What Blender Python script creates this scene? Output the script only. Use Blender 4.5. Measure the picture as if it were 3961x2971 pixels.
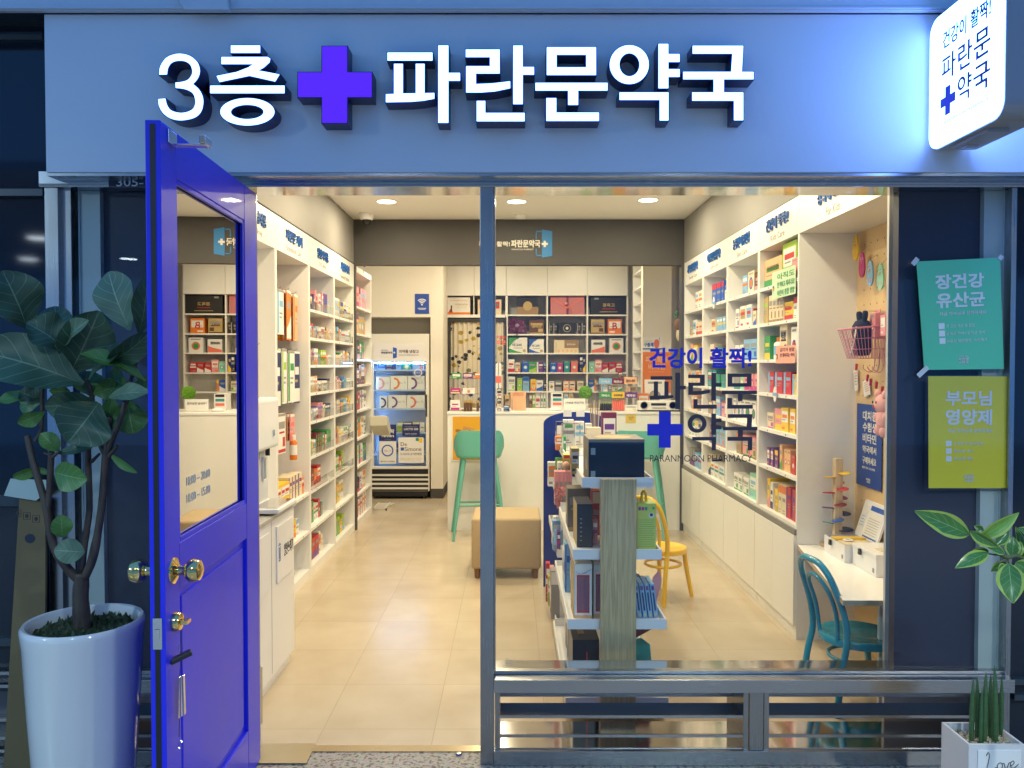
import bpy, bmesh, math, random
from mathutils import Vector, Matrix
random.seed(7)
SC = bpy.context.scene
COL = SC.collection
for o in list(bpy.data.objects):
    bpy.data.objects.remove(o)
PI = math.pi

# ------------------------------------------------------------------ camera
F_PX, CX, CY, HZ = 3070.0, 1980.5, 1485.5, 1414.0     # focal length, centre and horizon of the photograph
CAM = Vector((0.0, -2.98, 1.5))
TH = math.atan((CY - HZ) / F_PX)
cd = bpy.data.cameras.new('camera'); cam = bpy.data.objects.new('camera', cd); COL.objects.link(cam)
cam.location = CAM; cam.rotation_euler = (PI/2 - TH, 0, 0)
cd.sensor_width = 36; cd.lens = 36 * F_PX / 3961.0; cd.clip_start = 0.05; cd.clip_end = 200
SC.camera = cam

# ------------------------------------------------------------------ world, exposure
w = bpy.data.worlds.new("World"); SC.world = w; w.use_nodes = True
bg = w.node_tree.nodes['Background']
bg.inputs['Color'].default_value = (0.085, 0.31, 0.86, 1); bg.inputs['Strength'].default_value = 1.0
SC.view_settings.view_transform = 'Standard'; SC.view_settings.look = 'None'
SC.view_settings.exposure = 0.0; SC.view_settings.gamma = 1.0
try:
    SC.cycles.transparent_max_bounces = 24; SC.cycles.max_bounces = 10; SC.cycles.diffuse_bounces = 5
    SC.cycles.sample_clamp_indirect = 6.0; SC.cycles.caustics_reflective = False; SC.cycles.caustics_refractive = False
except Exception:
    pass
LAMP_COL = (1.0, 0.845, 0.565)      # warm ceiling lamps of the shop
LAMP_W = 16.6
SIGN_COL = (0.14, 0.30, 1.0)      # cold light of the sign
SIGN_E = 7.5

# ------------------------------------------------------------------ pixel of the photograph + a known plane -> a point in metres
def ray(px, py):
    u = (px - CX) / F_PX; v = (CY - py) / F_PX
    return Vector((u, math.cos(TH) + v * math.sin(TH), -math.sin(TH) + v * math.cos(TH)))
def at(px, py, y):
    d = ray(px, py); return CAM + d * ((y - CAM.y) / d.y)
def atx(px, py, x):
    d = ray(px, py); return CAM + d * (x / d.x)
def atz(px, py, z):
    d = ray(px, py); return CAM + d * ((z - 1.5) / d.z)

# ------------------------------------------------------------------ materials
MATS = {}
def new_mat(name):
    m = bpy.data.materials.new(name); m.use_nodes = True
    return m, m.node_tree.nodes, m.node_tree.links, m.node_tree.nodes['Principled BSDF']
def M(name, col=(0.8,0.8,0.8), rough=0.5, metal=0.0, var=0.0, scale=8.0, coat=0.0, bump=0.0, spec=0.5, stretch=None):
    if name in MATS: return MATS[name]
    m, N, L, p = new_mat(name)
    p.inputs['Base Color'].default_value = (*col, 1); p.inputs['Roughness'].default_value = rough
    p.inputs['Metallic'].default_value = metal; p.inputs['Specular IOR Level'].default_value = spec
    p.inputs['Coat Weight'].default_value = coat
    if var or bump:
        tc = N.new('ShaderNodeTexCoord'); mp = N.new('ShaderNodeMapping'); nz = N.new('ShaderNodeTexNoise')
        nz.inputs['Scale'].default_value = scale; nz.inputs['Detail'].default_value = 5
        if stretch: mp.inputs['Scale'].default_value = stretch
        L.new(tc.outputs['Object'], mp.inputs['Vector']); L.new(mp.outputs['Vector'], nz.inputs['Vector'])
        if var:
            mx = N.new('ShaderNodeMix'); mx.data_type = 'RGBA'
            mx.inputs['A'].default_value = (*[c*(1-var) for c in col], 1)
            mx.inputs['B'].default_value = (*[min(1, c*(1+var)) for c in col], 1)
            L.new(nz.outputs['Fac'], mx.inputs['Factor']); L.new(mx.outputs['Result'], p.inputs['Base Color'])
            rr = N.new('ShaderNodeMapRange'); rr.inputs['To Min'].default_value = max(0.02, rough*(1-var)); rr.inputs['To Max'].default_value = min(1, rough*(1+var))
            L.new(nz.outputs['Fac'], rr.inputs['Value']); L.new(rr.outputs['Result'], p.inputs['Roughness'])
        if bump:
            b = N.new('ShaderNodeBump'); b.inputs['Strength'].default_value = bump; b.inputs['Distance'].default_value = 0.004
            L.new(nz.outputs['Fac'], b.inputs['Height']); L.new(b.outputs['Normal'], p.inputs['Normal'])
    MATS[name] = m; return m
def emit(name, col, strength):
    if name in MATS: return MATS[name]
    m, N, L, p = new_mat(name)
    p.inputs['Base Color'].default_value = (0.6, 0.6, 0.6, 1)
    p.inputs['Emission Color'].default_value = (*col, 1); p.inputs['Emission Strength'].default_value = strength
    MATS[name] = m; return m
def glass(name, tint=(0.97,0.985,0.98), refl=1.0, rough=0.0):
    if name in MATS: return MATS[name]
    m, N, L, p = new_mat(name); N.remove(p)
    out = N['Material Output']; t = N.new('ShaderNodeBsdfTransparent'); g = N.new('ShaderNodeBsdfGlossy'); fr = N.new('ShaderNodeFresnel')
    mx = N.new('ShaderNodeMixShader'); t.inputs['Color'].default_value = (*tint, 1); g.inputs['Roughness'].default_value = rough
    fr.inputs['IOR'].default_value = 1.45; ml = N.new('ShaderNodeMath'); ml.operation = 'MULTIPLY'; ml.inputs[1].default_value = refl
    # both faces of a pane get the same reflectance
    geo = N.new('ShaderNodeNewGeometry'); io = N.new('ShaderNodeMix'); io.data_type = 'FLOAT'
    io.inputs['A'].default_value = 1.45; io.inputs['B'].default_value = 1/1.45
    L.new(geo.outputs['Backfacing'], io.inputs['Factor']); L.new(io.outputs['Result'], fr.inputs['IOR'])
    L.new(fr.outputs['Fac'], ml.inputs[0]); L.new(ml.outputs[0], mx.inputs['Fac'])
    L.new(t.outputs[0], mx.inputs[1]); L.new(g.outputs[0], mx.inputs[2]); L.new(mx.outputs[0], out.inputs['Surface'])
    MATS[name] = m; return m

def floor_tile_mat():
    m, N, L, p = new_mat('floor_tile')
    geo = N.new('ShaderNodeNewGeometry'); sx = N.new('ShaderNodeSeparateXYZ'); L.new(geo.outputs['Position'], sx.inputs[0])
    def line(sock, off, step=0.46, wd=0.0016):
        a = N.new('ShaderNodeMath'); a.operation = 'ADD'; a.inputs[1].default_value = -off + 46; L.new(sock, a.inputs[0])
        d = N.new('ShaderNodeMath'); d.operation = 'DIVIDE'; d.inputs[1].default_value = step; L.new(a.outputs[0], d.inputs[0])
        f = N.new('ShaderNodeMath'); f.operation = 'FRACT'; L.new(d.outputs[0], f.inputs[0])
        c = N.new('ShaderNodeMath'); c.operation = 'COMPARE'; c.inputs[1].default_value = 0.5; c.inputs[2].default_value = 0.5 - wd/step
        L.new(f.outputs[0], c.inputs[0]); fl = N.new('ShaderNodeMath'); fl.operation = 'FLOOR'; L.new(d.outputs[0], fl.inputs[0])
        return c.outputs[0], fl.outputs[0]
    cx, ix = line(sx.outputs['X'], -0.3188); cy, iy = line(sx.outputs['Y'], 0.462, 0.458)
    mn = N.new('ShaderNodeMath'); mn.operation = 'MINIMUM'; L.new(cx, mn.inputs[0]); L.new(cy, mn.inputs[1])
    cb = N.new('ShaderNodeCombineXYZ'); L.new(ix, cb.inputs[0]); L.new(iy, cb.inputs[1])
    wn = N.new('ShaderNodeTexWhiteNoise'); L.new(cb.outputs[0], wn.inputs['Vector'])
    nz = N.new('ShaderNodeTexNoise'); nz.inputs['Scale'].default_value = 3.5; nz.inputs['Detail'].default_value = 8; L.new(geo.outputs['Position'], nz.inputs['Vector'])
    ad = N.new('ShaderNodeMath'); ad.operation = 'MULTIPLY_ADD'; ad.inputs[1].default_value = 0.25; L.new(wn.outputs['Value'], ad.inputs[0]); L.new(nz.outputs['Fac'], ad.inputs[2])
    rp = N.new('ShaderNodeValToRGB'); rp.color_ramp.elements[0].position = 0.35; rp.color_ramp.elements[0].color = (0.45,0.37,0.262,1)
    rp.color_ramp.elements[1].position = 0.95; rp.color_ramp.elements[1].color = (0.54,0.455,0.335,1); L.new(ad.outputs[0], rp.inputs[0])
    mx = N.new('ShaderNodeMix'); mx.data_type = 'RGBA'; mx.inputs['A'].default_value = (0.385,0.32,0.225,1)
    L.new(rp.outputs[0], mx.inputs['B']); L.new(mn.outputs[0], mx.inputs['Factor']); L.new(mx.outputs['Result'], p.inputs['Base Color'])
    rr = N.new('ShaderNodeMapRange'); rr.inputs['To Min'].default_value = 0.15; rr.inputs['To Max'].default_value = 0.30; L.new(nz.outputs['Fac'], rr.inputs['Value']); L.new(rr.outputs[0], p.inputs['Roughness'])
    return m
def granite_mat():
    m, N, L, p = new_mat('granite')
    geo = N.new('ShaderNodeNewGeometry'); v = N.new('ShaderNodeTexVoronoi'); v.inputs['Scale'].default_value = 160; L.new(geo.outputs['Position'], v.inputs['Vector'])
    nz = N.new('ShaderNodeTexNoise'); nz.inputs['Scale'].default_value = 70; nz.inputs['Detail'].default_value = 4; L.new(geo.outputs['Position'], nz.inputs['Vector'])
    rp = N.new('ShaderNodeValToRGB'); e = rp.color_ramp.elements; e[0].position = 0.36; e[0].color = (0.06,0.05,0.05,1); e[1].position = 0.5; e[1].color = (0.36,0.34,0.31,1)
    L.new(nz.outputs['Fac'], rp.inputs[0])
    hs = N.new('ShaderNodeMix'); hs.data_type = 'RGBA'; hs.blend_type = 'MULTIPLY'; hs.inputs['Factor'].default_value = 0.35
    L.new(rp.outputs[0], hs.inputs['A']); L.new(v.outputs['Color'], hs.inputs['B'])
    L.new(hs.outputs['Result'], p.inputs['Base Color']); p.inputs['Roughness'].default_value = 0.3
    return m
def wood_mat(name, c1, c2, along='Z', rough=0.5, scale=1.0):
    if name in MATS: return MATS[name]
    m, N, L, p = new_mat(name)
    tc = N.new('ShaderNodeNewGeometry'); mp = N.new('ShaderNodeMapping'); L.new(tc.outputs['Position'], mp.inputs['Vector'])
    s = {'X': (2,60,60), 'Y': (60,2,60), 'Z': (60,60,2)}[along]; mp.inputs['Scale'].default_value = [a*scale for a in s]
    nz = N.new('ShaderNodeTexNoise'); nz.inputs['Scale'].default_value = 2.2; nz.inputs['Detail'].default_value = 6; nz.inputs['Distortion'].default_value = 0.8
    L.new(mp.outputs[0], nz.inputs['Vector'])
    rp = N.new('ShaderNodeValToRGB'); rp.color_ramp.elements[0].position = 0.34; rp.color_ramp.elements[0].color = (*c1,1); rp.color_ramp.elements[1].position = 0.62; rp.color_ramp.elements[1].color = (*c2,1)
    L.new(nz.outputs['Fac'], rp.inputs[0]); L.new(rp.outputs[0], p.inputs['Base Color']); p.inputs['Roughness'].default_value = rough
    b = N.new('ShaderNodeBump'); b.inputs['Strength'].default_value = 0.25; b.inputs['Distance'].default_value = 0.002; L.new(nz.outputs['Fac'], b.inputs['Height']); L.new(b.outputs[0], p.inputs['Normal'])
    MATS[name] = m; return m
def steel_mat(name='stainless_steel', col=(0.62,0.64,0.66), rough=0.24, stretch=(2,260,260)):
    if name in MATS: return MATS[name]
    m, N, L, p = new_mat(name)
    g = N.new('ShaderNodeNewGeometry'); mp = N.new('ShaderNodeMapping'); mp.inputs['Scale'].default_value = stretch; L.new(g.outputs['Position'], mp.inputs['Vector'])
    nz = N.new('ShaderNodeTexNoise'); nz.inputs['Scale'].default_value = 3; nz.inputs['Detail'].default_value = 6; L.new(mp.outputs[0], nz.inputs['Vector'])
    n2 = N.new('ShaderNodeTexNoise'); n2.inputs['Scale'].default_value = 4.5; n2.inputs['Detail'].default_value = 4; L.new(g.outputs['Position'], n2.inputs['Vector'])
    mm = N.new('ShaderNodeMath'); mm.operation = 'ADD'; L.new(nz.outputs['Fac'], mm.inputs[0]); L.new(n2.outputs['Fac'], mm.inputs[1])
    rr = N.new('ShaderNodeMapRange'); rr.inputs['From Min'].default_value = 0.6; rr.inputs['From Max'].default_value = 1.4; rr.inputs['To Min'].default_value = rough*0.8; rr.inputs['To Max'].default_value = rough*1.25
    L.new(mm.outputs[0], rr.inputs['Value']); L.new(rr.outputs[0], p.inputs['Roughness'])
    mx = N.new('ShaderNodeMix'); mx.data_type = 'RGBA'; mx.inputs['A'].default_value = (*[c*0.92 for c in col],1); mx.inputs['B'].default_value = (*col,1)
    L.new(n2.outputs['Fac'], mx.inputs['Factor']); L.new(mx.outputs['Result'], p.inputs['Base Color']); p.inputs['Metallic'].default_value = 1.0
    MATS[name] = m; return m
def leaf_mat(name, col, vein, edge=None, rough=0.38, under=None):
    if name in MATS: return MATS[name]
    m, N, L, p = new_mat(name)
    uv = N.new('ShaderNodeUVMap'); sp = N.new('ShaderNodeSeparateXYZ'); L.new(uv.outputs[0], sp.inputs[0])
    def math_(op, a, b=None, c=None):
        n = N.new('ShaderNodeMath'); n.operation = op
        for i, q in enumerate((a, b, c)):
            if q is None: continue
            if isinstance(q, (int, float)): n.inputs[i].default_value = q
            else: L.new(q, n.inputs[i])
        return n.outputs[0]
    au = math_('ABSOLUTE', math_('SUBTRACT', sp.outputs['X'], 0.5))         # 0 at the midrib .. 0.5 at the edge
    mid = math_('LESS_THAN', au, 0.014)
    ph = math_('FRACT', math_('MULTIPLY_ADD', sp.outputs['Y'], 6.0, math_('MULTIPLY', au, -3.4)))
    side = math_('LESS_THAN', math_('ABSOLUTE', math_('SUBTRACT', ph, 0.5)), 0.035)
    v = math_('MAXIMUM', mid, math_('MULTIPLY', side, 0.7))
    nz = N.new('ShaderNodeTexNoise'); nz.inputs['Scale'].default_value = 14; g = N.new('ShaderNodeNewGeometry'); L.new(g.outputs['Position'], nz.inputs['Vector'])
    base = N.new('ShaderNodeMix'); base.data_type = 'RGBA'; base.inputs['A'].default_value = (*[c*0.7 for c in col],1); base.inputs['B'].default_value = (*[c*1.3 for c in col],1); L.new(nz.outputs['Fac'], base.inputs['Factor'])
    last = base.outputs['Result']
    if edge:
        e = N.new('ShaderNodeMix'); e.data_type = 'RGBA'; L.new(last, e.inputs['A']); e.inputs['B'].default_value = (*edge,1)
        L.new(math_('GREATER_THAN', math_('MULTIPLY_ADD', nz.outputs['Fac'], 0.28, au), 0.51), e.inputs['Factor']); last = e.outputs['Result']
    mx = N.new('ShaderNodeMix'); mx.data_type = 'RGBA'; L.new(last, mx.inputs['A']); mx.inputs['B'].default_value = (*vein,1); L.new(v, mx.inputs['Factor'])
    L.new(mx.outputs['Result'], p.inputs['Base Color']); p.inputs['Roughness'].default_value = rough
    b = N.new('ShaderNodeBump'); b.inputs['Strength'].default_value = 0.5; b.inputs['Distance'].default_value = 0.004; L.new(v, b.inputs['Height']); L.new(b.outputs[0], p.inputs['Normal'])
    MATS[name] = m; return m

# ------------------------------------------------------------------ mesh builder (world coordinates)
class MB:
    def __init__(s): s.v = []; s.f = []; s.m = []; s.mats = []; s.uv = {}
    def mi(s, mat):
        if mat not in s.mats: s.mats.append(mat)
        return s.mats.index(mat)
    def add(s, vs, fs, mat):
        b = len(s.v); k = s.mi(mat); s.v += [tuple(p) for p in vs]
        for f in fs: s.f.append([b+i for i in f]); s.m.append(k)
        return b
    def box(s, x0, x1, y0, y1, z0, z1, mat, xf=None):
        if x0 > x1: x0, x1 = x1, x0
        if y0 > y1: y0, y1 = y1, y0
        if z0 > z1: z0, z1 = z1, z0
        vs = [Vector(p) for p in ((x0,y0,z0),(x1,y0,z0),(x1,y1,z0),(x0,y1,z0),(x0,y0,z1),(x1,y0,z1),(x1,y1,z1),(x0,y1,z1))]
        if xf: vs = [xf @ p for p in vs]
        s.add(vs, [(0,3,2,1),(4,5,6,7),(0,1,5,4),(1,2,6,5),(2,3,7,6),(3,0,4,7)], mat); return s
    def prism(s, pts, y0, y1, mat, side=None, hole=None, plane='xz', xf=None):
        """pts: closed outline, extruded from y0 (front) to y1; hole: outline with the same count"""
        side = side or mat
        def q(p, y):
            r = Vector((p[0], y, p[1])) if plane == 'xz' else (Vector((y, p[0], p[1])) if plane == 'yz' else Vector((p[0], p[1], y)))
            return xf @ r if xf else r
        n = len(pts)
        if hole:
            fr = [q(p,y0) for p in pts] + [q(p,y0) for p in hole]; bk = [q(p,y1) for p in pts] + [q(p,y1) for p in hole]
            s.add(fr, [(i,(i+1)%n,n+(i+1)%n,n+i) for i in range(n)], mat); s.add(bk, [(i,n+i,n+(i+1)%n,(i+1)%n) for i in range(n)], side)
            s.add([q(p,y0) for p in hole]+[q(p,y1) for p in hole], [(i,(i+1)%n,n+(i+1)%n,n+i) for i in range(n)], side)
        else:
            s.add([q(p,y0) for p in pts], [list(range(n))], mat); s.add([q(p,y1) for p in pts], [list(range(n))[::-1]], side)
        s.add([q(p,y0) for p in pts]+[q(p,y1) for p in pts], [(i,n+i,n+(i+1)%n,(i+1)%n) for i in range(n)], side)
        return s
    def lathe(s, prof, cx, cy, cz, mat, n=24, axis='z', mats=None, sx=1, sy=1):
        vs = []; fs = []
        for r, h in prof:
            for i in range(n):
                a = 2*PI*i/n; c, d = r*math.cos(a)*sx, r*math.sin(a)*sy
                vs.append((cx+c, cy+d, cz+h) if axis == 'z' else ((cx+h, cy+c, cz+d) if axis == 'x' else (cx+c, cy+h, cz+d)))
        for k in range(len(prof)-1):
            for i in range(n):
                j = (i+1) % n; fs.append((k*n+i, k*n+j, (k+1)*n+j, (k+1)*n+i))
        if prof[0][0] > 1e-5: fs.append([i for i in range(n)][::-1])
        if prof[-1][0] > 1e-5: fs.append([(len(prof)-1)*n+i for i in range(n)])
        b = s.add(vs, fs, mat)
        if mats:
            o = len(s.f) - len(fs)
            for k in range(len(prof)-1):
                if k in mats:
                    for i in range(n): s.m[o+k*n+i] = s.mi(mats[k])
        return s
    def tube(s, path, rad, mat, n=10, close=False, flat=1.0):
        P = [Vector(p) for p in path]; m = len(P)
        if not hasattr(rad, '__len__'): rad = [rad]*m
        vs = []; fs = []; up = None
        for i, p in enumerate(P):
            t = (P[(i+1) % m] - P[i-1]) if close else (P[min(i+1,m-1)] - P[max(i-1,0)])
            t.normalize()
            if up is None:
                up = Vector((0,0,1)) if abs(t.z) < 0.9 else Vector((1,0,0))
            a = t.cross(up); a = a.normalized() if a.length > 1e-6 else t.orthogonal().normalized()
            b = a.cross(t).normalized(); up = b
            for k in range(n):
                an = 2*PI*k/n; vs.append(p + a*(math.cos(an)*rad[i]) + b*(math.sin(an)*rad[i]*flat))
        R = m if close else m-1
        for i in range(R):
            for k in range(n):
                j = (k+1) % n; i2 = (i+1) % m; fs.append((i*n+k, i2*n+k, i2*n+j, i*n+j))
        if not close:
            fs.append(list(range(n))); fs.append([(m-1)*n+k for k in range(n)][::-1])
        s.add(vs, fs, mat); return s
    def mesh(s, name, bevel=0, seg=2, smooth=0, origin=None):
        me = bpy.data.meshes.new(name); me.from_pydata(s.v, [], s.f)
        for q in s.mats: me.materials.append(q)
        me.polygons.foreach_set('material_index', s.m)
        if s.uv:
            ul = me.uv_layers.new(name='UVMap')
            for lp in me.loops: ul.data[lp.index].uv = s.uv.get(lp.vertex_index, (0.5,0.5))
        if bevel:
            bm = bmesh.new(); bm.from_mesh(me)
            bmesh.ops.remove_doubles(bm, verts=bm.verts, dist=1e-5)
            bmesh.ops.recalc_face_normals(bm, faces=bm.faces)
            es = [e for e in bm.edges if len(e.link_faces) == 2 and e.calc_face_angle(0) > 0.5]
            bmesh.ops.bevel(bm, geom=es, offset=bevel, offset_type='OFFSET', segments=seg, affect='EDGES', clamp_overlap=True, profile=0.5)
            bm.to_mesh(me); bm.free()
        if smooth:
            for q in me.polygons: q.use_smooth = True
            me.set_sharp_from_angle(angle=smooth)
        return me
    def build(s, name, parent=None, bevel=0, seg=2, smooth=0, local=False):
        me = s.mesh(name, bevel, seg, smooth)
        o = bpy.data.objects.new(name, me); COL.objects.link(o)
        if not local and len(me.vertices):          # origin at the middle of the underside
            xs = [v.co.x for v in me.vertices]; ys = [v.co.y for v in me.vertices]; zs = [v.co.z for v in me.vertices]
            c = Vector(((min(xs)+max(xs))/2, (min(ys)+max(ys))/2, min(zs)))
            me.transform(Matrix.Translation(-c)); o.location = c
        if parent is not None:
            o.parent = parent
            if not local:
                par = parent; mat = Matrix.Identity(4)
                chain = []
                while par is not None: chain.append(par); par = par.parent
                for q in reversed(chain): mat = mat @ q.matrix_parent_inverse @ q.matrix_basis
                o.matrix_parent_inverse = mat.inverted()
        return o

LABELS = {}
def tag(o, label, cat, group=None, kind=None):
    n = len(label.split())
    if not 4 <= n <= 16: print('LABEL LENGTH', n, label)
    if label in LABELS and not group: print('LABEL TWICE', label)
    LABELS[label] = 1
    o['label'] = label; o['category'] = cat
    if group: o['group'] = group
    if kind: o['kind'] = kind
    return o
def struct(o): o['kind'] = 'structure'; return o
def thing(name, loc, label, cat, group=None, rz=0):
    o = bpy.data.objects.new(name, None); COL.objects.link(o); o.location = loc; o.rotation_euler = (0,0,rz)
    o.empty_display_size = 0.05
    return tag(o, label, cat, group)
def dup(root, loc, rz, label, group=None):
    c = root.copy(); COL.objects.link(c); c.location = loc; c.rotation_euler = (0,0,rz); c['label'] = label; LABELS[label] = 1
    if group: c['group'] = group
    for ch in list(root.children):
        k = ch.copy(); COL.objects.link(k); k.parent = c
        for g in list(ch.children):
            q = g.copy(); COL.objects.link(q); q.parent = k
    return c

# ------------------------------------------------------------------ lettering (Blender's own font)
TXT = {}
def text_verts(sx, bold):
    k = (sx, bold)
    if k not in TXT:
        cu = bpy.data.curves.new('lettering', 'FONT'); cu.body = sx; cu.offset = bold; cu.extrude = 0.5; cu.resolution_u = 3
        cu.space_line = 1.05; cu.align_x = 'CENTER' if '\n' in sx else 'LEFT'
        o = bpy.data.objects.new('lettering', cu); me = bpy.data.meshes.new_from_object(o)
        vs = [v.co.copy() for v in me.vertices]; fs = [list(p.vertices) for p in me.polygons]
        x0 = min(v.x for v in vs); x1 = max(v.x for v in vs); y0 = min(v.y for v in vs); y1 = max(v.y for v in vs)
        vs = [((v.x-x0)/(x1-x0)-0.5, (v.y-y0)/(y1-y0)-0.5, v.z+0.5) for v in vs]
        bpy.data.objects.remove(o); bpy.data.meshes.remove(me); bpy.data.curves.remove(cu)
        TXT[k] = (vs, fs)
    return TXT[k]
def put_text(mb, sx, c, w_, h_, mat, rx=(1,0,0), up=(0,0,1), out=(0,-1,0), t=0.0008, bold=0.0):
    """text centred on c, w_ x h_, reading along rx, standing t proud along out"""
    c = Vector(c); rx = Vector(rx); up = Vector(up); out = Vector(out)
    # heavy strokes: a few copies a hair apart (the font's own offset closes up narrow counters)
    vs, fs = text_verts(sx, bold if bold <= 0 else 0.0); nl = sx.count('\n')+1; r_ = bold*h_/nl
    sh = [(0,0)] if r_ <= 0 else ([(-r_,0),(r_,0)] if bold < 0.012 else [(-r_,-r_),(r_,-r_),(r_,r_),(-r_,r_),(0,0)])
    for k, (dx, dz) in enumerate(sh):
        mb.add([c + rx*(x*(w_-2*r_)+dx) + up*(y*(h_-2*r_)+dz) + out*(z*(t+k*0.00004)) for x, y, z in vs], fs, mat)
    return mb
def rrect(x0, x1, z0, z1, r, n=6):
    P = []
    for cx, cz, a0 in ((x1-r, z0+r, -PI/2), (x1-r, z1-r, 0), (x0+r, z1-r, PI/2), (x0+r, z0+r, PI)):
        for i in range(n+1):
            a = a0 + PI/2*i/n; P.append((cx+r*math.cos(a), cz+r*math.sin(a)))
    return P
def ell(cx, cz, rx, rz, n=48): return [(cx+rx*math.cos(2*PI*i/n), cz+rz*math.sin(2*PI*i/n)) for i in range(n)]
def smooth_path(P, k=6, close=False):
    P = [Vector(p) for p in P]; n = len(P); out = []
    R = n if close else n-1
    for i in range(R):
        if close: a, b, c, d = P[i-1], P[i], P[(i+1) % n], P[(i+2) % n]
        else: a, b, c, d = P[max(i-1,0)], P[i], P[i+1], P[min(i+2,n-1)]
        for j in range(k):
            t = j/k; out.append(0.5*((2*b)+(c-a)*t+(2*a-5*b+4*c-d)*t*t+(3*b-a-3*c+d)*t**3))
    if not close: out.append(P[-1])
    return out

# common materials
WHITE = M('white_laminate', (0.78,0.77,0.74), 0.34, var=0.02, scale=3)
WHITEP = M('white_paint', (0.78,0.77,0.75), 0.6, var=0.03, scale=2)
DARKGREY = M('charcoal_paint', (0.060,0.056,0.054), 0.6, var=0.06, scale=2)
STEEL = steel_mat(col=(0.50,0.51,0.52))
STEELV = steel_mat('stainless_steel_upright', (0.40,0.405,0.41), stretch=(260,260,2))
MIRROR = steel_mat('polished_steel', (0.70,0.70,0.70), 0.10)
PANEL = M('fascia_panel', (0.66,0.67,0.69), 0.42, var=0.02, scale=1.5)
BLUE = M('door_blue_paint', (0.018,0.026,0.66), 0.38, var=0.08, scale=9, coat=0.05, bump=0.05, spec=0.35)
NAVY = M('navy_letter_side', (0.018,0.024,0.11), 0.35)
GLASS = glass('window_glass', refl=0.7)
ACRYL = glass('acrylic', (0.96,0.97,0.97))
CHROME = M('chrome', (0.75,0.75,0.76), 0.12, 1.0)
BRASS = M('polished_brass', (0.80,0.60,0.24), 0.12, 1.0)
BLACK = M('black_plastic', (0.012,0.012,0.014), 0.4)
PAPER = M('paper', (0.80,0.79,0.76), 0.6)
INK = M('black_ink', (0.02,0.02,0.025), 0.6)
GREYINK = M('grey_ink', (0.25,0.23,0.22), 0.6)
LBLUE = M('sign_blue', (0.015,0.10,0.42), 0.4)
# ================================================================== the setting
struct(MB().box(-12, 12, -12, 0.068, -0.06, -0.002, granite_mat()).build('corridor_floor'))
struct(MB().box(-1.85, 1.95, 0.118, 7.2, -0.06, 0.0, floor_tile_mat()).build('floor'))
CEILM = M('ceiling_paint', (0.90,0.88,0.84), 0.7)
struct(MB().box(-1.85, 1.95, 0.102, 7.2, 2.82, 2.95, CEILM).build('ceiling'))
struct(MB().box(-1.95, -1.76, 0.102, 7.2, 0, 2.82, WHITEP).build('wall_left'))
struct(MB().box(1.90, 2.05, 0.102, 7.2, 0, 2.82, WHITEP).build('wall_right'))
struct(MB().box(-1.76, 1.90, 6.98, 7.15, 0, 2.82, WHITEP).build('wall_back'))
struct(MB().box(-1.70, 2.9, 0.0, 0.10, 2.172, 3.3, WHITEP).build('wall_front'))
# dark bulkheads over the shelving
b = MB(); b.box(-1.758, -1.43, 0.104, 4.215, 2.425, 2.818, M('bulkhead_paint', (0.25,0.24,0.225), 0.6, var=0.05, scale=2)); struct(b.build('wall_bulkhead_left'))
b = MB(); b.box(1.555, 1.898, 0.104, 4.215, 2.425, 2.818, MATS['bulkhead_paint']); struct(b.build('wall_bulkhead_right'))
b = MB(); b.box(-1.758, 1.898, 4.22, 4.32, 2.41, 2.818, DARKGREY); struct(b.build('wall_soffit'))
# charcoal uprights where the room narrows
b = MB(); b.box(-1.47, -1.415, 4.216, 4.262, 0, 2.408, DARKGREY); struct(b.build('pillar_left'))
b = MB(); b.box(1.53, 1.585, 4.20, 4.30, 0, 2.408, DARKGREY); struct(b.build('pillar_right'))
# corridor: the overhead beam at the top of the picture, the neighbouring shopfront wall and the ceiling out of view
b = MB()
zt = at(2000, 41, -0.15).z
b.box(-4, 4, -0.15, -0.128, zt, zt+0.40, M('beam_paint', (0.55,0.58,0.62), 0.4, var=0.03)); b.box(-4, 4, -0.156, -0.1502, zt+0.004, zt+0.014, MATS['beam_paint'])
struct(b.build('ceiling_beam', bevel=0.004))
p0 = at(675, 30, -0.18); p1 = at(885, 30, -0.18)
b = MB(); b.prism([(p0.x, zt+0.06), (p0.x+0.035, zt-0.012), (p1.x, zt-0.012), (p1.x-0.012, zt+0.06)], -0.185, -0.157, MATS['beam_paint'])
tag(b.build('beam_bracket', bevel=0.002), 'small pale metal bracket on the overhead beam above the sign fascia', 'bracket')
b = MB(); b.box(-12, 12, -12, -3.6, 3.12, 3.2, M('corridor_ceiling', (0.5,0.52,0.55), 0.7)); struct(b.build('ceiling_corridor'))
DW = M('neighbour_dark_glass', (0.012,0.018,0.03), 0.05, var=0.1, scale=1.0); DF = M('neighbour_dark_frame', (0.03,0.045,0.06), 0.4)
b = MB(); b.box(-6, -1.752, 0.03, 0.10, 0.34, 3.3, DW)
NW = b.build('neighbour_shopfront'); tag(NW, 'dark glass shopfront of the neighbour beyond the pale corner post', 'shopfront')
b = MB()
for (y0, y1, d) in ((0, 88, .05), (118, 148, .02), (730, 757, .03), (1920, 1960, .02), (2470, 2500, .03)):
    b.box(-6, -1.754, 0.03-d, 0.0298, at(80, y1, 0).z, at(80, y0, 0).z if y0 else 3.3, DF)
b.build('frame', NW)
b = MB(); b.box(-6, -1.752, 0.028, 0.0298, 0.0, 0.338, M('neighbour_plinth', (0.05,0.06,0.08), 0.35))
for y in (2600, 2650, 2780, 2850, 2900): zz = at(60, y, 0.0).z; b.box(-6, -1.753, -0.012, 0.0278, zz-0.006, zz+0.006, STEEL)
b.build('plinth', NW)
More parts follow.
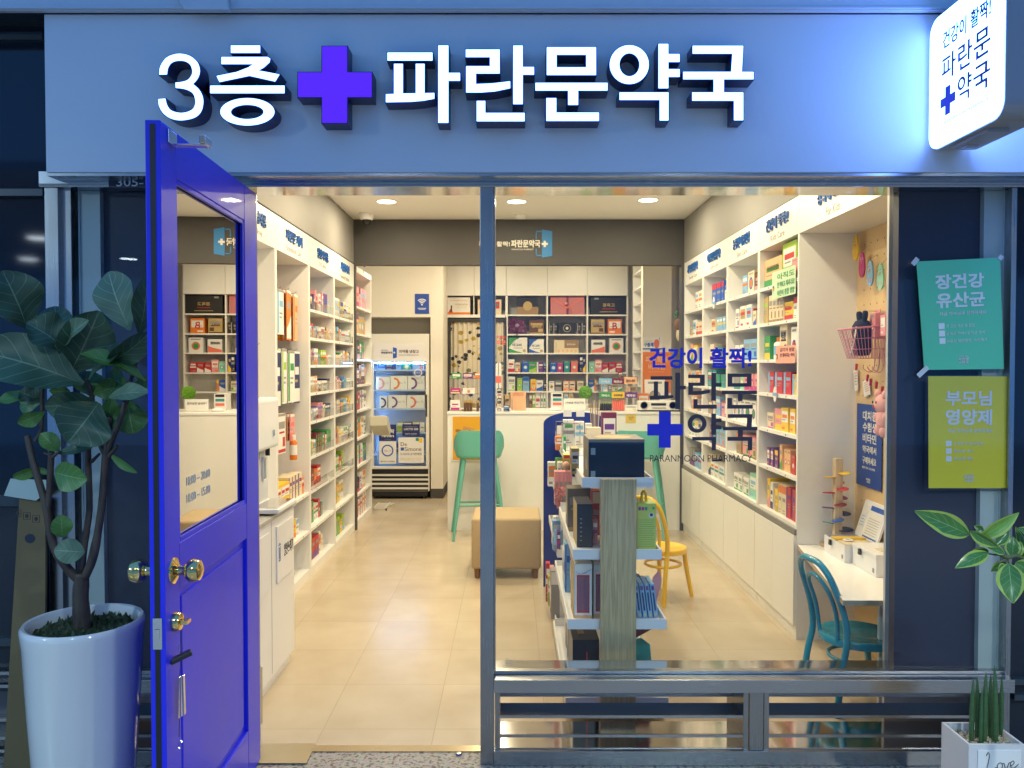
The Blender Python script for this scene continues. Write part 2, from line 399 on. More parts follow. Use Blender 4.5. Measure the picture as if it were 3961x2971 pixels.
b = MB(); b.box(1.905, 6, 0.03, 0.10, 0.0, 3.3, DW)
for y in (2640, 2700): zz = at(3940, y, 0).z; b.box(1.905, 6, 0.0, 0.0298, zz-0.01, zz+0.012, DF)
tag(b.build('neighbour_shopfront'), 'dark neighbouring shopfront at the edge past the yellow poster', 'shopfront')

# ================================================================== storefront frame
FR = thing('shopfront_frame', (0.07,0,0), 'brushed stainless steel frame around the open doorway and shop window', 'shopfront frame')
zh0, zh1 = 2.170, 2.218
b = MB(); b.box(-1.75, 2.9, -0.03, -0.001, 2.171, zh1, STEEL); b.box(-1.75, 2.9, -0.03, 0.118, 2.160, 2.1705, MIRROR); b.build('header', FR, bevel=0.0015)
xm0, xm1 = at(1857, 1500, -0.03).x, at(1909, 1500, -0.03).x
b = MB(); b.box(xm0, xm1, -0.03, 0.10, 0.0, 2.1595, STEELV); b.box(xm1+0.0005, xm1+0.006, -0.012, 0.09, 0.34, 2.1595, STEELV); b.build('mullion', FR, bevel=0.0015)
b = MB(); b.box(at(181,1500,-.02).x, at(233,1500,-.02).x, -0.02, 0.10, 0, 2.1595, STEELV); b.box(at(236,1500,0).x, at(283,1500,0).x, 0.0, 0.09, 0.33, 2.1595, STEELV); b.build('corner_post', FR, bevel=0.0015)
b = MB(); b.box(at(3905,1500,-.02).x, at(3925,1500,-.02).x, -0.02, 0.10, 0, 2.1595, STEELV); b.build('end_post', FR, bevel=0.0015)
b = MB(); b.box(-1.004, -0.984, 0.0, 0.10, 0.0, 2.1595, STEELV); b.build('door_jamb', FR, bevel=0.0015)
XG0, XG1 = xm1+0.0065, at(3905,1500,0).x-0.001
def base_unit(x0, x1, posts):
    b = MB(); b.box(x0, x1, -0.06, -0.001, 0.283, 0.333, STEEL); b.build('sill_rail', FR, bevel=0.0015)
    b = MB(); b.box(x0, x1, -0.0005, 0.13, 0.300, 0.336, MIRROR); b.box(x0, x1, -0.004, 0.024, 0.3365, 0.345, STEEL); b.build('sill', FR, bevel=0.001)
    b = MB(); b.box(x0, x1, -0.04, -0.001, 0.0, 0.055, STEEL); b.build('kick_plate', FR, bevel=0.0015)
    xs = [x0] + posts + [x1]
    for p in posts:
        b = MB(); b.box(p-0.026, p+0.026, -0.035, 0.0, 0.0555, 0.2825, STEELV); b.build('stub_post', FR, bevel=0.0015)
    for a, c in zip(xs[:-1], xs[1:]):
        a2 = a + (0.030 if a in posts else 0.004); c2 = c - (0.030 if c in posts else 0.004)
        b = MB()
        b.box(a2, a2+0.018, -0.03, 0.2, 0.0555, 0.2825, STEELV); b.box(c2-0.018, c2, -0.03, 0.2, 0.0555, 0.2825, STEELV)
        for zz in (0.185, 0.112):
            b.box(a2+0.0185, c2-0.0185, -0.02, 0.085, zz-0.003, zz, MIRROR); b.box(a2+0.0185, c2-0.0185, -0.028, -0.0205, zz-0.010, zz+0.001, STEEL)
        b.box(a2+0.0185, c2-0.0185, -0.02, 0.10, 0.0555, 0.0585, MIRROR)
        b.box(a2+0.0185, c2-0.0185, 0.13, 0.136, 0.19, 0.2825, M('vent_shadow_plate', (0.30,0.31,0.32), 0.45, 0.6))
        b.build('louvre', FR)
base_unit(xm1+0.0005, 1.868, [at(2925, 2800, -0.03).x])
base_unit(at(284,1500,0).x, -1.005, [])
# granite threshold step and steel threshold
b = MB(); b.box(-0.983, xm0-0.001, 0.069, 0.1175, -0.05, 0.002, M('brass_steel', (0.55,0.47,0.33), 0.25, 1.0)); b.build('threshold_strip', FR)
P = [atz(965, 2952, 0.004), atz(1185, 2952, 0.004), atz(1222, 2876, 0.004), atz(1000, 2876, 0.004)]
b = MB(); b.add([(p.x,p.y,0.0045) for p in P]+[(p.x,p.y,0.0025) for p in P], [(0,1,2,3),(4,7,6,5),(0,4,5,1),(1,5,6,2),(2,6,7,3),(3,7,4,0)], M('floor_spring_plate', (0.50,0.45,0.34), 0.3, 1.0, var=0.1, scale=12))
b.build('floor_hinge_plate', FR)
b = MB(); q = atz(1775, 2914, 0.003); b.lathe([(0.0,0.006),(0.008,0.0055),(0.012,0.003),(0.013,0.0)], q.x, q.y, 0.0025, CHROME, n=16); b.build('door_stop_button', FR, smooth=0.6)

# ---- panes
def pane(x0, x1, label, strip, strip_col, dark0, dark1):
    r = thing('shop_window', ((x0+x1)/2, 0.01, 0.345), label, 'window')
    b = MB(); b.box(x0, x1, 0.006, 0.014, 0.346, 2.1595, GLASS); b.build('pane', r)
    b = MB(); b.box(dark0, dark1, 0.05, 0.095, 0.337, 2.1590, M('navy_window_backing', (0.012,0.016,0.045), 0.55, var=0.1, scale=1.5)); b.build('backing_panel', r)
    b = MB(); b.box(strip[0], strip[1], 0.030, 0.0495, 0.337, 2.1590, M('pale_steel_channel', (0.42,0.47,0.46), 0.45, 0.0, var=0.08, scale=2))
    b.box(strip[0]-0.006, strip[0], 0.024, 0.0495, 0.337, 2.1590, MATS['pale_steel_channel']); b.box(strip[1], strip[1]+0.006, 0.024, 0.0495, 0.337, 2.1590, MATS['pale_steel_channel'])
    b.build('channel', r)
    return r
WINL = pane(at(284,1500,0).x, -1.005, 'narrow dark glass pane behind the fiddle leaf fig', (at(320,1500,.03).x, at(392,1500,.03).x), 0, at(284,1500,0).x, -1.005)
WINR = pane(XG0, XG1, 'large clear shop window carrying blue and brown pharmacy lettering', (at(3800,1500,.03).x, at(3868,1500,.03).x), 0, at(3479,1500,.03).x, XG1)

# ---- room number plate
q0, q1 = at(422, 680, -0.035), at(640, 727, -0.035)
r = thing('room_number_plate', ((q0.x+q1.x)/2, -0.034, q1.z), 'navy room number plate reading 305-1 on the steel header', 'number plate')
MB().box(q0.x, q1.x, -0.040, -0.0305, q1.z, q0.z, M('plate_navy', (0.02,0.028,0.06), 0.35)).build('plate', r, bevel=0.001)
b = MB(); put_text(b, '305-1', (at(512, 705, -.041).x, -0.0402, at(500,705,-.041).z), 0.118, 0.030, M('plate_letters', (0.85,0.86,0.88), 0.4), bold=0.01); b.build('lettering', r)

# ================================================================== fascia and its letters
YP = -0.12
zf0, zf1 = at(1000, 667, YP).z, at(1000, 55, YP).z; xf0 = at(174, 350, YP).x
r = thing('sign_fascia', (0.5, -0.06, zf0), 'long pale fascia panel above the shopfront carrying the sign letters', 'sign panel')
b = MB(); b.box(xf0, 3.0, YP, -0.031, zf0, zf1, PANEL); b.build('panel', r, bevel=0.002)
b = MB(); b.box(xf0, 3.0, YP+0.006, -0.032, zf0-0.011, zf0-0.0005, STEEL); b.build('bottom_trim', r)
b = MB(); b.box(xf0, 3.0, -0.10, -0.035, zf1+0.0005, zf1+0.12, M('dark_gap', (0.03,0.035,0.05), 0.6)); b.build('gap_shade_strip', r)  # dark strip painted in for the shade of the gap under the beam

GLY = {}     # outlines in pixels of the photograph; (outline, hole)
def c1(P, ox=0.0, k=1.6592): return [(ox + x/k, y/k) for x, y in P]
def c2(P): return c1(P, 1300.0)
def c3(P): return c1(P, 2600.0, 1.6253)
def rc(x0, y0, x1, y1): return [(x0,y0),(x1,y0),(x1,y1),(x0,y1)]
three = [(1022,478),(1026,436),(1047,394),(1082,362),(1145,345),(1213,357),(1262,395),(1280,440),(1278,476),(1262,510),(1236,538),(1275,573),(1299,620),(1302,668),(1287,718),(1246,754),(1165,771),(1098,760),(1050,728),(1022,682),(1015,636),(1060,633),(1071,675),(1100,710),(1160,725),(1215,714),(1245,690),(1254,652),(1243,606),(1212,580),(1168,567),(1128,563),(1126,530),(1166,526),(1205,513),(1230,482),(1234,450),(1221,415),(1190,393),(1145,388),(1102,400),(1077,434),(1070,476)]
def soften(P, corners, k=5):
    idx = [i for i, p in enumerate(P) if p in corners]; out = []
    for a, c in zip(idx, idx[1:]+[idx[0]+len(P)]):
        seg = [Vector((*P[i % len(P)], 0)) for i in range(a, c+1)]
        out += [(q.x, q.y) for q in (smooth_path(seg, k) if len(seg) > 2 else seg)[:-1]]
    return out
three = soften(three, [(1022,478),(1015,636),(1060,633),(1128,563),(1126,530),(1070,476),(1236,538)])
GLY['3'] = [(c1(three), None)]
GLY['층'] = [(c1(rc(1482,292,1668,338)), None),
  (c1([(1421,366),(1716,366),(1733,376),(1729,398),(1692,432),(1655,452),(1792,478),(1765,522),(1600,485),(1408,525),(1390,488),(1520,462),(1596,432),(1626,410),(1421,410)]), None),
  (c1(rc(1349,550,1825,597)), None), (c1(ell(1587,717,173,87)), c1(ell(1586,718,106,47)))]
xa, xb, xc_, xd = 1152.4, 1245.8, 1342.2, 1437.4
GLY['+'] = [([(xa,280),(xb,280),(xb,179),(xc_,179),(xc_,280),(xd,280),(xd,375),(xc_,375),(xc_,475),(xb,475),(xb,375),(xa,375)], None)]
TK = [(656,292),(720,292),(720,468),(795,468),(795,517),(720,517),(720,787),(656,787)]
GLY['파'] = [(c2(rc(330,338,618,387)), None), (c2([(372,410),(428,410),(428,600),(512,599),(512,410),(567,410),(567,598),(630,597),(630,632),(560,645),(480,652),(320,655),(320,605),(372,603)]), None), (c2(TK), None)]
GLY['란'] = [(c2([(833,318),(1050,318),(1050,470),(897,470),(897,540),(1000,536),(1117,522),(1117,565),(1020,585),(930,592),(835,592),(835,425),(988,425),(988,365),(833,365)]), None),
  (c2([(1137,293),(1198,293),(1198,430),(1270,430),(1270,478),(1198,478),(1198,667),(1137,667)]), None), (c2([(903,648),(957,648),(957,725),(1210,725),(1210,777),(903,777)]), None)]
GLY['문'] = [(c2(rc(1353,303,1668,480)), c2(rc(1415,350,1606,432))), (c2([(1280,532),(1742,532),(1742,580),(1553,580),(1553,672),(1490,672),(1490,580),(1280,580)]), None), (c2([(1350,630),(1413,630),(1413,723),(1687,723),(1687,775),(1350,775)]), None)]
GLY['약'] = [(c2(ell(1882,414,125,124)), c2(ell(1883,415,65,75))), (c2([(2070,282),(2132,282),(2132,347),(2205,347),(2205,396),(2132,396),(2132,444),(2205,444),(2205,492),(2132,492),(2132,565),(2070,565)]), None), (c2([(1820,593),(2133,593),(2133,772),(2078,772),(2078,640),(1820,640)]), None)]
GLY['국'] = [(c3([(130,288),(447,288),(438,452),(512,452),(512,497),(325,497),(325,580),(262,580),(262,497),(70,497),(70,452),(372,452),(380,336),(130,336)]), None), (c3([(127,581),(447,581),(447,755),(390,755),(390,632),(127,632)]), None)]
LFACE = emit('sign_letter_face', SIGN_COL, SIGN_E)
XFACE = emit('sign_cross_face', (0.085,0.012,0.80), 1.0); XFACE.node_tree.nodes['Principled BSDF'].inputs['Base Color'].default_value = (0.04,0.01,0.25,1)
YL = -0.198
def letters(ch, name, label, face, cat='sign letter'):
    pieces = GLY[ch]; pts = [at(x, y, YL) for o, h in pieces for x, y in o]
    r = thing(name, ((min(p.x for p in pts)+max(p.x for p in pts))/2, YP, min(p.z for p in pts)), label, cat, 'raised channel letters of the main sign')
    f = MB(); s = MB()
    for o, h in pieces:
        O = [(at(x,y,YL).x, at(x,y,YL).z) for x, y in o][::-1]; H = [(at(x,y,YL).x, at(x,y,YL).z) for x, y in h][::-1] if h else None
        def grow(L, k):
            n = len(L); R = []
            for i in range(n):
                a, c, d = Vector(L[i-1]), Vector(L[i]), Vector(L[(i+1)%n]); e1 = (c-a).normalized(); e2 = (d-c).normalized()
                n1 = Vector((e1.y,-e1.x)); n2 = Vector((e2.y,-e2.x)); m = (n1+n2); m = m/max(0.25, m.length_squared/2) if m.length > 1e-6 else n1
                R.append(tuple(c + m*k))
            return R
        f.prism(O, YL, YL+0.004, face, hole=H)
        s.prism(grow(O, 0.0028), YL+0.002, YP-0.0005, NAVY, hole=grow(H, -0.0028) if H else None)
    s.build('return', r); f.build('face', r)
names = {'3':'number three','층':'syllable with a ring at its foot','파':'syllable after the purple cross','란':'syllable between the first and the box-topped one','문':'syllable with a square box on top','약':'syllable with a round ring at upper left','국':'last syllable nearest the blade sign'}
for ch in names: letters(ch, 'sign_letter', 'glowing white channel letter, ' + names[ch], LFACE)
letters('+', 'sign_cross', 'glowing violet plus cross standing between the white sign letters', XFACE, 'sign emblem')

def glyph_to(mb, ch, box, c, rx, up, out, t, mat):
    """flat copy of a sign glyph fitted to box=(x0,x1,z0,z1) along rx/up"""
    pts = [p for o, h in GLY[ch] for p in o]; x0 = min(p[0] for p in pts); x1 = max(p[0] for p in pts); y0 = min(p[1] for p in pts); y1 = max(p[1] for p in pts)
    c, rx, up, out = Vector(c), Vector(rx), Vector(up), Vector(out)
    def q(p, d): return c + rx*(box[0]+(p[0]-x0)/(x1-x0)*(box[1]-box[0])) + up*(box[3]-(p[1]-y0)/(y1-y0)*(box[3]-box[2])) + out*d
    for o, h in GLY[ch]:
        n = len(o)
        if h:
            mb.add([q(p,t) for p in o]+[q(p,t) for p in h], [(i,(i+1)%n,n+(i+1)%n,n+i) for i in range(n)], mat)
            mb.add([q(p,0) for p in h]+[q(p,t) for p in h], [(i,(i+1)%n,n+(i+1)%n,n+i) for i in range(n)], mat)
        else: mb.add([q(p,t) for p in o], [list(range(n))], mat)
        mb.add([q(p,0) for p in o]+[q(p,t) for p in o], [(i,(i+1)%n,n+(i+1)%n,n+i) for i in range(n)], mat)

# ---- lettering stuck on the shop window
DEC = M('window_decal_brown', (0.035,0.022,0.04), 0.45); DECB = M('window_decal_blue', (0.012,0.018,0.52), 0.4)
YD = 0.0055
def dbox(x0, x1, y0, y1):
    a, c = at(x0, y0, YD), at(x1, y1, YD); return (a.x, c.x, c.z, a.z)
b = MB()
for ch, bx in (('파',(2514,2652,1442,1583)),('란',(2662,2790,1442,1581)),('문',(2793,2928,1445,1581)),('약',(2660,2790,1600,1742)),('국',(2797,2929,1602,1742))):
    glyph_to(b, ch, dbox(*bx), (0,YD,0), (1,0,0), (0,0,1), (0,-1,0), 0.0006, DEC)
b.build('name_lettering', WINR)
b = MB(); glyph_to(b, '+', dbox(2504,2640,1592,1732), (0,YD,0), (1,0,0), (0,0,1), (0,-1,0), 0.0006, DECB); b.build('cross_emblem', WINR)
def ptext(mb, sx, x0, x1, y0, y1, Y, mat, bold=0.0, t=0.0006):
    a, c = at(x0, y0, Y), at(x1, y1, Y)
    put_text(mb, sx, ((a.x+c.x)/2, Y, (a.z+c.z)/2), c.x-a.x, a.z-c.z, mat, bold=bold, t=t)
b = MB(); ptext(b, '건강이 활짝!', 2512, 2907, 1344, 1424, YD, DECB, 0.028); b.build('slogan_lettering', WINR)
b = MB(); ptext(b, 'PARANMOON PHARMACY', 2514, 2910, 1760, 1786, YD, DEC, -0.002); b.build('roman_lettering', WINR)
b = MB()
for k in range(5): a = at(1955, 2548+k*6, YD); b.box(a.x, a.x+(0.026 if k else 0.012), YD-0.0005, YD, a.z-0.002, a.z, M('etched_mark', (0.25,0.23,0.2), 0.6))
b.build('etched_mark', WINR)

# ================================================================== blade sign
zb0, zb1 = 2.255, 2.715; yb0, yb1 = -0.563, -0.135; xb0, xb1 = 1.482, 1.632
BS = thing('blade_sign', (1.577, -0.35, zb0), 'glowing white rounded blade sign jutting out from the fascia end', 'projecting sign')
rr = rrect(yb0, yb1, zb0, zb1, 0.055, 8)
BODY = M('sign_case_paint', (0.30,0.31,0.34), 0.35)
b = MB(); b.prism(rr, xb0+0.008, xb1-0.008, BODY, plane='yz'); b.build('case', BS)
BF = emit('blade_sign_face', SIGN_COL, 11.0)
rr2 = rrect(yb0+0.004, yb1-0.004, zb0+0.004, zb1-0.004, 0.052, 8)
for x0, x1 in ((xb0, xb0+0.0075), (xb1-0.0075, xb1)):
    b = MB(); b.prism(rr2, x0, x1, BF, plane='yz'); b.build('lit_face', BS)
b = MB(); b.box(1.52, 1.595, yb1+0.002, YP-0.0005, 2.33, 2.64, BODY); b.build('wall_bracket', BS)
b = MB(); b.box(1.51, 1.58, -0.44, -0.25, zb0-0.012, zb0-0.001, BODY); b.box(1.525, 1.565, -0.30, -0.27, zb0-0.02, zb0-0.0125, CHROME); b.build('service_hatch', BS)
b = MB(); b.box(1.635, 1.652, -0.56, -0.54, 2.60, 2.635, PAPER); b.build('clip', BS)
def BX(py_, pz_): return None
RX, UP, OUT = (0,-1,0), (0,0,1), (-1,0,0)     # reading direction of the visible face: away from the wall
W = yb1 - yb0; o0 = (xb0-0.0003, yb1, zb0); H = zb1-zb0
BT = M('blade_letters_violet', (0.10,0.03,0.22), 0.5); BT2 = M('blade_letters_teal', (0.02,0.12,0.30), 0.5); BT3 = M('blade_cross', (0.02,0.015,0.60), 0.5)
b = MB()
for ch, bx in (('파',(.20,.40,.475,.66)),('란',(.43,.62,.475,.66)),('문',(.64,.85,.475,.66)),('약',(.43,.62,.245,.43)),('국',(.64,.85,.245,.43))):
    glyph_to(b, ch, (bx[0]*W,bx[1]*W,bx[2]*H,bx[3]*H), o0, RX, UP, OUT, 0.0007, BT)
b.build('name_lettering', BS)
b = MB(); glyph_to(b, '+', (.185*W,.40*W,.215*H,.425*H), o0, RX, UP, OUT, 0.0007, BT3); b.build('cross_emblem', BS)
b = MB(); put_text(b, '건강이 활짝!', (xb0-0.0003, yb1-.53*W, zb0+.78*H), .64*W, .13*H, BT2, RX, UP, OUT, bold=0.016); b.build('slogan_lettering', BS)
b = MB(); put_text(b, 'PARANMOON PHARMACY', (xb0-0.0003, yb1-.53*W, zb0+.165*H), .62*W, .022*H, M('blade_letters_pale', (0.45,0.38,0.6), 0.5), RX, UP, OUT); b.build('roman_lettering', BS)

# ================================================================== the blue door
xd0, xd1 = -0.965, -0.925; yh, yn = -0.012, -0.905; zd0, zd1 = 0.012, 2.138
DR = thing('blue_door', (-0.945, yh, zd0), 'vivid blue panelled glass door standing wide open at the entrance', 'door')
def dq(px_, py_, x=xd1): p = atx(px_, py_, x); return p
yw0, yw1, zw0, zw1 = -0.800, -0.165, 1.010, 2.012
b = MB()
b.box(xd0, xd1, yn, yw0, zd0, zd1, BLUE); b.box(xd0, xd1, yw1, yh, zd0, zd1, BLUE)
b.build('stile', DR, bevel=0.0025)
b = MB(); b.box(xd0+0.0005, xd1-0.0005, yw0+0.0002, yw1-0.0002, zw1, zd1-0.0005, BLUE); b.box(xd0+0.0005, xd1-0.0005, yw0+0.0002, yw1-0.0002, 0.885, zw0, BLUE); b.box(xd0+0.0005, xd1-0.0005, yw0+0.0002, yw1-0.0002, zd0, 0.19, BLUE)
b.build('rail', DR, bevel=0.002)
b = MB(); b.box(xd0+0.013, xd1-0.013, yw0, yw1, 0.19, 0.885, BLUE); b.box(xd0+0.008, xd1-0.007, yw0+0.03, yw1-0.03, 0.22, 0.855, BLUE); b.build('lower_panel', DR, bevel=0.003)
b = MB()
for x0, x1 in ((xd1-0.012, xd1-0.003), (xd0+0.003, xd0+0.012)):
    b.box(x0, x1, yw0+0.0005, yw0+0.014, zw0, zw1, BLUE); b.box(x0, x1, yw1-0.014, yw1-0.0005, zw0, zw1, BLUE)
    b.box(x0, x1, yw0+0.0145, yw1-0.0145, zw0+0.0003, zw0+0.014, BLUE); b.box(x0, x1, yw0+0.0145, yw1-0.0145, zw1-0.014, zw1-0.0003, BLUE)
b.build('glazing_bead', DR, bevel=0.0015)
PANE = MB().box(-0.949, -0.941, yw0+0.0005, yw1-0.0005, zw0+0.0005, zw1-0.0005, glass('door_glass', (0.80,0.82,0.80), 5.5)).build('glass_pane', DR)
b = MB()
for sx, zc in (('10:00 ~ 20:00', 1.165), ('10:00 ~ 15:00', 1.115)):
    put_text(b, sx, (-0.9405, -0.60, zc), 0.20, 0.026, M('door_hours_white', (0.62,0.60,0.55), 0.5), (0,1,0), (0,0,1), (1,0,0), t=0.0006)
b.build('hours_lettering', PANE)
b = MB(); b.box(-0.952, -0.938, yn-0.0012, yn-0.0002, zd0+0.02, zd1-0.01, BLACK); b.build('edge_seal', DR)
def knob(zc, yc, side, nm):
    b = MB(); s = 1 if side > 0 else -1; x = xd1 if s > 0 else xd0
    b.lathe([(r_, h_*s) for r_, h_ in ((0.0,0.0),(0.036,0.0005),(0.035,0.004),(0.026,0.009),(0.014,0.014),(0.0125,0.026),(0.014,0.032),(0.024,0.036),(0.031,0.046),(0.0315,0.058),(0.027,0.070),(0.015,0.076),(0.0,0.0765))], x, yc, zc, BRASS, n=28, axis='x')
    return b.build(nm, DR, smooth=0.7)
knob(0.945, -0.845, 1, 'door_knob'); knob(0.945, -0.845, -1, 'door_knob')
b = MB(); b.lathe([(0.0,0.0),(0.026,0.0005),(0.026,0.012),(0.023,0.018),(0.010,0.020),(0.010,0.024),(0.0,0.024)], xd1, -0.845, 0.806, BRASS, n=24, axis='x'); b.box(xd1+0.0235, xd1+0.040, -0.859, -0.831, 0.801, 0.811, BRASS); b.build('deadbolt', DR, smooth=0.6)
b = MB(); b.box(-0.957, -0.933, yn-0.0026, yn-0.0013, 0.752, 0.835, CHROME); b.box(-0.951, -0.939, yn-0.006, yn-0.0027, 0.780, 0.806, CHROME); b.build('strike_plate', DR, bevel=0.0005)
b = MB(); b.box(xd1, xd1+0.004, -0.86, -0.80, 2.094, 2.130, CHROME); b.box(xd1+0.0045, xd1+0.095, -0.845, -0.815, 2.090, 2.094, CHROME); b.box(xd1+0.080, xd1+0.096, -0.85, -0.795, 2.0945, 2.116, CHROME); b.build('door_stay_bracket', DR, bevel=0.001)
DR.location.x -= 0.026; DR.rotation_euler.z = math.radians(2.4)       # the door stands a little past square
# keys left hanging in the lock
KEY = thing('hanging_keys', (xd1+0.02, -0.845, 0.58), 'bunch of keys with black fob and silver tags hanging from the deadbolt', 'keys')
xk = xd1+0.026
b = MB(); b.tube([(xk,-0.845,0.795),(xk+0.002,-0.842,0.75),(xk,-0.845,0.70),(xk-0.004,-0.842,0.65),(xk-0.006,-0.845,0.49)], 0.0011, BLACK, n=6); b.build('cord', KEY)
b = MB(); b.box(-0.028,0.028,-0.012,0.012,-0.007,0.007, BLACK, Matrix.Translation((xk+0.004,-0.85,0.712)) @ Matrix.Rotation(0.45,4,'Z') @ Matrix.Rotation(-0.35,4,'Y')); b.build('fob', KEY, bevel=0.003)
for k in range(3): b = MB(); b.box(-0.001,0.001,-0.0055,0.0055,-0.11,0, CHROME, Matrix.Translation((xk+0.003*k-0.003,-0.845+0.006*k,0.655)) @ Matrix.Rotation(0.05*(k-1),4,'X')); b.build('tag', KEY, bevel=0.0005)
for zz, nm in ((0.735,'bead'), (0.47,'bead')): b = MB(); b.lathe([(0,-0.014),(0.006,-0.009),(0.008,0),(0.006,0.007),(0,0.012)], xk-0.002 if zz < .6 else xk, -0.845, zz, glass('crystal',(0.9,0.92,0.95),2.0), n=8); b.build(nm, KEY)

# ================================================================== posters on the window
def poster(name, label, corners, col, big, big2, bullets, sleeve):
    """corners: tl, tr, br, bl pixels on the glass"""
    Y = -0.001; P = [at(x, y, Y) for x, y in corners]
    tl, tr, br, bl = P; cx = sum((p.x for p in P))/4; cz = min(p.z for p in P)
    r = thing(name, (cx, Y, cz), label, 'poster')
    pm = M(name+('_yellow' if sleeve else '_teal'), col, 0.45, var=0.04, scale=4)
    n = 8; vs = []; fs = []
    for j in range(n+1):
        for i in range(n+1):
            u, v = i/n, j/n; p = (tl*(1-u)+tr*u)*(1-v) + (bl*(1-u)+br*u)*v
            vs.append((p.x, Y-0.0015-0.0016*math.sin(3*u+2*v)**2, p.z))
    for j in range(n):
        for i in range(n): a = j*(n+1)+i; fs.append((a, a+n+1, a+n+2, a+1))
    b = MB(); b.add(vs, fs, pm); b.add([(x,Y,z) for x,y,z in vs], [f[::-1] for f in fs], pm); b.build('sheet', r, smooth=1)
    rx = (tr-tl).normalized(); up = Vector((-rx.z, 0, rx.x)); w_ = (tr-tl).length; h_ = (tl-bl).length
    def pos(u, v):
        p = (tl*(1-u)+tr*u)*(1-v) + (bl*(1-u)+br*u)*v; return Vector((p.x, Y-0.0034, p.z))
    wm = M('poster_white', (0.76,0.77,0.78), 0.5)
    b = MB()
    put_text(b, big, pos(.5,.195), .58*w_, .135*h_, wm, rx, up, bold=0.03); put_text(b, big2, pos(.5,.365), .58*w_, .14*h_, wm, rx, up, bold=0.03)
    put_text(b, '지금 약사님과 상의하세요', pos(.52,.485), .56*w_, .036*h_, wm, rx, up, bold=0.01)
    b.build('headline_lettering', r)
    b = MB()
    for k, (tx, ln) in enumerate(bullets):
        v = .60 + .068*k; c = pos(.25, v); s = .035*w_
        b.add([c - rx*s - up*s, c + rx*s - up*s, c + rx*s + up*s, c - rx*s + up*s], [(0,1,2,3)], wm)
        put_text(b, tx, pos(.31+ln/2, v), ln*w_, .030*h_, wm, rx, up)
    b.build('bullet_list', r)
    b = MB(); put_text(b, '파란문\n+약국', pos(.5,.92), .13*w_, .06*h_, wm, rx, up, bold=0.02); put_text(b, '건강이 활짝!', pos(.5,.88), .12*w_, .014*h_, wm, rx, up); b.build('logo_lettering', r)
    if sleeve:
        b = MB(); x0, x1, z0, z1 = min(p.x for p in P)-0.012, max(p.x for p in P)+0.002, cz-0.008, max(p.z for p in P)+0.004
        b.box(x0, x1, Y-0.0062, Y-0.0050, z0, z1, glass('plastic_sleeve', (0.95,0.96,0.97), 1.0, 0.05)); b.build('clear_sleeve', r)
    else:
        tm = M('white_tape', (0.6,0.62,0.64), 0.5)
        for k, a, l in ((0, 0.9, .03), (1, -.6, .016), (3, 0.75, .05)):
            p = P[k]; b = MB(); b.box(-l/2, l/2, -0.0006, 0, -0.009, 0.009, tm, Matrix.Translation((p.x+(-0.006 if k in (0,3) else 0.0), Y-0.0045, p.z+(0.0 if k < 2 else -0.006))) @ Matrix.Rotation(-a,4,'Y')); b.build('tape', r)
poster('teal_poster', 'teal health poster taped crookedly to the glass above the yellow poster', ((3544,1012),(3868,997),(3881,1427),(3574,1431)), (0.10,0.58,0.34), '장건강', '유산균', (('장 건강 개선 및 증진',.34),('유해균 억제 / 유익균 증식',.46),('원활한 배변활동, 숙변제거',.48)), False)
poster('yellow_poster', 'olive yellow health poster in a clear sleeve on the window glass', ((3590,1455),(3898,1456),(3901,1888),(3591,1888)), (0.80,0.66,0.012), '부모님', '영양제', (('노화방지, 항산화제',.36),('혈액순환 개선',.24),('골다공증 예방',.24)), True)

# ================================================================== plants
def leaf(parent, base, tip, width, mat, roll=0.0, bend=0.12, fold=0.18, prof=(1.25,0.75), wave=0.0, seed=0):
    """one leaf: base and tip are points in metres"""
    rnd = random.Random(seed); B = Vector(base); T = Vector(tip); ax = T-B; Ln = ax.length; ax.normalize()
    toc = (CAM - (B+T)/2).normalized(); side = ax.cross(toc).normalized(); nor = side.cross(ax).normalized()
    R = Matrix.Rotation(roll, 3, ax); side = R @ side; nor = R @ nor
    mb = MB(); nu, nv = 8, 16; ph = rnd.random()*6
    for j in range(nv+1):
        t = j/nv; hw = width/2*max(0.02, math.sin(PI*min(1,max(0,t))**prof[0]))**prof[1]
        c = B + ax*(t*Ln) + nor*(math.sin(PI*t)*bend*Ln*0.5)
        for i in range(nu+1):
            u = (i/nu-0.5)*2
            z = abs(u)**1.5*fold*hw + wave*hw*abs(u)*math.sin(t*11+ph+(2 if u > 0 else 0)) - 0.0
            k = len(mb.v); mb.v.append(tuple(c + side*(u*hw) + nor*z)); mb.uv[k] = (i/nu, t)
    mi = mb.mi(mat)
    for j in range(nv):
        for i in range(nu): a = j*(nu+1)+i; mb.f.append([a, a+1, a+nu+2, a+nu+1]); mb.m.append(mi)
    n0 = len(mb.v); m0 = len(mb.f)        # underside
    for k in range(n0): mb.v.append(tuple(Vector(mb.v[k]) - nor*0.0012)); mb.uv[n0+k] = mb.uv[k]
    for f in mb.f[:m0]: mb.f.append([n0+i for i in f][::-1]); mb.m.append(mi)
    return mb.build('leaf', parent, smooth=1.2)
YPL = -0.47
POT = thing('plant_pot', (at(316,2410,YPL).x, YPL, 0), 'tall glossy white ceramic pot holding the fiddle leaf fig', 'pot')
pc = at(325,2412,YPL); R0 = 0.200; HZP = 0.69
CER = M('glazed_ceramic', (0.60,0.61,0.62), 0.10, var=0.03, scale=2, coat=0.6)
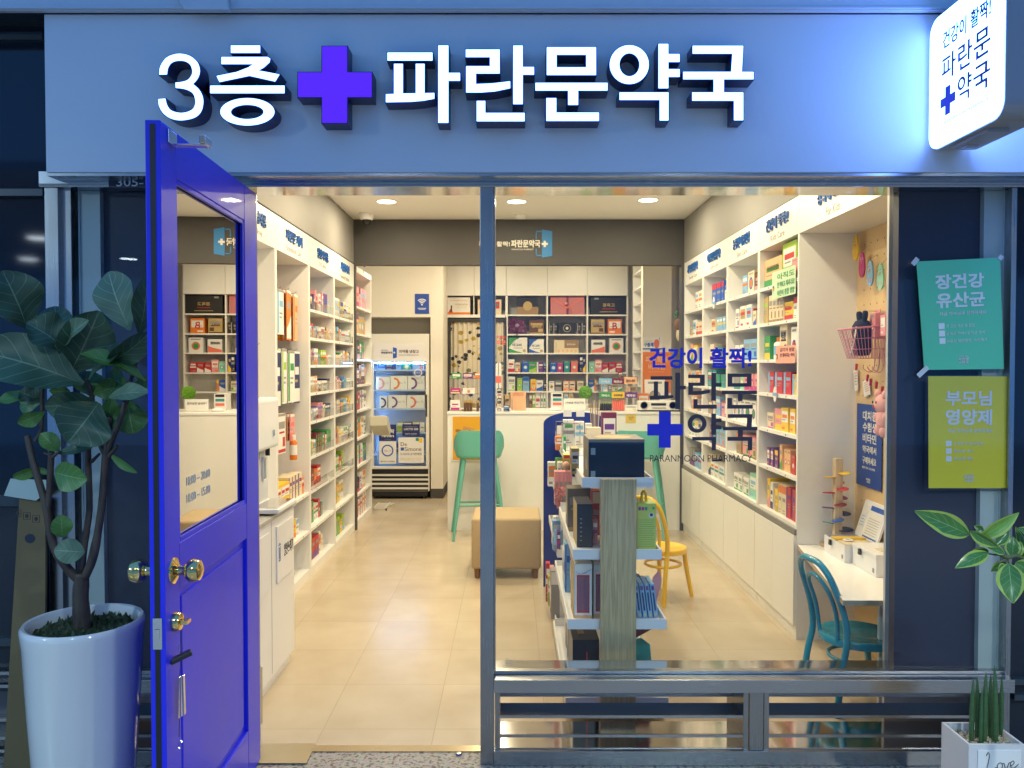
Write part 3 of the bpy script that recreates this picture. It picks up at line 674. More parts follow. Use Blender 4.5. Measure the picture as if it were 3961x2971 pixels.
b = MB(); b.lathe([(r_*0.885, h_) for r_, h_ in [(0.0,0.0),(0.138,0.0),(0.150,0.012),(0.165,0.18),(0.183,0.42),(0.196,0.63),(0.202,0.672),(0.201,0.686),(0.194,0.692),(0.184,0.690),(0.179,0.68),(0.176,0.655),(0.170,0.60),(0.0,0.60)]], pc.x, YPL, 0, CER, n=56); b.build('vessel', POT, smooth=0.9)
MOSS = M('dark_moss', (0.018,0.035,0.014), 0.95, var=0.6, scale=60, bump=1.0)
b = MB(); b.lathe([(0.155,0.650),(0.146,0.660),(0.10,0.664),(0.0,0.666)], pc.x, YPL, 0, MOSS, n=40)
rm = random.Random(3)
for k in range(260):
    a = rm.random()*2*PI; q = math.sqrt(rm.random())*0.142; x, y = pc.x+q*math.cos(a), YPL+q*math.sin(a); h = 0.008+rm.random()*0.012; s = 0.006+rm.random()*0.006
    b.add([(x-s,y,0.660),(x+s,y,0.660),(x,y+s,0.660),(x+rm.uniform(-s,s),y+rm.uniform(-s,s),0.664+h)], [(0,1,3),(1,2,3),(2,0,3)], MOSS)
b.build('moss', POT)
FIG = thing('fiddle_leaf_fig', (pc.x, YPL, 0.63), 'large fiddle leaf fig with forked bare trunks in the white pot', 'plant')
BARK = M('fig_bark', (0.050,0.036,0.028), 0.85, var=0.8, scale=40, bump=1.0, stretch=(1,1,0.35))
def R1(x, y, dy=0.0): return at(x/2.212, 950+y/2.212, YPL+dy)
def R2(x, y, dy=0.0): return at(x/2.212, 1650+y/2.212, YPL+dy)
b = MB()
b.tube(smooth_path([(pc.x, YPL, 0.615), R2(690,1500), R2(697,1330), R2(700,1250)], 4), [0.026]*4+[0.0235]*4+[0.022]*4+[0.018], BARK, n=12)
b.tube(smooth_path([R2(690,1330), R2(560,1190,-.02), R2(455,1010,-.03), R2(385,650,-.03), R2(290,330,-.02), R2(232,80,-.01)], 4), [0.0145-0.00025*i for i in range(21)], BARK, n=10)
b.tube(smooth_path([R2(405,720,-.03), R2(425,520,-.03), R2(440,215,-.05)], 4), 0.0095, BARK, n=8)
b.tube(smooth_path([R2(300,120,-.02), R1(355,1560,-.03), R1(362,1260,-.03), R1(392,960,-.03)], 4), 0.006, BARK, n=8)
b.tube(smooth_path([R2(690,1260,.02), R2(720,1000,.04), R2(765,700,.05), R2(752,160,.05), R1(790,1330,.04), R1(735,1150,.03)], 4), [0.012]*6+[0.010]*8+[0.008]*7, BARK, n=10)
b.tube(smooth_path([R2(730,1280,-.01), R2(800,1100,-.02), R2(868,700,-.02), R2(905,250,-.02), R1(940,1470,-.02)], 4), [0.014]*6+[0.0115]*7+[0.009]*4, BARK, n=10)
b.tube(smooth_path([R2(915,240,-.02), R1(1000,1560,-.02), R1(1080,1330,-.01), R1(1110,1190,0), R1(1195,900,0)], 4), [0.009]*9+[0.006]*8, BARK, n=8)
b.tube([R2(905,260,-.02), R2(840,130,-.03), R2(820,60,-.03)], [0.008,0.006,0.004], BARK, n=8); b.tube([R2(925,260,-.02), R2(1005,165,-.03)], [0.008,0.005], BARK, n=8)
b.tube([R2(785,300,.05), R2(850,235,.0)], [0.006,0.004], BARK, n=8); b.tube([R2(450,260,-.05), R2(510,210,-.06)], [0.006,0.004], BARK, n=8); b.tube([R2(440,250,-.05), R2(375,225,-.05)], [0.004,0.003], BARK, n=8)
b.build('trunk', FIG, smooth=1.0)
LD = leaf_mat('fig_leaf_dark', (0.032,0.080,0.045), (0.14,0.22,0.14), rough=0.45)
LM = leaf_mat('fig_leaf_mid', (0.065,0.17,0.035), (0.18,0.32,0.12), rough=0.45)
LU = leaf_mat('fig_leaf_pale', (0.10,0.18,0.11), (0.28,0.38,0.26), rough=0.55)
px2m = 0.000814/2.212
FL = [ # base, tip, base dy, tip dy, width, mat, roll, fold
 ((232,705),(20,215),-.02,-.10,370,LD,0.25,.25), ((1115,725),(930,225),.0,.04,300,LU,-0.35,.15), ((1190,760),(1262,270),-.01,-.04,200,LD,.3,.2),
 ((490,790),(470,520),.05,.09,220,LD,0,.2), ((600,1095),(850,560),.0,-.06,380,LD,.1,.35), ((560,885),(225,660),-.04,-.10,300,LD,.5,.5), ((540,870),(760,640),-.05,-.12,150,LU,-.8,.5),
 ((715,1185),(-190,900),-.03,-.13,420,LD,.35,.3), ((905,1010),(1290,740),-.03,-.10,200,LD,.5,.3), ((760,1150),(1130,840),-.02,-.06,150,LD,-.9,.4), ((1250,1160),(680,930),-.02,-.09,170,LM,.9,.4),
 ((350,1295),(-20,1330),-.02,-.06,130,LM,.8,.2), ((352,1330),(165,1250),-.02,-.05,170,LU,.3,.2), ((385,1420),(150,1520),-.03,-.07,120,LM,-.4,.3), ((350,1350),(170,1390),.02,.04,110,LM,.2,.2),
 ((815,1330),(385,1375),-.03,-.10,240,LD,-.35,.3), ((845,1345),(580,1690),-.04,-.13,400,LD,-.1,.22), ((800,1270),(1020,1190),.03,.06,170,LM,.2,.3), ((930,1300),(1270,1260),-.03,-.08,140,LU,-.6,.3),
 ((1085,1310),(1140,1610),.02,.03,250,LM,.1,.2), ((960,1290),(905,1580),.03,.05,190,LM,-.2,.2), ((1150,1180),(1290,1190),.02,.03,120,LM,0,.2), ((560,1430),(600,1530),.04,.05,150,LM,0,.2), ((420,1240),(600,1250),.04,.05,110,LM,.4,.2), ((1180,880),(1100,790),.05,.07,90,LU,0,.2), ((640,1010),(540,690),.07,.10,300,LD,-.2,.2), ((720,1180),(480,960),.04,.08,260,LD,.3,.2), ((380,980),(120,860),.03,.06,260,LD,-.3,.2), ((800,1300),(700,1080),.07,.09,220,LM,.3,.2), ((1100,1200),(930,1130),.05,.08,200,LM,-.2,.2), ((740,1350),(870,1560),.06,.09,230,LM,.1,.2), ((360,1300),(250,1180),.06,.09,200,LD,.1,.2)]
for k, (B, T, d0, d1, wd, mt, ro, fo) in enumerate(FL):
    leaf(FIG, R1(*B, d0), R1(*T, d1), wd*px2m*1.15, mt, ro, 0.16, fo, (1.35,0.62), 0.13, seed=k)
FL2 = [((505,205),(345,60),-.05,-.07,150,LM,.2,.2), ((470,390),(745,455),-.05,-.10,250,LM,.3,.25), ((335,350),(110,435),-.01,-.02,105,LM,-.5,.3), ((330,355),(410,410),-.01,-.01,50,LM,0,.2), ((945,235),(1172,395),-.02,-.05,75,LM,.6,.2), ((532,948),(520,755),-.04,-.05,170,LM,.1,.15), ((722,1075),(462,1060),-.05,-.10,210,LU,.1,.15), ((790,180),(500,230),-.02,-.05,90,LD,.5,.2)]
for k, (B, T, d0, d1, wd, mt, ro, fo) in enumerate(FL2):
    leaf(FIG, R2(*B, d0), R2(*T, d1), wd*px2m, mt, ro, 0.14, fo, (1.1,0.6), 0.06, seed=50+k)

# flattened cardboard with paper, leaning on the neighbour's glass
CB = M('cardboard', (0.155,0.115,0.055), 0.8, var=0.12, scale=6)
YC = -0.06
pp = [at(*q, YC) for q in ((75,1925),(176,1940),(168,2600),(28,2600))]
r = thing('cardboard_sheet', (pp[3].x, YC, 0.0), 'brown cardboard sheet leaning on the dark glass behind the fig', 'cardboard')
n0 = [(p.x, p.z) for p in pp]; n0[2] = (n0[2][0], 0.002); n0[3] = (n0[3][0]-0.02, 0.002)
b = MB(); b.prism(n0[::-1], YC, YC+0.012, CB); b.build('board', r)
hc = at(116, 2083, YC)
b = MB(); b.prism(ell(hc.x, hc.z, 0.019, 0.017, 20), YC-0.0012, YC-0.0002, M('hand_hole', (0.02,0.03,0.05), 0.8)); b.build('hand_hole', r)
b = MB()
for k in range(3):
    a = at(68+k*36, 1985+k*11, YC); s = 0.0135
    for x0, x1, z0, z1 in ((-s,s,s-.0015,s),(-s,s,-s,-s+.0015),(-s,-s+.0015,-s+.002,s-.002),(s-.0015,s,-s+.002,s-.002)): b.box(a.x+x0, a.x+x1, YC-0.001, YC-0.0002, a.z+z0, a.z+z1, INK)
    b.prism(ell(a.x, a.z, s*.5, s*.6, 8), YC-0.001, YC-0.0002, INK)
b.build('handling_marks', r)
pp = [at(*q, YC-.005) for q in ((22,1915),(48,1850),(185,1855),(185,1905),(145,1935))]
b = MB(); b.prism([(p.x,p.z) for p in pp][::-1], YC-0.016, YC-0.013, M('pale_paper', (0.40,0.50,0.46), 0.7)); b.build('paper', r)

# variegated plant reaching in from beside the frame
def L3(x, y, dy=0.0): return at(3480+x/2.6757, 1880+y/2.6757, -0.75+dy)
VP = thing('variegated_ficus', (1.66, -0.72, 0.0), 'variegated green and yellow leaved branch in front of the window end', 'plant')
LV = leaf_mat('ficus_leaf', (0.050,0.155,0.035), (0.20,0.34,0.12), edge=(0.30,0.40,0.07), rough=0.25)
LV2 = leaf_mat('ficus_leaf_light', (0.12,0.27,0.04), (0.24,0.38,0.12), edge=(0.34,0.42,0.08), rough=0.35)
GST = M('green_stem', (0.06,0.09,0.03), 0.6); 
b = MB(); j = L3(1110,740)
b.tube(smooth_path([(1.66,-0.72,0.33),(1.68,-0.73,0.6),(1.60,-0.74,0.80), L3(1290,760), j, L3(960,650), L3(830,560), L3(720,500)], 4), [0.010]*12+[0.006]*8+[0.003]*9, GST, n=8)
for a, c in (((1110,740),(1130,800)), ((1060,720),(905,700)), ((1110,740),(1180,700)), ((980,660),(1000,600)), ((1100,760),(1020,800))): b.tube([L3(*a), L3(*c)], [0.003,0.002], GST, n=6)
b.build('trunk', VP, smooth=1)
k3 = 1/2.6757*0.000727
for k, (B, T, d0, d1, wd, mt, ro, fo) in enumerate([((722,505),(155,258),0,-.04,235,LV,.1,.18), ((820,545),(1235,275),0,-.03,150,LV2,.35,.5), ((730,465),(1020,630),-.02,-.03,130,LV,.4,.4), ((915,690),(575,850),-.01,-.05,150,LV,.2,.2), ((920,670),(668,765),.01,-.01,150,LV,-.2,.3), ((1130,800),(1175,1215),-.01,-.06,260,LV,.05,.12), ((990,610),(1135,465),.02,.03,120,LV,.2,.3), ((1170,735),(1175,525),.01,.02,150,LV,0,.2), ((1085,700),(880,610),-.01,-.02,90,LV,.3,.3), ((1100,790),(945,885),.03,.04,110,LV,-.2,.25), ((870,460),(770,410),.02,.03,70,LV,0,.3), ((1190,740),(1250,570),.02,.03,110,LV,.3,.3), ((1200,790),(1360,900),.0,-.02,190,LV,0,.2), ((1290,760),(1200,420),.04,.05,100,LV,.5,.3), ((1400,520),(1225,435),.03,.0,110,LV,.4,.2), ((1100,820),(1020,870),.0,-.01,80,LV,0,.3), ((1330,800),(1500,500),.0,.03,200,LV,0,.2), ((1330,780),(1520,820),.02,.03,200,LV,0,.2)]):
    leaf(VP, L3(*B, d0), L3(*T, d1), wd*k3, mt, ro, 0.10, fo, (0.85,0.85), 0.05, seed=90+k)
b = MB(); b.lathe([(0,0),(0.09,0),(0.12,0.30),(0.125,0.32),(0.112,0.32),(0.108,0.29),(0,0.29)], 1.66, -0.72, 0, CER, n=32); b.build('pot', VP, smooth=0.8)

# square planter with snake plant
PL = thing('square_planter', (1.545, -0.398, 0), 'small square white planter with a Love plate by the window base', 'planter')
PLM = M('planter_paint', (0.58,0.58,0.60), 0.45, var=0.05, scale=10)
b = MB(); x0, x1, y0, y1 = 1.456, 1.634, -0.478, -0.318; zp = 0.292
b.box(x0, x1, y0, y0+0.008, 0, zp, PLM); b.box(x0, x1, y1-0.008, y1, 0, zp, PLM); b.box(x0, x0+0.008, y0+0.0082, y1-0.0082, 0, zp-0.0004, PLM); b.box(x1-0.008, x1, y0+0.0082, y1-0.0082, 0, zp-0.0004, PLM); b.box(x0+.0082, x1-.0082, y0+.0082, y1-.0082, 0.003, 0.262, PLM); b.build('box', PL)
b = MB(); rg = random.Random(5); GV = [M('gravel_'+n, c, 0.8) for n, c in (('tan',(0.40,0.31,0.20)),('pale',(0.52,0.45,0.34)),('dark',(0.05,0.05,0.05)),('brown',(0.22,0.15,0.08)))]
for k in range(900):
    x, y = rg.uniform(x0+.010, x1-.010), rg.uniform(y0+.010, y1-.010); s = rg.uniform(.0022,.0048); z = 0.264+rg.random()*.008
    mt = GV[2] if (rg.random() < .35 and y < -0.41) else GV[rg.choice((0,0,1,1,3))]
    b.add([(x-s,y,z),(x,y-s,z),(x+s,y,z),(x,y+s,z),(x,y,z+s),(x,y,z-s)], [(0,1,4),(1,2,4),(2,3,4),(3,0,4),(1,0,5),(2,1,5),(3,2,5),(0,3,5)], mt)
g = b.build('gravel', PL); g['kind'] = 'stuff'
b = MB(); b.box(x0+0.028, x1-0.012, y0-0.003, y0-0.0005, 0.16, zp-0.016, M('label_plate', (0.70,0.71,0.73), 0.4)); lp = b.build('label_plate', PL, bevel=0.001)
b = MB(); pts = lambda P: [(1.510+x*0.098, y0-0.0038, 0.208+z*0.062) for x, z in P]
for P in ([(.00,.80),(.06,.98),(.10,.80),(.06,.40),(.02,.10),(.08,.05),(.22,.10),(.34,.22)], [(.44,.45),(.36,.30),(.40,.12),(.50,.14),(.53,.32),(.46,.46),(.50,.40),(.58,.42)], [(.58,.42),(.62,.18),(.66,.12),(.74,.42),(.80,.44)], [(.78,.26),(.90,.40),(.88,.54),(.80,.44),(.80,.22),(.90,.16),(1.05,.38)]):
    b.tube(smooth_path(pts(P), 4), 0.0011, INK, n=6)
b.build('handwriting', lp)
SNK = thing('snake_plant', (1.545, -0.40, 0.262), 'upright dark green spear leaves growing from the gravel of the planter', 'plant')
SM = M('spear_leaf', (0.040,0.10,0.035), 0.5, var=0.75, scale=30, stretch=(.5,.5,3.5), bump=.3)
for px_, py0, py1, rad, dy in ((3757,2855,2618,.0105,0),(3780,2850,2612,.0105,.02),(3806,2862,2598,.0125,-.01),(3830,2850,2606,.011,.02),(3850,2860,2570,.0125,-.01),(3872,2845,2614,.010,.03),(3793,2850,2660,.008,-.02)):
    a = at(px_, py0, -0.40+dy); c = at(px_, py1, -0.40+dy); b = MB(); H_ = c.z-0.262
    b.lathe([(rad*.62,0),(rad*.76,H_*.25),(rad*.72,H_*.5),(rad*.55,H_*.75),(rad*.30,H_*.92),(0,H_)], a.x, -0.40+dy, 0.262, SM, n=12); lx = rad*.5*math.sin(px_*.37); b.v = [(x+lx*((z-0.262)/H_)**2, y, z) for x, y, z in b.v]; b.build('leaf', SNK, smooth=1)
# far corridor lamps mirror in the dark glass; near ones are added, unseen, for light
for k, (x, y, wt) in enumerate(((-7.37,-9.1,0),(-5.83,-9.1,0),(-6.03,-7.1,0),(-5.0,-3.7,150),(-1.0,-3.9,66),(1.4,-3.9,95),(3.6,-3.9,125))):
    r = thing('corridor_lamp', (x, y, 3.12), 'round cold corridor ceiling lamp, mirrored in glass if far, added if near', 'ceiling lamp', 'corridor ceiling lamps')
    b = MB(); b.lathe([(0.0,-0.004),(0.125,-0.004),(0.125,-0.001),(0,-0.001)], x, y, 3.12, emit('corridor_lamp_face', (0.75,0.88,1.0), 25.0), n=24); b.build('diffuser', r)
    if wt:
        l = bpy.data.lights.new('added_corridor_light', 'AREA'); l.shape = 'DISK'; l.size = 0.18; l.energy = wt; l.color = (0.66, 0.92, 1.0) if x < 3 else (0.90, 0.96, 0.92)
        o = bpy.data.objects.new('added_corridor_light', l); COL.objects.link(o); o.location = (x, y, 3.10)
        if x > -3: l.spread = math.radians(152)
# ================================================================== shop lamps
LFI = emit('downlight_face', (1.0,0.86,0.60), 9.0); TRIM = M('lamp_trim', (0.8,0.8,0.78), 0.4)
def downlight(x, y, z, label, watts=LAMP_W, group=None):
    r = thing('downlight', (x, y, z), label, 'ceiling lamp', group)
    MB().lathe([(0.088,0.0),(0.088,-0.004),(0.076,-0.006),(0.074,-0.0005)], x, y, z, TRIM, n=28).build('trim', r, smooth=.5)
    MB().lathe([(0.0,-0.0045),(0.0735,-0.0045),(0.0735,-0.001),(0,-0.001)], x, y, z, LFI, n=28).build('diffuser', r)
    l = bpy.data.lights.new('downlight_bulb', 'AREA'); l.shape = 'DISK'; l.size = 0.14; l.energy = watts; l.color = LAMP_COL
    o = bpy.data.objects.new('downlight_bulb', l); COL.objects.link(o); o.location = (x, y, z-0.012)
    return r
vis = [at(1495,782,3.43), at(1998,782,3.43), at(2507,775,3.37)]
for p, n in zip(vis, ('leftmost lit round downlight, nearest the security camera', 'middle lit round downlight, beside the steel mullion', 'rightmost lit round downlight in the shop ceiling')):
    downlight(p.x, p.y, 2.82, n, group='ceiling downlights of the shop')
for y in (0.72, 2.15):
    for x in (-0.85, 0.04, 1.0): downlight(x, y, 2.82, 'round shop downlight above the door and window, hidden by the header', group='ceiling downlights of the shop')
for x, y in ((-1.0,4.9), (-0.2,5.6), (0.85,5.6)): downlight(x, y, 2.82, 'round downlight over the back counter, hidden above the dark soffit', LAMP_W*.95, group='ceiling downlights of the shop')
p = at(1418, 836, 3.95)
r = thing('security_camera', (p.x, 3.95, 2.82), 'white dome security camera on the ceiling by the left corner', 'security camera')
MB().lathe([(0.062,0.0),(0.064,-0.02),(0.056,-0.045),(0.050,-0.055),(0.042,-0.056)], p.x, 3.95, 2.82, WHITEP, n=24).build('housing', r, smooth=.6)
MB().lathe([(0.041,-0.055),(0.037,-0.078),(0.022,-0.095),(0,-0.10)], p.x, 3.95, 2.82, M('smoked_dome',(0.01,0.01,0.012),0.08), n=24).build('dome', r, smooth=1)
p = at(2014, 826, 4.0)
tag(MB().lathe([(0.055,0.0),(0.055,-0.012),(0.042,-0.03),(0.02,-0.038),(0,-0.038)], p.x, 4.0, 2.82, WHITEP, n=24).build('smoke_detector', smooth=.6), 'small white smoke detector on the shop ceiling', 'smoke detector')

# wall logo on the soffit
YS = 4.2195
LG = thing('soffit_logo', (0.3, YS, 2.45), 'pharmacy name with blue door emblem on the dark soffit', 'wall lettering')
CRM = M('cream_letters', (0.78,0.74,0.66), 0.5); LB = M('emblem_blue', (0.03,0.20,0.48), 0.5)
b = MB(); ptext(b, '건강이활짝!', 1852, 1972, 934, 954, YS, CRM, 0.02, 0.004); ptext(b, '파란문약국', 1977, 2090, 928, 957, YS, CRM, 0.03, 0.004); ptext(b, 'PARANMOON PHARMACY', 1979, 2064, 962, 968, YS, CRM, 0, 0.003)
b.build('lettering', LG)
b = MB(); P = [at(*q, YS) for q in ((2096,888),(2136,895),(2136,990),(2096,997))]; b.prism([(p.x,p.z) for p in P][::-1], YS-0.005, YS, LB)
for x0, x1, y0, y1 in ((2072,2094,893,898),(2072,2076,893,925),(2072,2094,986,991),(2072,2076,962,991)): a, c = at(x0,y0,YS), at(x1,y1,YS); b.box(a.x, c.x, YS-0.004, YS, c.z, a.z, LB)
b.build('door_emblem', LG)
b = MB(); 
for x0, x1, y0, y1 in ((2095,2119,940,948),(2103,2111,932,956)): a, c = at(x0,y0,YS), at(x1,y1,YS); b.box(a.x, c.x, YS-0.0075-(.0004 if x0==2103 else 0), YS-0.0052, c.z, a.z, CRM)
b.build('cross', LG)

# ================================================================== products
PAL = dict(white=(0.74,0.73,0.70), cream=(0.68,0.58,0.40), yellow=(0.75,0.50,0.03), orange=(0.72,0.19,0.02), red=(0.50,0.025,0.03), pink=(0.70,0.28,0.30), magenta=(0.42,0.03,0.20), purple=(0.14,0.04,0.22),
  navy=(0.012,0.022,0.12), blue=(0.02,0.10,0.45), sky=(0.20,0.42,0.66), teal=(0.02,0.24,0.24), green=(0.04,0.28,0.07), lime=(0.32,0.50,0.05), brown=(0.10,0.045,0.025), gold=(0.45,0.32,0.12), black=(0.014,0.013,0.015), grey=(0.28,0.27,0.26), coral=(0.70,0.16,0.10), mint=(0.25,0.58,0.45), wine=(0.16,0.015,0.04), kraft=(0.30,0.19,0.09), apricot=(0.75,0.42,0.22))
for k, v in PAL.items(): M('print_'+k, v, 0.42, var=0.04, scale=20)
def PM(k): return MATS['print_'+k]
ORD = ['first','second','third','fourth','fifth','sixth','seventh','eighth','ninth','tenth','eleventh','twelfth','thirteenth','fourteenth','fifteenth','sixteenth','seventeenth','eighteenth']
rp = random.Random(11)
def art(mb, w, h, body, acc, style, yf=0.0, x0=0.0, z0=0.0, f=0.0005, r=None):
    """printed front of a packet, drawn as thin layers on the face y=yf"""
    r = r or rp; a = PM(acc); ink = PM('grey') if body not in ('navy','black','wine','brown','purple') else PM('gold')
    def q(u0, u1, v0, v1, m, k=1): mb.box(x0+(u0-.5)*w, x0+(u1-.5)*w, yf-f*k, yf-0.00002-f*(k-1), z0+v0*h, z0+v1*h, m)
    second = PM('white') if body not in ('white','cream') else PM(r.choice(['sky','red','green','gold','orange']))
    if style == 0: q(.02,.98,.02,.28,a); q(.15,.85,.55,.70,a); q(.15,.6,.40,.45,ink)
    elif style == 1: q(.02,.98,.72,.98,a); q(.15,.85,.46,.58,ink); q(.2,.7,.14,.18,ink); q(.2,.8,.06,.09,ink)
    elif style == 2: mb.prism([(x0-.48*w,z0+.02*h),(x0+.48*w,z0+.02*h),(x0+.48*w,z0+.5*h),(x0+.1*w,z0+.36*h),(x0-.48*w,z0+.22*h)], yf-f, yf-0.00002, a); q(.12,.8,.62,.78,ink)
    elif style == 3: mb.prism(ell(x0, z0+.45*h, min(w,h)*.30, min(w,h)*.30, 18)[::-1], yf-f, yf-0.00002, a); mb.prism(ell(x0, z0+.45*h, min(w,h)*.2, min(w,h)*.2, 14)[::-1], yf-2*f, yf-f-0.00002, second); q(.15,.85,.86,.93,ink)
    elif style == 4: q(.02,.26,.02,.98,a); q(.36,.9,.62,.76,a); q(.36,.8,.45,.49,ink); q(.36,.7,.36,.40,ink)
    elif style == 5: q(.08,.92,.40,.86,second); q(.16,.84,.58,.72,a,2); q(.16,.6,.48,.52,ink,2); q(.1,.5,.1,.2,a)
    elif style == 6: q(.1,.9,.62,.80,ink); q(.15,.85,.50,.55,a); q(.02,.98,.02,.10,a); q(.6,.92,.16,.40,a)
    elif style == 7: q(.02,.98,.46,.60,a); q(.12,.88,.70,.86,second); q(.1,.55,.2,.25,ink); q(.1,.75,.11,.15,ink)
def place(mb, name, loc, rz, label, cat, group=None, smooth=0, bevel=0):
    o = mb.build(name, None, local=True, smooth=smooth, bevel=bevel); o.location = loc; o.rotation_euler = (0,0,rz)
    return tag(o, label, cat, group)
STY = ['a {a} lower band','a {a} top band','a {a} swoosh','a {a} round emblem','a {a} side stripe','a {a} printed panel','{a} printing','a {a} middle stripe']
def product(loc, rz, w, h, d, body, acc, style, where, name='medicine_box', cat='medicine box', group=None, adj=''):
    mb = MB()
    if name.endswith('bottle') or name.endswith('jar'):
        r_ = min(w, d)/2; cap = PM(acc); bm_ = PM(body)
        mb.lathe([(0,0),(r_*.95,0),(r_,.02*h),(r_,.68*h),(r_*.85,.76*h),(r_*.5,.80*h)], 0, r_, 0, bm_, n=14); mb.lathe([(r_*.62,.80*h),(r_*.62,.99*h),(0,h)], 0, r_, 0, cap, n=14)
        mb.lathe([(r_*1.01,.2*h),(r_*1.01,.6*h)], 0, r_, 0, PM('white' if body != 'white' else 'sky'), n=14)
        return place(mb, name, loc, rz, label_fit(f'{adj} {body} bottle with {acc} cap', where), cat, group, smooth=.6)
    if name == 'pouch':
        mb.prism([(-.5*w,0),(.5*w,0),(.5*w,.9*h),(.46*w,h),(-.46*w,h),(-.5*w,.9*h)], 0.0, d, PM(body)); art(mb, w*.9, h*.85, body, acc, style, 0.0, 0, .03*h)
        return place(mb, name, loc, rz, label_fit(f'{adj} {body} pouch with {STY[style].format(a=acc)}', where), cat, group)
    mb.box(-w/2, w/2, 0, d, 0, h, PM(body)); art(mb, w, h, body, acc, style)
    # narrow sides carry a simple band too
    mb.box(-w/2-0.0004, -w/2-0.00002, d*.1, d*.9, h*.62, h*.80, PM(acc)); mb.box(w/2+0.00002, w/2+0.0004, d*.1, d*.9, h*.62, h*.80, PM(acc))
    return place(mb, name, loc, rz, label_fit(f'{adj} {body} {"carton" if h > w*1.2 else "box"} with {STY[style].format(a=acc)}', where), cat, group)
def label_fit(a, where):
    s = ' '.join((a + ', ' + where).split()) if where else ' '.join(a.split())
    return s
def item_colours(pal, r):
    bd = r.choice(pal); ac = r.choice([c for c in ('red','blue','green','orange','navy','pink','purple','teal','gold','yellow','magenta','sky') if c != bd]); return bd, ac

def shelf_fill(side, x, y0, y1, z, hmax, where, pal, wr, seed, group, name='medicine_box', cat='medicine box', gap=(0,.004), fillto=1.0, hmin=.62, depth=(.07,.11), stack=0.0):
    """packets standing along a shelf of a side wall; left to right as seen in the photograph"""
    r = random.Random(seed); pos = y0; k = 0; end = y0 + (y1-y0)*fillto; lst = []
    while True:
        w = r.uniform(*wr)
        if pos + w > end: break
        lst.append((pos, w)); pos += w + r.uniform(*gap)
    if side == 'R': lst = lst[::-1]
    bd, ac = item_colours(pal, r); st = r.randrange(8); hh = r.uniform(hmin, .9)*hmax
    for i, (p, w) in enumerate(lst):
        if r.random() < .62 or i == 0: bd, ac = item_colours(pal, r); st = r.randrange(8); hh = r.uniform(hmin, .95)*hmax
        d = r.uniform(*depth)
        loc = (x, p+w/2, z); rz = (PI/2 if side == 'L' else -PI/2) + (r.gauss(0,.035) if w < .12 else r.gauss(0,.015))
        product(loc, rz, w*.97, hh, d, bd, ac, st, f'{ORD[i]} from left, {where}', name, cat, group)

# ================================================================== left wall of shelves
XL, XLB = -1.43, -1.74
BAYS_L = [(0.262,1.046,'near_door'), (1.05,1.838,'hooks'), (1.842,2.628,'hanging packs'), (2.632,3.418,'over the counter'), (3.422,4.210,'household')]
SHELF_L = [1.903, 1.70, 1.505, 1.305, 1.10, 0.85, 0.605, 0.335]
HOLE = M('peg_hole', (0.05,0.04,0.03), 0.8)
def bay_unit(side, y0, y1, shelves, label, ko, en, boardz=2.205, top=2.412, base=None, group='wall shelving bays of the shop'):
    xf = XL if side == 'L' else XR; s = -1 if side == 'L' else 1      # s: direction into the wall
    xb = XLB if side == 'L' else XRB
    r = thing('wall_shelf', ((xf+xb)/2, (y0+y1)/2, 0), label, 'shelving', group)
    b = MB(); b.box(xf, xb, y0, y0+0.018, 0, top, WHITE); b.box(xf, xb, y1-0.018, y1, 0, top, WHITE); b.build('side_panel', r)
    b = MB(); b.box(xb+s*0.002, xb+s*0.012, y0+.0002, y1-.0002, 0, top, WHITE); b.build('back_panel', r)
    h = MB(); h.box(xf-s*0.0012, xf+s*0.016, y0+0.0005, y1-0.0005, boardz, top+0.0005, WHITE); h.box(xf+s*0.0165, xb, y0+.0185, y1-.0185, boardz, boardz+0.016, WHITE); hd = h.build('header_board', r)
    for z in shelves:
        b = MB(); b.box(xf+s*0.001, xb, y0+.0183, y1-.0183, z-0.020, z, WHITE)
        for q in (y0+.19, y1-.19): b.box(xf+s*0.0005, xf+s*0.00099, q-.006, q+.006, z-0.014, z-0.006, HOLE)
        b.build('shelf', r)
    b = MB(); b.box(xf+s*0.002, xb, y0+.0183, y1-.0183, 0.0, 0.06 if base is None else base, WHITE); b.build('plinth', r)
    ym = (y0+y1)/2; rx = (0,1,0) if side == 'L' else (0,-1,0); out = (1,0,0) if side == 'L' else (-1,0,0)
    b = MB(); n = len(ko)
    put_text(b, ko, (xf-s*0.0013, ym, boardz+.125), min(.38,.068*n), .074, M('raised_letter_blue', (0.012,0.10,0.36), 0.4), rx, (0,0,1), out, t=0.010, bold=0.008); b.build('raised_lettering', hd)
    b = MB(); put_text(b, en, (xf-s*0.0013, ym, boardz+.045), min(.36,.027*len(en)), .036, GREYINK, rx, (0,0,1), out, t=0.0008); b.build('lettering', hd)
    return r
XR, XRB = 1.555, 1.87
bay_unit('L', *BAYS_L[0][:2], [], 'white shelving bay nearest the blue door, mostly hidden behind it', '건강식품', 'Health food')
HK = bay_unit('L', *BAYS_L[1][:2], [0.605], 'white shelving bay with bare hooks behind the water dispenser', '일반의약외품', 'Quasi drug')
PK = bay_unit('L', *BAYS_L[2][:2], [0.605, 0.335], 'white shelving bay with packs on hooks above mouthwash bottles', '파란문 케어', 'Paranmoon Care')
bay_unit('L', *BAYS_L[3][:2], SHELF_L, 'white shelving bay marked OTC drug, crowded with medicine boxes', '일반의약품', 'OTC drug')
bay_unit('L', *BAYS_L[4][:2], SHELF_L, 'white shelving bay marked Household Medicine beside the charcoal upright', '가정상비약', 'Household Medicine')
palA = ['white','white','cream','pink','white','sky','apricot','yellow','coral','white','lime','purple','navy']
palB = ['white','yellow','white','cream','orange','navy','pink','white','green','sky','red']
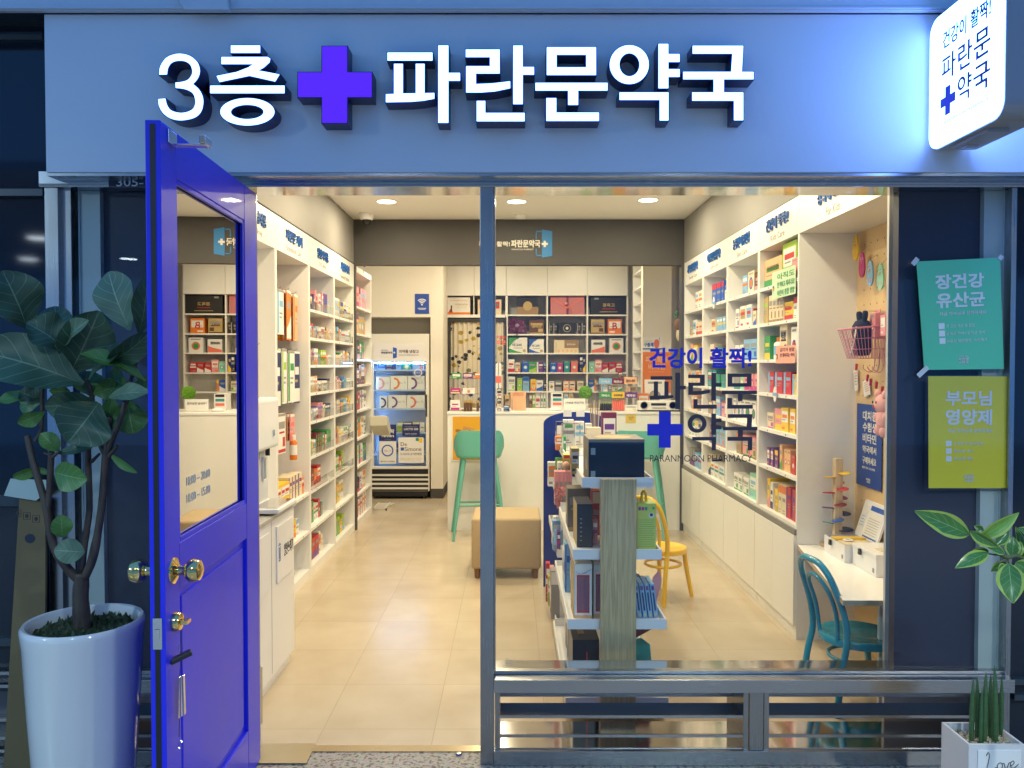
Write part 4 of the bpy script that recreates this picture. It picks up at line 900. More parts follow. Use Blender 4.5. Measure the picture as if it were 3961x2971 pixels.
LV_ = ['top shelf','second shelf','third shelf','fourth shelf','fifth shelf','sixth shelf','seventh shelf','eighth shelf','bottom shelf']
heights = [.20,.16,.16,.155,.165,.19,.21,.22,.24]
for bi, nm, pal in ((3,'OTC bay',palA),(4,'household bay',palB)):
    y0, y1, _ = BAYS_L[bi]
    for k, z in enumerate(SHELF_L+[0.06]):
        low = k >= 6
        pl = pal if k < 5 else (['green','white','teal','orange','red','cream','white','lime','wine'] if bi == 3 else ['yellow','green','red','white','lime','gold','white'])
        xx = XL-0.022 - (0.03 if low else 0)
        shelf_fill('L', xx, y0+.03, y1-.03, z, heights[k]*.82, f'{LV_[k]}, {nm}', pl, (.026,.062) if not low else (.05,.11), 100*bi+k, 'medicine boxes on the left wall shelves', hmin=.55 if k else .45, depth=(.08,.13), fillto=1.0 if not low else .8)
        if k < 7:
            b = MB(); b.box(XL-0.004, XL-0.0025, y0+.025, y1-.025, z+.0005, z+.055, ACRYL); b.box(XL-0.004, XL-0.0008, y0+.025, y1-.025, z+.0552, z+.0572, glass('acrylic_edge',(0.8,0.84,0.84)))
            tag(b.build('shelf_divider'), f'clear acrylic strip along the front of the {LV_[k]}, {nm}', 'shelf divider', 'acrylic strips on the shelf fronts')
# hooks and hanging packs
HKM = M('hook_wire', (0.45,0.44,0.42), 0.3, 1.0)
def wall_hook(y, z, l, label, parent=None):
    b = MB(); b.tube([(XLB+.002,y,z),(XLB+l,y,z),(XLB+l+.015,y,z+.012)], 0.0025, HKM, n=6); b.box(XLB+.0005, XLB+.006, y-.012, y+.012, z-.02, z+.02, HKM)
    b.build('hook', parent)
for k, (y, z, l) in enumerate([(1.25,2.06,.22),(1.45,2.06,.22),(1.68,2.06,.22),(1.3,1.98,.20),(1.62,1.98,.20),(1.35,1.78,.20),(1.66,1.78,.22),(1.42,1.62,.22),(1.7,1.62,.24),(1.4,1.45,.2),(1.66,1.45,.22)]): wall_hook(y, z, l, '', HK)
def pack(y, ztop, w, h, body, acc, where, x=XLB+.16, t=.006, fold=0):
    mb = MB(); mb.box(-w/2, w/2, 0, t, -h, 0, PM(body)); art(mb, w*.98, h*.98, body, acc, (int(y*1000) % 8), 0.0, 0, -h*.99)
    mb.box(-w/2, w/2, -0.0008, t+.0008, -.018, -.002, PM('white' if body != 'white' else 'grey'))
    place(mb, 'hanging_pack', (x, y, ztop), PI/2 + rp.uniform(-.12,.12), label_fit(f'{body} hanging pack with {acc} printing', where), 'packet', 'packs hanging on hooks of the left wall')
hk_rows = [  # hook y, z, packs front to back
  (1.96,1.99,.12,.30,[('yellow','red'),('white','gold'),('black','red'),('grey','navy')]), (2.14,1.99,.13,.29,[('white','sky'),('cream','red'),('black','gold')]), (2.33,2.0,.15,.33,[('orange','white'),('orange','white'),('orange','yellow')]), (2.50,1.99,.14,.32,[('apricot','orange'),('orange','white'),('orange','red')]),
  (1.95,1.60,.11,.36,[('navy','white'),('navy','sky'),('navy','white')]), (2.08,1.60,.11,.37,[('navy','white'),('black','sky'),('navy','grey')]), (2.22,1.61,.13,.36,[('white','lime'),('lime','white')]), (2.38,1.60,.12,.35,[('white','green'),('navy','gold'),('black','gold')]), (2.52,1.60,.12,.36,[('navy','white'),('white','navy'),('black','white')]),
  (1.97,1.20,.12,.24,[('sky','navy'),('blue','white'),('sky','white')]), (2.15,1.19,.14,.26,[('white','red'),('yellow','red')]), (2.40,1.17,.10,.18,[('pink','coral'),('apricot','red')])]
for k, (y, z, w_, h_, L_) in enumerate(hk_rows):
    wall_hook(y, z+.006, .24, '', PK)
    L_ = (L_ + L_ + L_)[:6]
    for j, (bd, ac) in enumerate(L_): pack(y, z, w_, h_, bd, ac, f'{ORD[j]} on hook {["one","two","three","four","five"][k if k<4 else (k-4 if k<9 else k-9)]} of the {"upper" if k<4 else "middle" if k<9 else "lower"} row', x=XLB+.25-.019*j)
shelf_fill('L', XL-.03, 1.87, 2.60, .605, .17, 'middle shelf under the hanging packs', ['red','yellow','white','orange','red','cream'], (.05,.1), 901, 'medicine boxes on the left wall shelves')
shelf_fill('L', XL-.04, 2.0, 2.5, .335, .16, 'low shelf under the hanging packs', ['yellow','navy','white','purple','cream'], (.05,.09), 902, 'medicine boxes on the left wall shelves')
product((XL-.03, 2.40, .86), PI/2, .085, .17, .05, 'orange', 'white', 0, 'beside the water dispenser', 'supplement_bottle', 'bottle', adj='round')
for k, (y, q) in enumerate(((2.02,'nearest the entrance'),(2.13,'beside the yellow tube'))):
    mb = MB(); mb.lathe([(0,0),(.036,0),(.038,.01),(.038,.14),(.034,.17),(.016,.19)], 0,.04,0, M('mouthwash_teal', (0.01,0.22,0.22), 0.15), n=16); mb.lathe([(.020,.19),(.020,.228),(0,.23)], 0,.04,0, PM('white'), n=14); mb.lathe([(.0385,.05),(.0385,.12)], 0,.04,0, PM('navy'), n=16)
    place(mb, 'mouthwash_bottle', (XL-.03, y, .06), PI/2, 'teal mouthwash bottle with white cap, '+q, 'bottle', 'mouthwash bottles', smooth=.6)
product((XL-.03, 2.24, .06), PI/2, .05, .15, .05, 'yellow', 'green', 1, 'right of the teal mouthwash', 'medicine_box', 'medicine box')

# end bay beyond the upright
r = bay_unit('L', 4.265, 5.10, [2.05,1.80,1.56,1.32,1.08,.82,.56,.30], 'narrow white shelving bay beyond the charcoal upright, beside the fridge', '처방', 'Rx', boardz=2.36, top=2.41)
for k, z in enumerate([2.05,1.80,1.56,1.32,1.08,.82,.56,.30,.06]):
    shelf_fill('L', XL-.03, 4.30, 5.06, z, .21, f'{LV_[k]}, bay beside the fridge', [['pink','yellow','cream','red'],['cream','apricot','gold'],['black','green','lime','grey'],['apricot','orange','brown','gold'],['red','white','pink'],['apricot','white','orange'],['white','green'],['navy','white','cream'],['white','sky']][k], (.06,.13), 1200+k, 'boxes on the end shelf beside the fridge', 'carton_box', 'carton', fillto=.9)
# clear bin hung on the end panel
b = MB(); xx = -1.42; z0 = .80
b.prism([(4.93,z0+.10),(5.16,z0-.02),(5.20,z0+.03),(5.20,z0+.05),(5.05,z0+.18),(4.93,z0+.2)], xx, xx+.17, M('milky_plastic',(0.62,0.60,0.50),0.3), plane='yz')
tag(b.build('plastic_bin', bevel=.008), 'milky plastic bin jutting from the shelf beside the fridge', 'bin')

# waste cabinet and water dispenser
WC = thing('waste_cabinet', (-1.27, .74, 0), 'white low waste cabinet with bin flap beside the open door', 'cabinet')
xw = -1.112
b = MB(); b.box(-1.415, xw, .30, 1.048, .05, .785, WHITE); b.build('body', WC, bevel=.002)
b = MB(); b.box(-1.415, xw-.02, .31, 1.03, 0, .0498, WHITE); b.build('plinth', WC)
b = MB(); b.box(-1.415, xw+.012, .29, 1.052, .787, .806, M('grey_worktop',(0.42,0.40,0.36),0.25)); b.build('worktop', WC, bevel=.002)
b = MB(); b.box(xw-.0005, xw+.0008, .668, .671, .07, .78, GREYINK); b.build('door_gap', WC)
flaps = []
for y0, y1 in ((.74,1.02),(.36,.62)):
    b = MB(); b.box(xw+.0002, xw+.007, y0, y1, .47, .74, WHITE); flaps.append(b.build('bin_flap', WC, bevel=.002))
b = MB(); put_text(b, '일반쓰레기', (xw+.0072, .925, .605), .155, .062, INK, (0,1,0), (0,0,1), (1,0,0), bold=.01); b.build('lettering', flaps[0])
b = MB(); q = .775
for y0, y1, z0, z1 in ((q-.014,q+.014,.57,.575),(q-.018,q+.018,.645,.650),(q-.014,q-.011,.575,.64),(q+.011,q+.014,.575,.64),(q-.005,q-.003,.58,.635),(q+.003,q+.005,.58,.635),(q-.006,q+.006,.652,.656)): b.box(xw+.0072, xw+.0080, y0, y1, z0, z1, LBLUE)
b.build('bin_icon', flaps[0])
WD = thing('water_dispenser', (-1.25, .77, .807), 'white and pale blue water dispenser standing on the waste cabinet', 'water dispenser')
PB = M('pale_blue_plastic', (0.55,0.62,0.70), 0.25); WPL = M('white_plastic', (0.78,0.78,0.77), 0.22)
b = MB(); b.box(-1.41, -1.155, .44, .955, 1.10, 1.345, WPL); b.build('tank_housing', WD, bevel=.018, seg=3)
b = MB(); b.box(-1.41, -1.21, .47, .95, .808, 1.10, WPL); b.build('body', WD, bevel=.006)
b = MB(); b.box(-1.41, -1.1545, .439, .62, 1.105, 1.34, PB); b.build('side_cover', WD, bevel=.015, seg=3)
b = MB(); b.box(-1.30, -1.075, .66, .97, .815, .838, WPL); b.build('drip_tray', WD, bevel=.006)
b = MB(); b.box(-1.20, -1.09, .68, .95, .8385, .8405, CHROME); b.build('drip_grid', WD)
for y in (.70,.86): b = MB(); b.box(-1.2098, -1.195, y-.016, y+.016, .95, 1.055, CHROME); b.build('lever', WD, bevel=.004)
for y in (.70,.86): b = MB(); b.lathe([(0,0),(.011,0),(.011,.035),(0,.035)], -1.185, y, 1.064, BLACK, n=12); b.build('spout', WD)
b = MB(); b.box(-1.1548, -1.149, .845, .865, 1.16, 1.19, CHROME); b.build('lock_badge', WD, bevel=.002)
r = tag(MB().box(-1.36, -1.25, .33, .43, .8065, .835, wood_mat('brown_tray_wood',(0.12,0.05,0.02),(0.22,0.10,0.04),'Y')).build('cup_tray', bevel=.003), 'small brown wooden tray at the cabinet edge by the door', 'tray')
b = MB(); b.lathe([(.03,0),(.036,.09),(.037,.20),(.03,.205),(0,.206)], -1.30, .38, .8352, M('thin_plastic_bag',(0.75,0.76,0.78),0.2), n=14)
tag(b.build('paper_cup_stack', smooth=.6), 'stack of white paper cups on the brown tray', 'paper cups')
b = MB(); b.box(-1.40, -1.33, .965, 1.04, 1.02, 1.24, WPL); b.box(-1.3299, -1.325, .975, 1.03, 1.06, 1.20, PB); b.box(-1.40,-1.36,.98,1.02,.8065,1.0195, WPL)
tag(b.build('cup_dispenser', bevel=.004), 'slim white cup dispenser beside the water dispenser', 'cup dispenser')

# ================================================================== right wall of shelves
BAYS_R = [(3.502,4.20,'family','가족건강활력!','Family Care'), (2.772,3.498,'lady','여성건강활력!','Lady Care'), (2.039,2.768,'skin','눈부신 피부건강','Skin Care'), (1.335,2.035,'kids','건강이 쑥쑥!!','Kids Care')]
SHELF_R = [1.98,1.76,1.537,1.333,1.115,.885,.623]
palR = {'family':['yellow','white','red','blue','sky','apricot','white','grey','white','cream','apricot','cream'], 'lady':['white','blue','white','purple','pink','white','cream','sky','white','teal','kraft','white'], 'skin':['white','brown','sky','white','cream','cream','mint','white','pink','white','kraft','grey'], 'kids':['yellow','white','cream','apricot','red','white','white','white','purple','cream','pink']}
REC = M('handle_groove', (0.20,0.19,0.17), 0.5)
for (y0, y1, nm, ko, en) in BAYS_R:
    r = bay_unit('R', y0, y1, SHELF_R[:6], f'white shelving bay marked {en} on the right wall', ko, en, boardz=2.217, top=2.42, base=.605)
    b = MB(); b.box(XR+.001, XR+.02, y0+.0184, y1-.0184, .6055, .623, WHITE); b.box(XR+.0201, XRB, y0+.0184, y1-.0184, .6055, .6228, WHITE); b.build('shelf', r)
    b = MB(); b.box(XR-.0125, XR-.0005, y0+.0005, y1-.0005, .572, .604, REC); b.build('handle_groove', r)
    ym = (y0+y1)/2
    for a, c in ((y0+.0015, ym-.0012), (ym+.0012, y1-.0015)):
        b = MB(); b.box(XR-.016, XR-.0005, a, c, .075, .570, WHITE); b.build('cupboard_door', r, bevel=.001)
    hs = [.175,.165,.16,.145,.16,.17,.19]
    for k, z in enumerate(SHELF_R):
        if nm == 'kids' and k in (0,1,2): continue
        r_ = random.Random(k*7+len(nm)); lo = .35*r_.random()
        shelf_fill('R', XR+.03, y0+.03, y1-.03, z, hs[k], f'{LV_[k]}, {nm} bay', palR[nm], (.07,.15) if not (nm == 'kids' and k >= 5) else (.045,.07), 2000+len(nm)*50+k*3+ord(nm[0]), 'supplement boxes on the right wall shelves', 'supplement_box', 'supplement box', gap=(0.0,.03), fillto=1.0 if k > 0 else .8, hmin=.58, depth=(.06,.14))
# the kids bay's upper shelves, item by item: pixel box on the shelf front plane
def boxR(px0, px1, pytop, z, body, acc, style, label, text=None, d=.09, name='supplement_box', cat='supplement box', tcol='brown', x=XR+.03, th=.2, tv=.66):
    a = atx(px0, 1400, x); c = atx(px1, 1400, x); y0, y1 = c.y, a.y; zt_ = atx((px0+px1)/2, pytop, x).z
    w, h = y1-y0, zt_-z; mb = MB(); mb.box(-w/2, w/2, 0, d, 0, h, PM(body)); art(mb, w, h, body, acc, style)
    if text: put_text(mb, text, (0,-.0013,h*tv), w*.62, h*th, PM(tcol), bold=.015)
    return place(mb, name, (x, (y0+y1)/2, z), -PI/2, label, cat, 'supplement boxes on the right wall shelves')
boxR(2952,3022,1000,1.98,'apricot','green',0,'wide cream box of child vitamins, first from left, kids bay top shelf','아이타민')
boxR(3024,3078,938,1.98,'lime','red',5,'tall lime green box beside the cream vitamins, kids bay top shelf',None,.10)
boxR(3060,3082,1000,1.98,'pink','coral',3,'pink packet at the right end, kids bay top shelf',None,.05,x=XR+.012)
boxR(2946,2970,1150,1.76,'gold','lime',4,'narrow gold box at the left end, kids bay second shelf')
for k in range(4): boxR(2973+14*k, 2986+14*k, 1144-k*1.5, 1.76, 'cream','kraft',6, ['first','second','third','fourth'][k]+' slim cream vitamin carton from left, kids bay second shelf', x=XR+.02)
boxR(3030,3066,1168,1.76,'yellow','red',0,'squat yellow and red vitamin box, kids bay second shelf','D',.08,tcol='red')
boxR(3068,3082,1150,1.76,'white','red',1,'white jar-shaped carton at the right end, kids bay second shelf')
boxR(2957,2978,1300,1.537,'green','yellow',0,'green tube at the left end, kids bay third shelf')
product((XR+.03, atx(2994,1400,XR+.03).y, 1.537), -PI/2, .085, .135, .085, 'white', 'orange', 0, 'kids bay third shelf', 'vitamin_bottle', 'bottle', adj='wide')
boxR(3016,3044,1250,1.537,'cream','black',6,'tall cream stack of printed cartons, kids bay third shelf','키즈팜',tcol='black')
boxR(3060,3082,1265,1.537,'white','navy',3,'white box at the right end, kids bay third shelf')
# shelf talkers
def talker(px0, px1, py0, py1, col, ink, lines, label, x=XR-.006):
    a, c = atx(px0, py0, x), atx(px1, py1, x); ym, zm = (a.y+c.y)/2, (a.z+c.z)/2; w, h = abs(a.y-c.y), abs(a.z-c.z)
    r = thing('shelf_talker', (x, ym, zm-h/2), label, 'shelf sign')
    b = MB(); b.prism(rrect(ym-w/2, ym+w/2, zm-h/2, zm+h/2, .008), x-.0015, x, PM(col), plane='yz'); b.build('card', r)
    b = MB()
    for k, t in enumerate(lines): put_text(b, t, (x-.0018, ym-w*.1, zm+h*(.27-.3*k)), w*.72, h*.22, PM(ink), (0,-1,0), (0,0,1), (-1,0,0), bold=.02)
    b.build('lettering', r)
    b = MB(); b.lathe([(0,-.0035),(.014,-.003),(.016,0)], x-.0005, ym+w*.44, zm-h*.1, PM('black'), n=14, axis='x'); b.lathe([(0,-.0055),(.010,-.0045),(.012,-.0036)], x-.0005, ym+w*.44, zm-h*.14, PM('apricot'), n=14, axis='x'); b.build('face_picture', r)
M('print_palemint',(0.52,0.68,0.46),.5); M('print_salmon',(0.76,0.36,0.26),.5)
talker(2988,3078,1056,1136,'palemint','green',['아직도','안 먹이고 계시나요?','어린이 종합 영양'],'pale green shelf sign with a girl picture, kids bay top shelf')
talker(3002,3077,1340,1405,'salmon','wine',['감기가 정말','안 떨어지는 아이'],'coral shelf sign with a girl picture, kids bay third shelf')
def round_talker(px_, py_, rad, label, x=XR-.006):
    a = atx(px_, py_, x); r = thing('round_shelf_tag', (x, a.y, a.z-rad), label, 'shelf tag')
    MB().prism(ell(a.y, a.z, rad*.8, rad*1.2, 20), x-.0015, x, PM('white'), plane='yz').build('disc', r)
    MB().box(x-.0026, x-.0017, a.y-rad, a.y+rad, a.z-rad*.25, a.z+rad*.25, PM('sky')).build('ribbon', r)
round_talker(2998, 1525, .038, 'white oval tag with blue ribbon, kids bay fourth shelf'); round_talker(2761, 1172, .040, 'white oval tag with blue ribbon, lady bay top shelf')

# kids corner alcove with pegboard
KA = thing('kids_alcove', (1.70, .80, 0), 'white alcove with pegboard back and For Kids header by the window', 'alcove')
y0, y1 = .27, 1.331; top, hb = 2.42, 2.215
b = MB(); b.box(1.538, 1.90, y0, y0+.018, 0, top, M('end_panel_grey',(0.50,0.49,0.48),0.5)); b.build('end_panel', KA)
b = MB(); b.box(XR-.001, XR+.017, y0+.019, y1, hb, top, WHITE); b.box(XR+.0175, 1.868, y0+.019, y1, hb, hb+.016, WHITE); hd = b.build('header_board', KA)
b = MB(); b.box(XR, 1.89, y1+.0005, y1+.0035, 0, top, WHITE); b.build('side_panel', KA)
PEG = M('pegboard_birch', (0.70,0.50,0.25), 0.55, var=0.06, scale=5)
b = MB(); b.box(1.868, 1.885, y0+.019, y1, .0, hb, PEG); pb = b.build('pegboard', KA)
b = MB()
for i in range(14):
    for j in range(24):
        yy = y0+.07+i*.075; zz = .30+j*.08
        if yy < y1-.02: b.add([(1.8676, yy+.0045*math.cos(a*PI/3), zz+.0045*math.sin(a*PI/3)) for a in range(6)], [(5,4,3,2,1,0)], HOLE)
b.build('peg_holes', pb)
b = MB(); put_text(b, '상의해 보세요', (XR-.0012, .88, hb+.128), .36, .074, MATS['raised_letter_blue'], (0,-1,0), (0,0,1), (-1,0,0), t=.010, bold=.008); b.build('raised_lettering', hd)
b = MB(); put_text(b, 'For Kids', (XR-.0012, .88, hb+.045), .17, .042, GREYINK, (0,-1,0), (0,0,1), (-1,0,0)); b.build('lettering', hd)
XP = 1.866
def pegprism(mb, px_, py_, pts, t, mat, x=XP, scale=1.0): 
    a = atx(px_, py_, x); mb.prism([(a.y - u*scale, a.z + v*scale) for u, v in pts], x-t, x, mat, plane='yz'); return a
EG = [(3313,958,'yellow','yellow'),(3338,1023,'magenta','magenta'),(3370,1055,'sky','pale blue'),(3410,1068,'mint','mint green'),(3447,1074,'yellow','cut-off yellow')]
for k, (px_, py_, cl, lb) in enumerate(EG):
    xx = XP-.035; a = atx(px_, py_, xx); r = thing('hanging_bird_cutout', (xx, a.y, a.z), f'{lb} egg-shaped wooden bird hanging on the pegboard', 'decoration', 'wooden bird cutouts on the pegboard')
    EGG = [(math.cos(t)*.033*(1-.22*math.sin(t)), math.sin(t)*.066-.002) for t in [2*PI*i/24 for i in range(24)]]
    MB().prism([(a.y-u, a.z+v) for u, v in EGG], xx-.008, xx, PM(cl), plane='yz').build('body', r)
    b = MB(); b.tube([(xx-.004,a.y,a.z+.06),(XP,a.y+.01,a.z+.095)], .0012, PM('cream'), n=5); b.build('string', r)
    f = MB()
    for s in (-1,1): f.prism([(a.y+s*.010+u, a.z+.03+v) for u, v in ell(0,0,.004,.008,10)], xx-.0092, xx-.0082, PM('white'), plane='yz'); f.prism([(a.y+s*.010+u, a.z+.031+v) for u, v in ell(0,0,.002,.004,8)], xx-.0102, xx-.0094, PM('black'), plane='yz'); f.box(xx-.0092, xx-.0082, a.y+s*.012-.002, a.y+s*.012+.002, a.z-.05, a.z-.025, PM('coral'))
    f.prism([(a.y-.008,a.z+.018),(a.y+.008,a.z+.018),(a.y,a.z+.0)], xx-.0092, xx-.0082, PM('coral'), plane='yz'); f.build('face', r)
# pink wire basket, dark rabbit
a = atx(3330, 1320, 1.74); yb, zb = a.y, a.z
BKP = M('pink_wire', (0.55,0.20,0.28), 0.4)
BK = thing('wire_basket', (1.78, yb, zb-.07), 'pink wire basket with hooks hung on the pegboard holding a dark rabbit', 'basket')
xa, xb_ = 1.66, 1.83; wy = .085
b = MB(); RT = [(xa,yb-wy,zb+.06),(xb_,yb-wy,zb+.075),(xb_,yb+wy,zb+.075),(xa,yb+wy,zb+.06)]; RB = [(xa+.04,yb-wy*.75,zb-.085),(xb_-.01,yb-wy*.75,zb-.085),(xb_-.01,yb+wy*.75,zb-.085),(xa+.04,yb+wy*.75,zb-.085)]
b.tube(RT, .0055, BKP, n=6, close=True); b.build('rim', BK)
b = MB()
for s in range(4):
    A0, A1 = Vector(RT[s]), Vector(RT[(s+1)%4]); B0, B1 = Vector(RB[s]), Vector(RB[(s+1)%4])
    for i in range(9): t = i/9; b.tube([A0.lerp(A1,t), B0.lerp(B1,t)], .0016, BKP, n=5)
for t in (.35,.7,1.0): b.tube([Vector(RT[s]).lerp(Vector(RB[s]),t) for s in range(4)], .0018, BKP, n=5, close=True)
for i in range(1,7): t = i/7; b.tube([Vector(RB[0]).lerp(Vector(RB[3]),t), Vector(RB[1]).lerp(Vector(RB[2]),t)], .0016, BKP, n=5)
b.build('wire_body', BK)
b = MB()
for i in range(3): yy = yb-.05+.05*i; b.tube(smooth_path([(xb_+.005,yy,zb-.06),(xb_+.0,yy,zb-.13),(xb_-.02,yy,zb-.155),(xb_-.05,yy,zb-.14),(xb_-.055,yy,zb-.125)],4), .0022, BKP, n=5)
b.build('hook', BK)
RBB = thing('rabbit_doll', (1.745, yb, zb-.08), 'dark navy cloth rabbit doll sitting in the pink wire basket', 'doll')
NV = M('navy_felt', (0.010,0.014,0.035), 0.9)
b = MB(); b.lathe([(0,-.075),(.04,-.07),(.052,-.03),(.046,.01),(.052,.045),(.050,.075),(.035,.10),(0,.112)], 1.745, yb, zb, NV, n=18, sx=.9)
for s in (-1,1): b.tube(smooth_path([(1.745,yb+s*.025,zb+.09),(1.745,yb+s*.032,zb+.125),(1.745,yb+s*.036,zb+.150)],3), [.010,.012,.014,.015,.015,.014,.008], NV, n=8)
b.build('body', RBB, smooth=1)
b = MB(); b.tube(smooth_path([(1.70,yb-.04,zb+.07),(1.685,yb-.05,zb),(1.69,yb-.01,zb-.05),(1.70,yb+.03,zb-.06)],4), .004, PM('white'), n=6); b.build('ribbon', RBB)
# pink toys in boxes on hooks
def hookbox(px_, py_, w, h, d, body, acc, style, label, x=XP, off=.06):
    a = atx(px_, py_, x-off); mb = MB(); mb.box(-w/2,w/2,0,d,-h/2,h/2, PM(body)); art(mb, w, h, body, acc, style, 0, 0, -h/2); mb.box(-w/2,w/2,d*.4,d*.45,h/2,h/2+.02, PM(body))
    place(mb, 'toy_box', (a.x-d/2, a.y, a.z), -PI/2, label, 'toy box', 'pink toy boxes on the pegboard')
    b = MB(); b.tube([(XP,a.y,a.z+h/2+.012),(a.x-d/2-.02,a.y,a.z+h/2+.012)], .002, HKM, n=5); tag(b.build('peg_hook'), 'metal hook carrying the '+label.split(',')[0], 'hook')
hookbox(3398,1262,.060,.125,.06,'pink','coral',3,'pink toy box hanging right of the wire basket')
hookbox(3435,1258,.050,.10,.05,'pink','white',5,'smaller pink toy box at the pegboard edge, with white panel')
# string, cards, clothes pegs, plush, blue poster
r = thing('card_string', (XP-.01, atx(3370,1480,XP).y, atx(3370,1480,XP).z), 'string with paper cards and red clothes pegs on the pegboard', 'string of cards')
pts = [(3300,1405),(3335,1440),(3365,1462),(3400,1490),(3440,1512)]
b = MB(); b.tube([atx(x,y,XP-.012) for x, y in pts], .0012, PM('cream'), n=5); b.build('string', r)
for k, (px_, py_, w, h, cl) in enumerate(((3311,1470,.045,.115,'white'),(3352,1500,.075,.085,'white'))):
    a = atx(px_, py_, XP-.014); b = MB(); R_ = Matrix.Translation(a) @ Matrix.Rotation(-.12*(1 if k == 0 else 2),4,'X'); b.box(-.001,0,-w/2,w/2,-h/2,h/2, PM(cl), R_)
    for q in range(5): b.box(-.0016,-.0011,-w*.35,w*.25,h*(.3-.13*q),h*(.34-.13*q), PM('grey' if q % 2 else 'coral'), R_)
    b.build('card', r)
for px_, py_ in ((3313,1420),(3356,1462),(3368,1478),(3413,1508),(3390,1490)):
    a = atx(px_, py_, XP-.018); b = MB(); b.box(-.006,.006,-.004,.004,-.018,.018, PM('red'), Matrix.Translation(a) @ Matrix.Rotation(.2,4,'X')); b.build('clothes_peg', r, bevel=.001)
a = atx(3416, 1600, XP-.06)
PLS = thing('pink_plush_toy', (a.x, a.y, a.z-.10), 'pink plush animal with whiskers hanging beside the blue poster', 'plush toy')
PF = M('pink_plush', (0.68,0.36,0.34), 0.95, var=.1, scale=60, bump=.6)
b = MB()
prof = lambda rx, rz: [(0,-rz)]+[(rx*math.cos(t), rz*math.sin(t)) for t in [(-.4+.1*i)*PI for i in range(9)]]+[(0,rz)]
b.lathe(prof(.050,.052), a.x, a.y, a.z+.045, PF, n=18, sx=.8); b.lathe(prof(.042,.060), a.x, a.y-.004, a.z-.030, PF, n=18, sx=.8)
for dy, dz, q in ((.035,.095,.016),(-.035,.092,.016),(.03,-.082,.02),(-.02,-.088,.02),(.045,-.02,.016),(-.045,-.015,.016)): b.lathe(prof(q,q*1.4), a.x-.008, a.y+dy, a.z+dz, PF, n=12)
b.build('body', PLS, smooth=1)
b = MB(); xx = a.x-.042
for s in (-.006,.03): b.lathe(prof(.006,.007), xx+.004, a.y+s, a.z+.055, PM('black'), n=10, sx=.5)
b.lathe(prof(.007,.007), xx, a.y+.015, a.z+.032, PM('red'), n=10, sx=.5)
for k in range(3): b.tube([(xx,a.y+.004,a.z+.026-.004*k),(xx,a.y-.02,a.z+.028-.010*k)], .0007, PM('black'), n=4)
b.build('face', PLS)
BP = thing('blue_poster', (XP, 0.9, 1.1), 'deep blue pharmacy poster pinned to the birch pegboard', 'poster')
P = [atx(*q, XP-.006) for q in ((3315,1558),(3412,1583),(3413,1895),(3311,1868))]
c = sum(P, Vector())/4; Wd = (P[0].y-P[1].y); Hd = P[0].z-P[3].z; cy, cz = c.y, c.z
b = MB(); b.box(XP-.007, XP-.006, cy-Wd/2, cy+Wd/2, cz-Hd/2, cz+Hd/2, M('poster_blue',(0.010,0.055,0.28),0.4)); b.build('sheet', BP)
b = MB()
for k, t in enumerate(('대치동','수험생','비타민','약국에서','구매하세요')): put_text(b, t, (XP-.0072, cy-.03*Wd, cz+Hd*(.36-.135*k)), Wd*.54, Hd*(.115 if k < 3 else .09), PM('white'), (0,-1,0), (0,0,1), (-1,0,0), bold=.02)
put_text(b, '파란문\n+약국', (XP-.0072, cy, cz-Hd*.42), Wd*.17, Hd*.06, PM('white'), (0,-1,0), (0,0,1), (-1,0,0), bold=.02); put_text(b, '집중력 강화 / 두뇌 영양제', (XP-.0072, cy, cz-Hd*.27), Wd*.5, Hd*.03, PM('white'), (0,-1,0), (0,0,1), (-1,0,0))
b.build('lettering', BP)

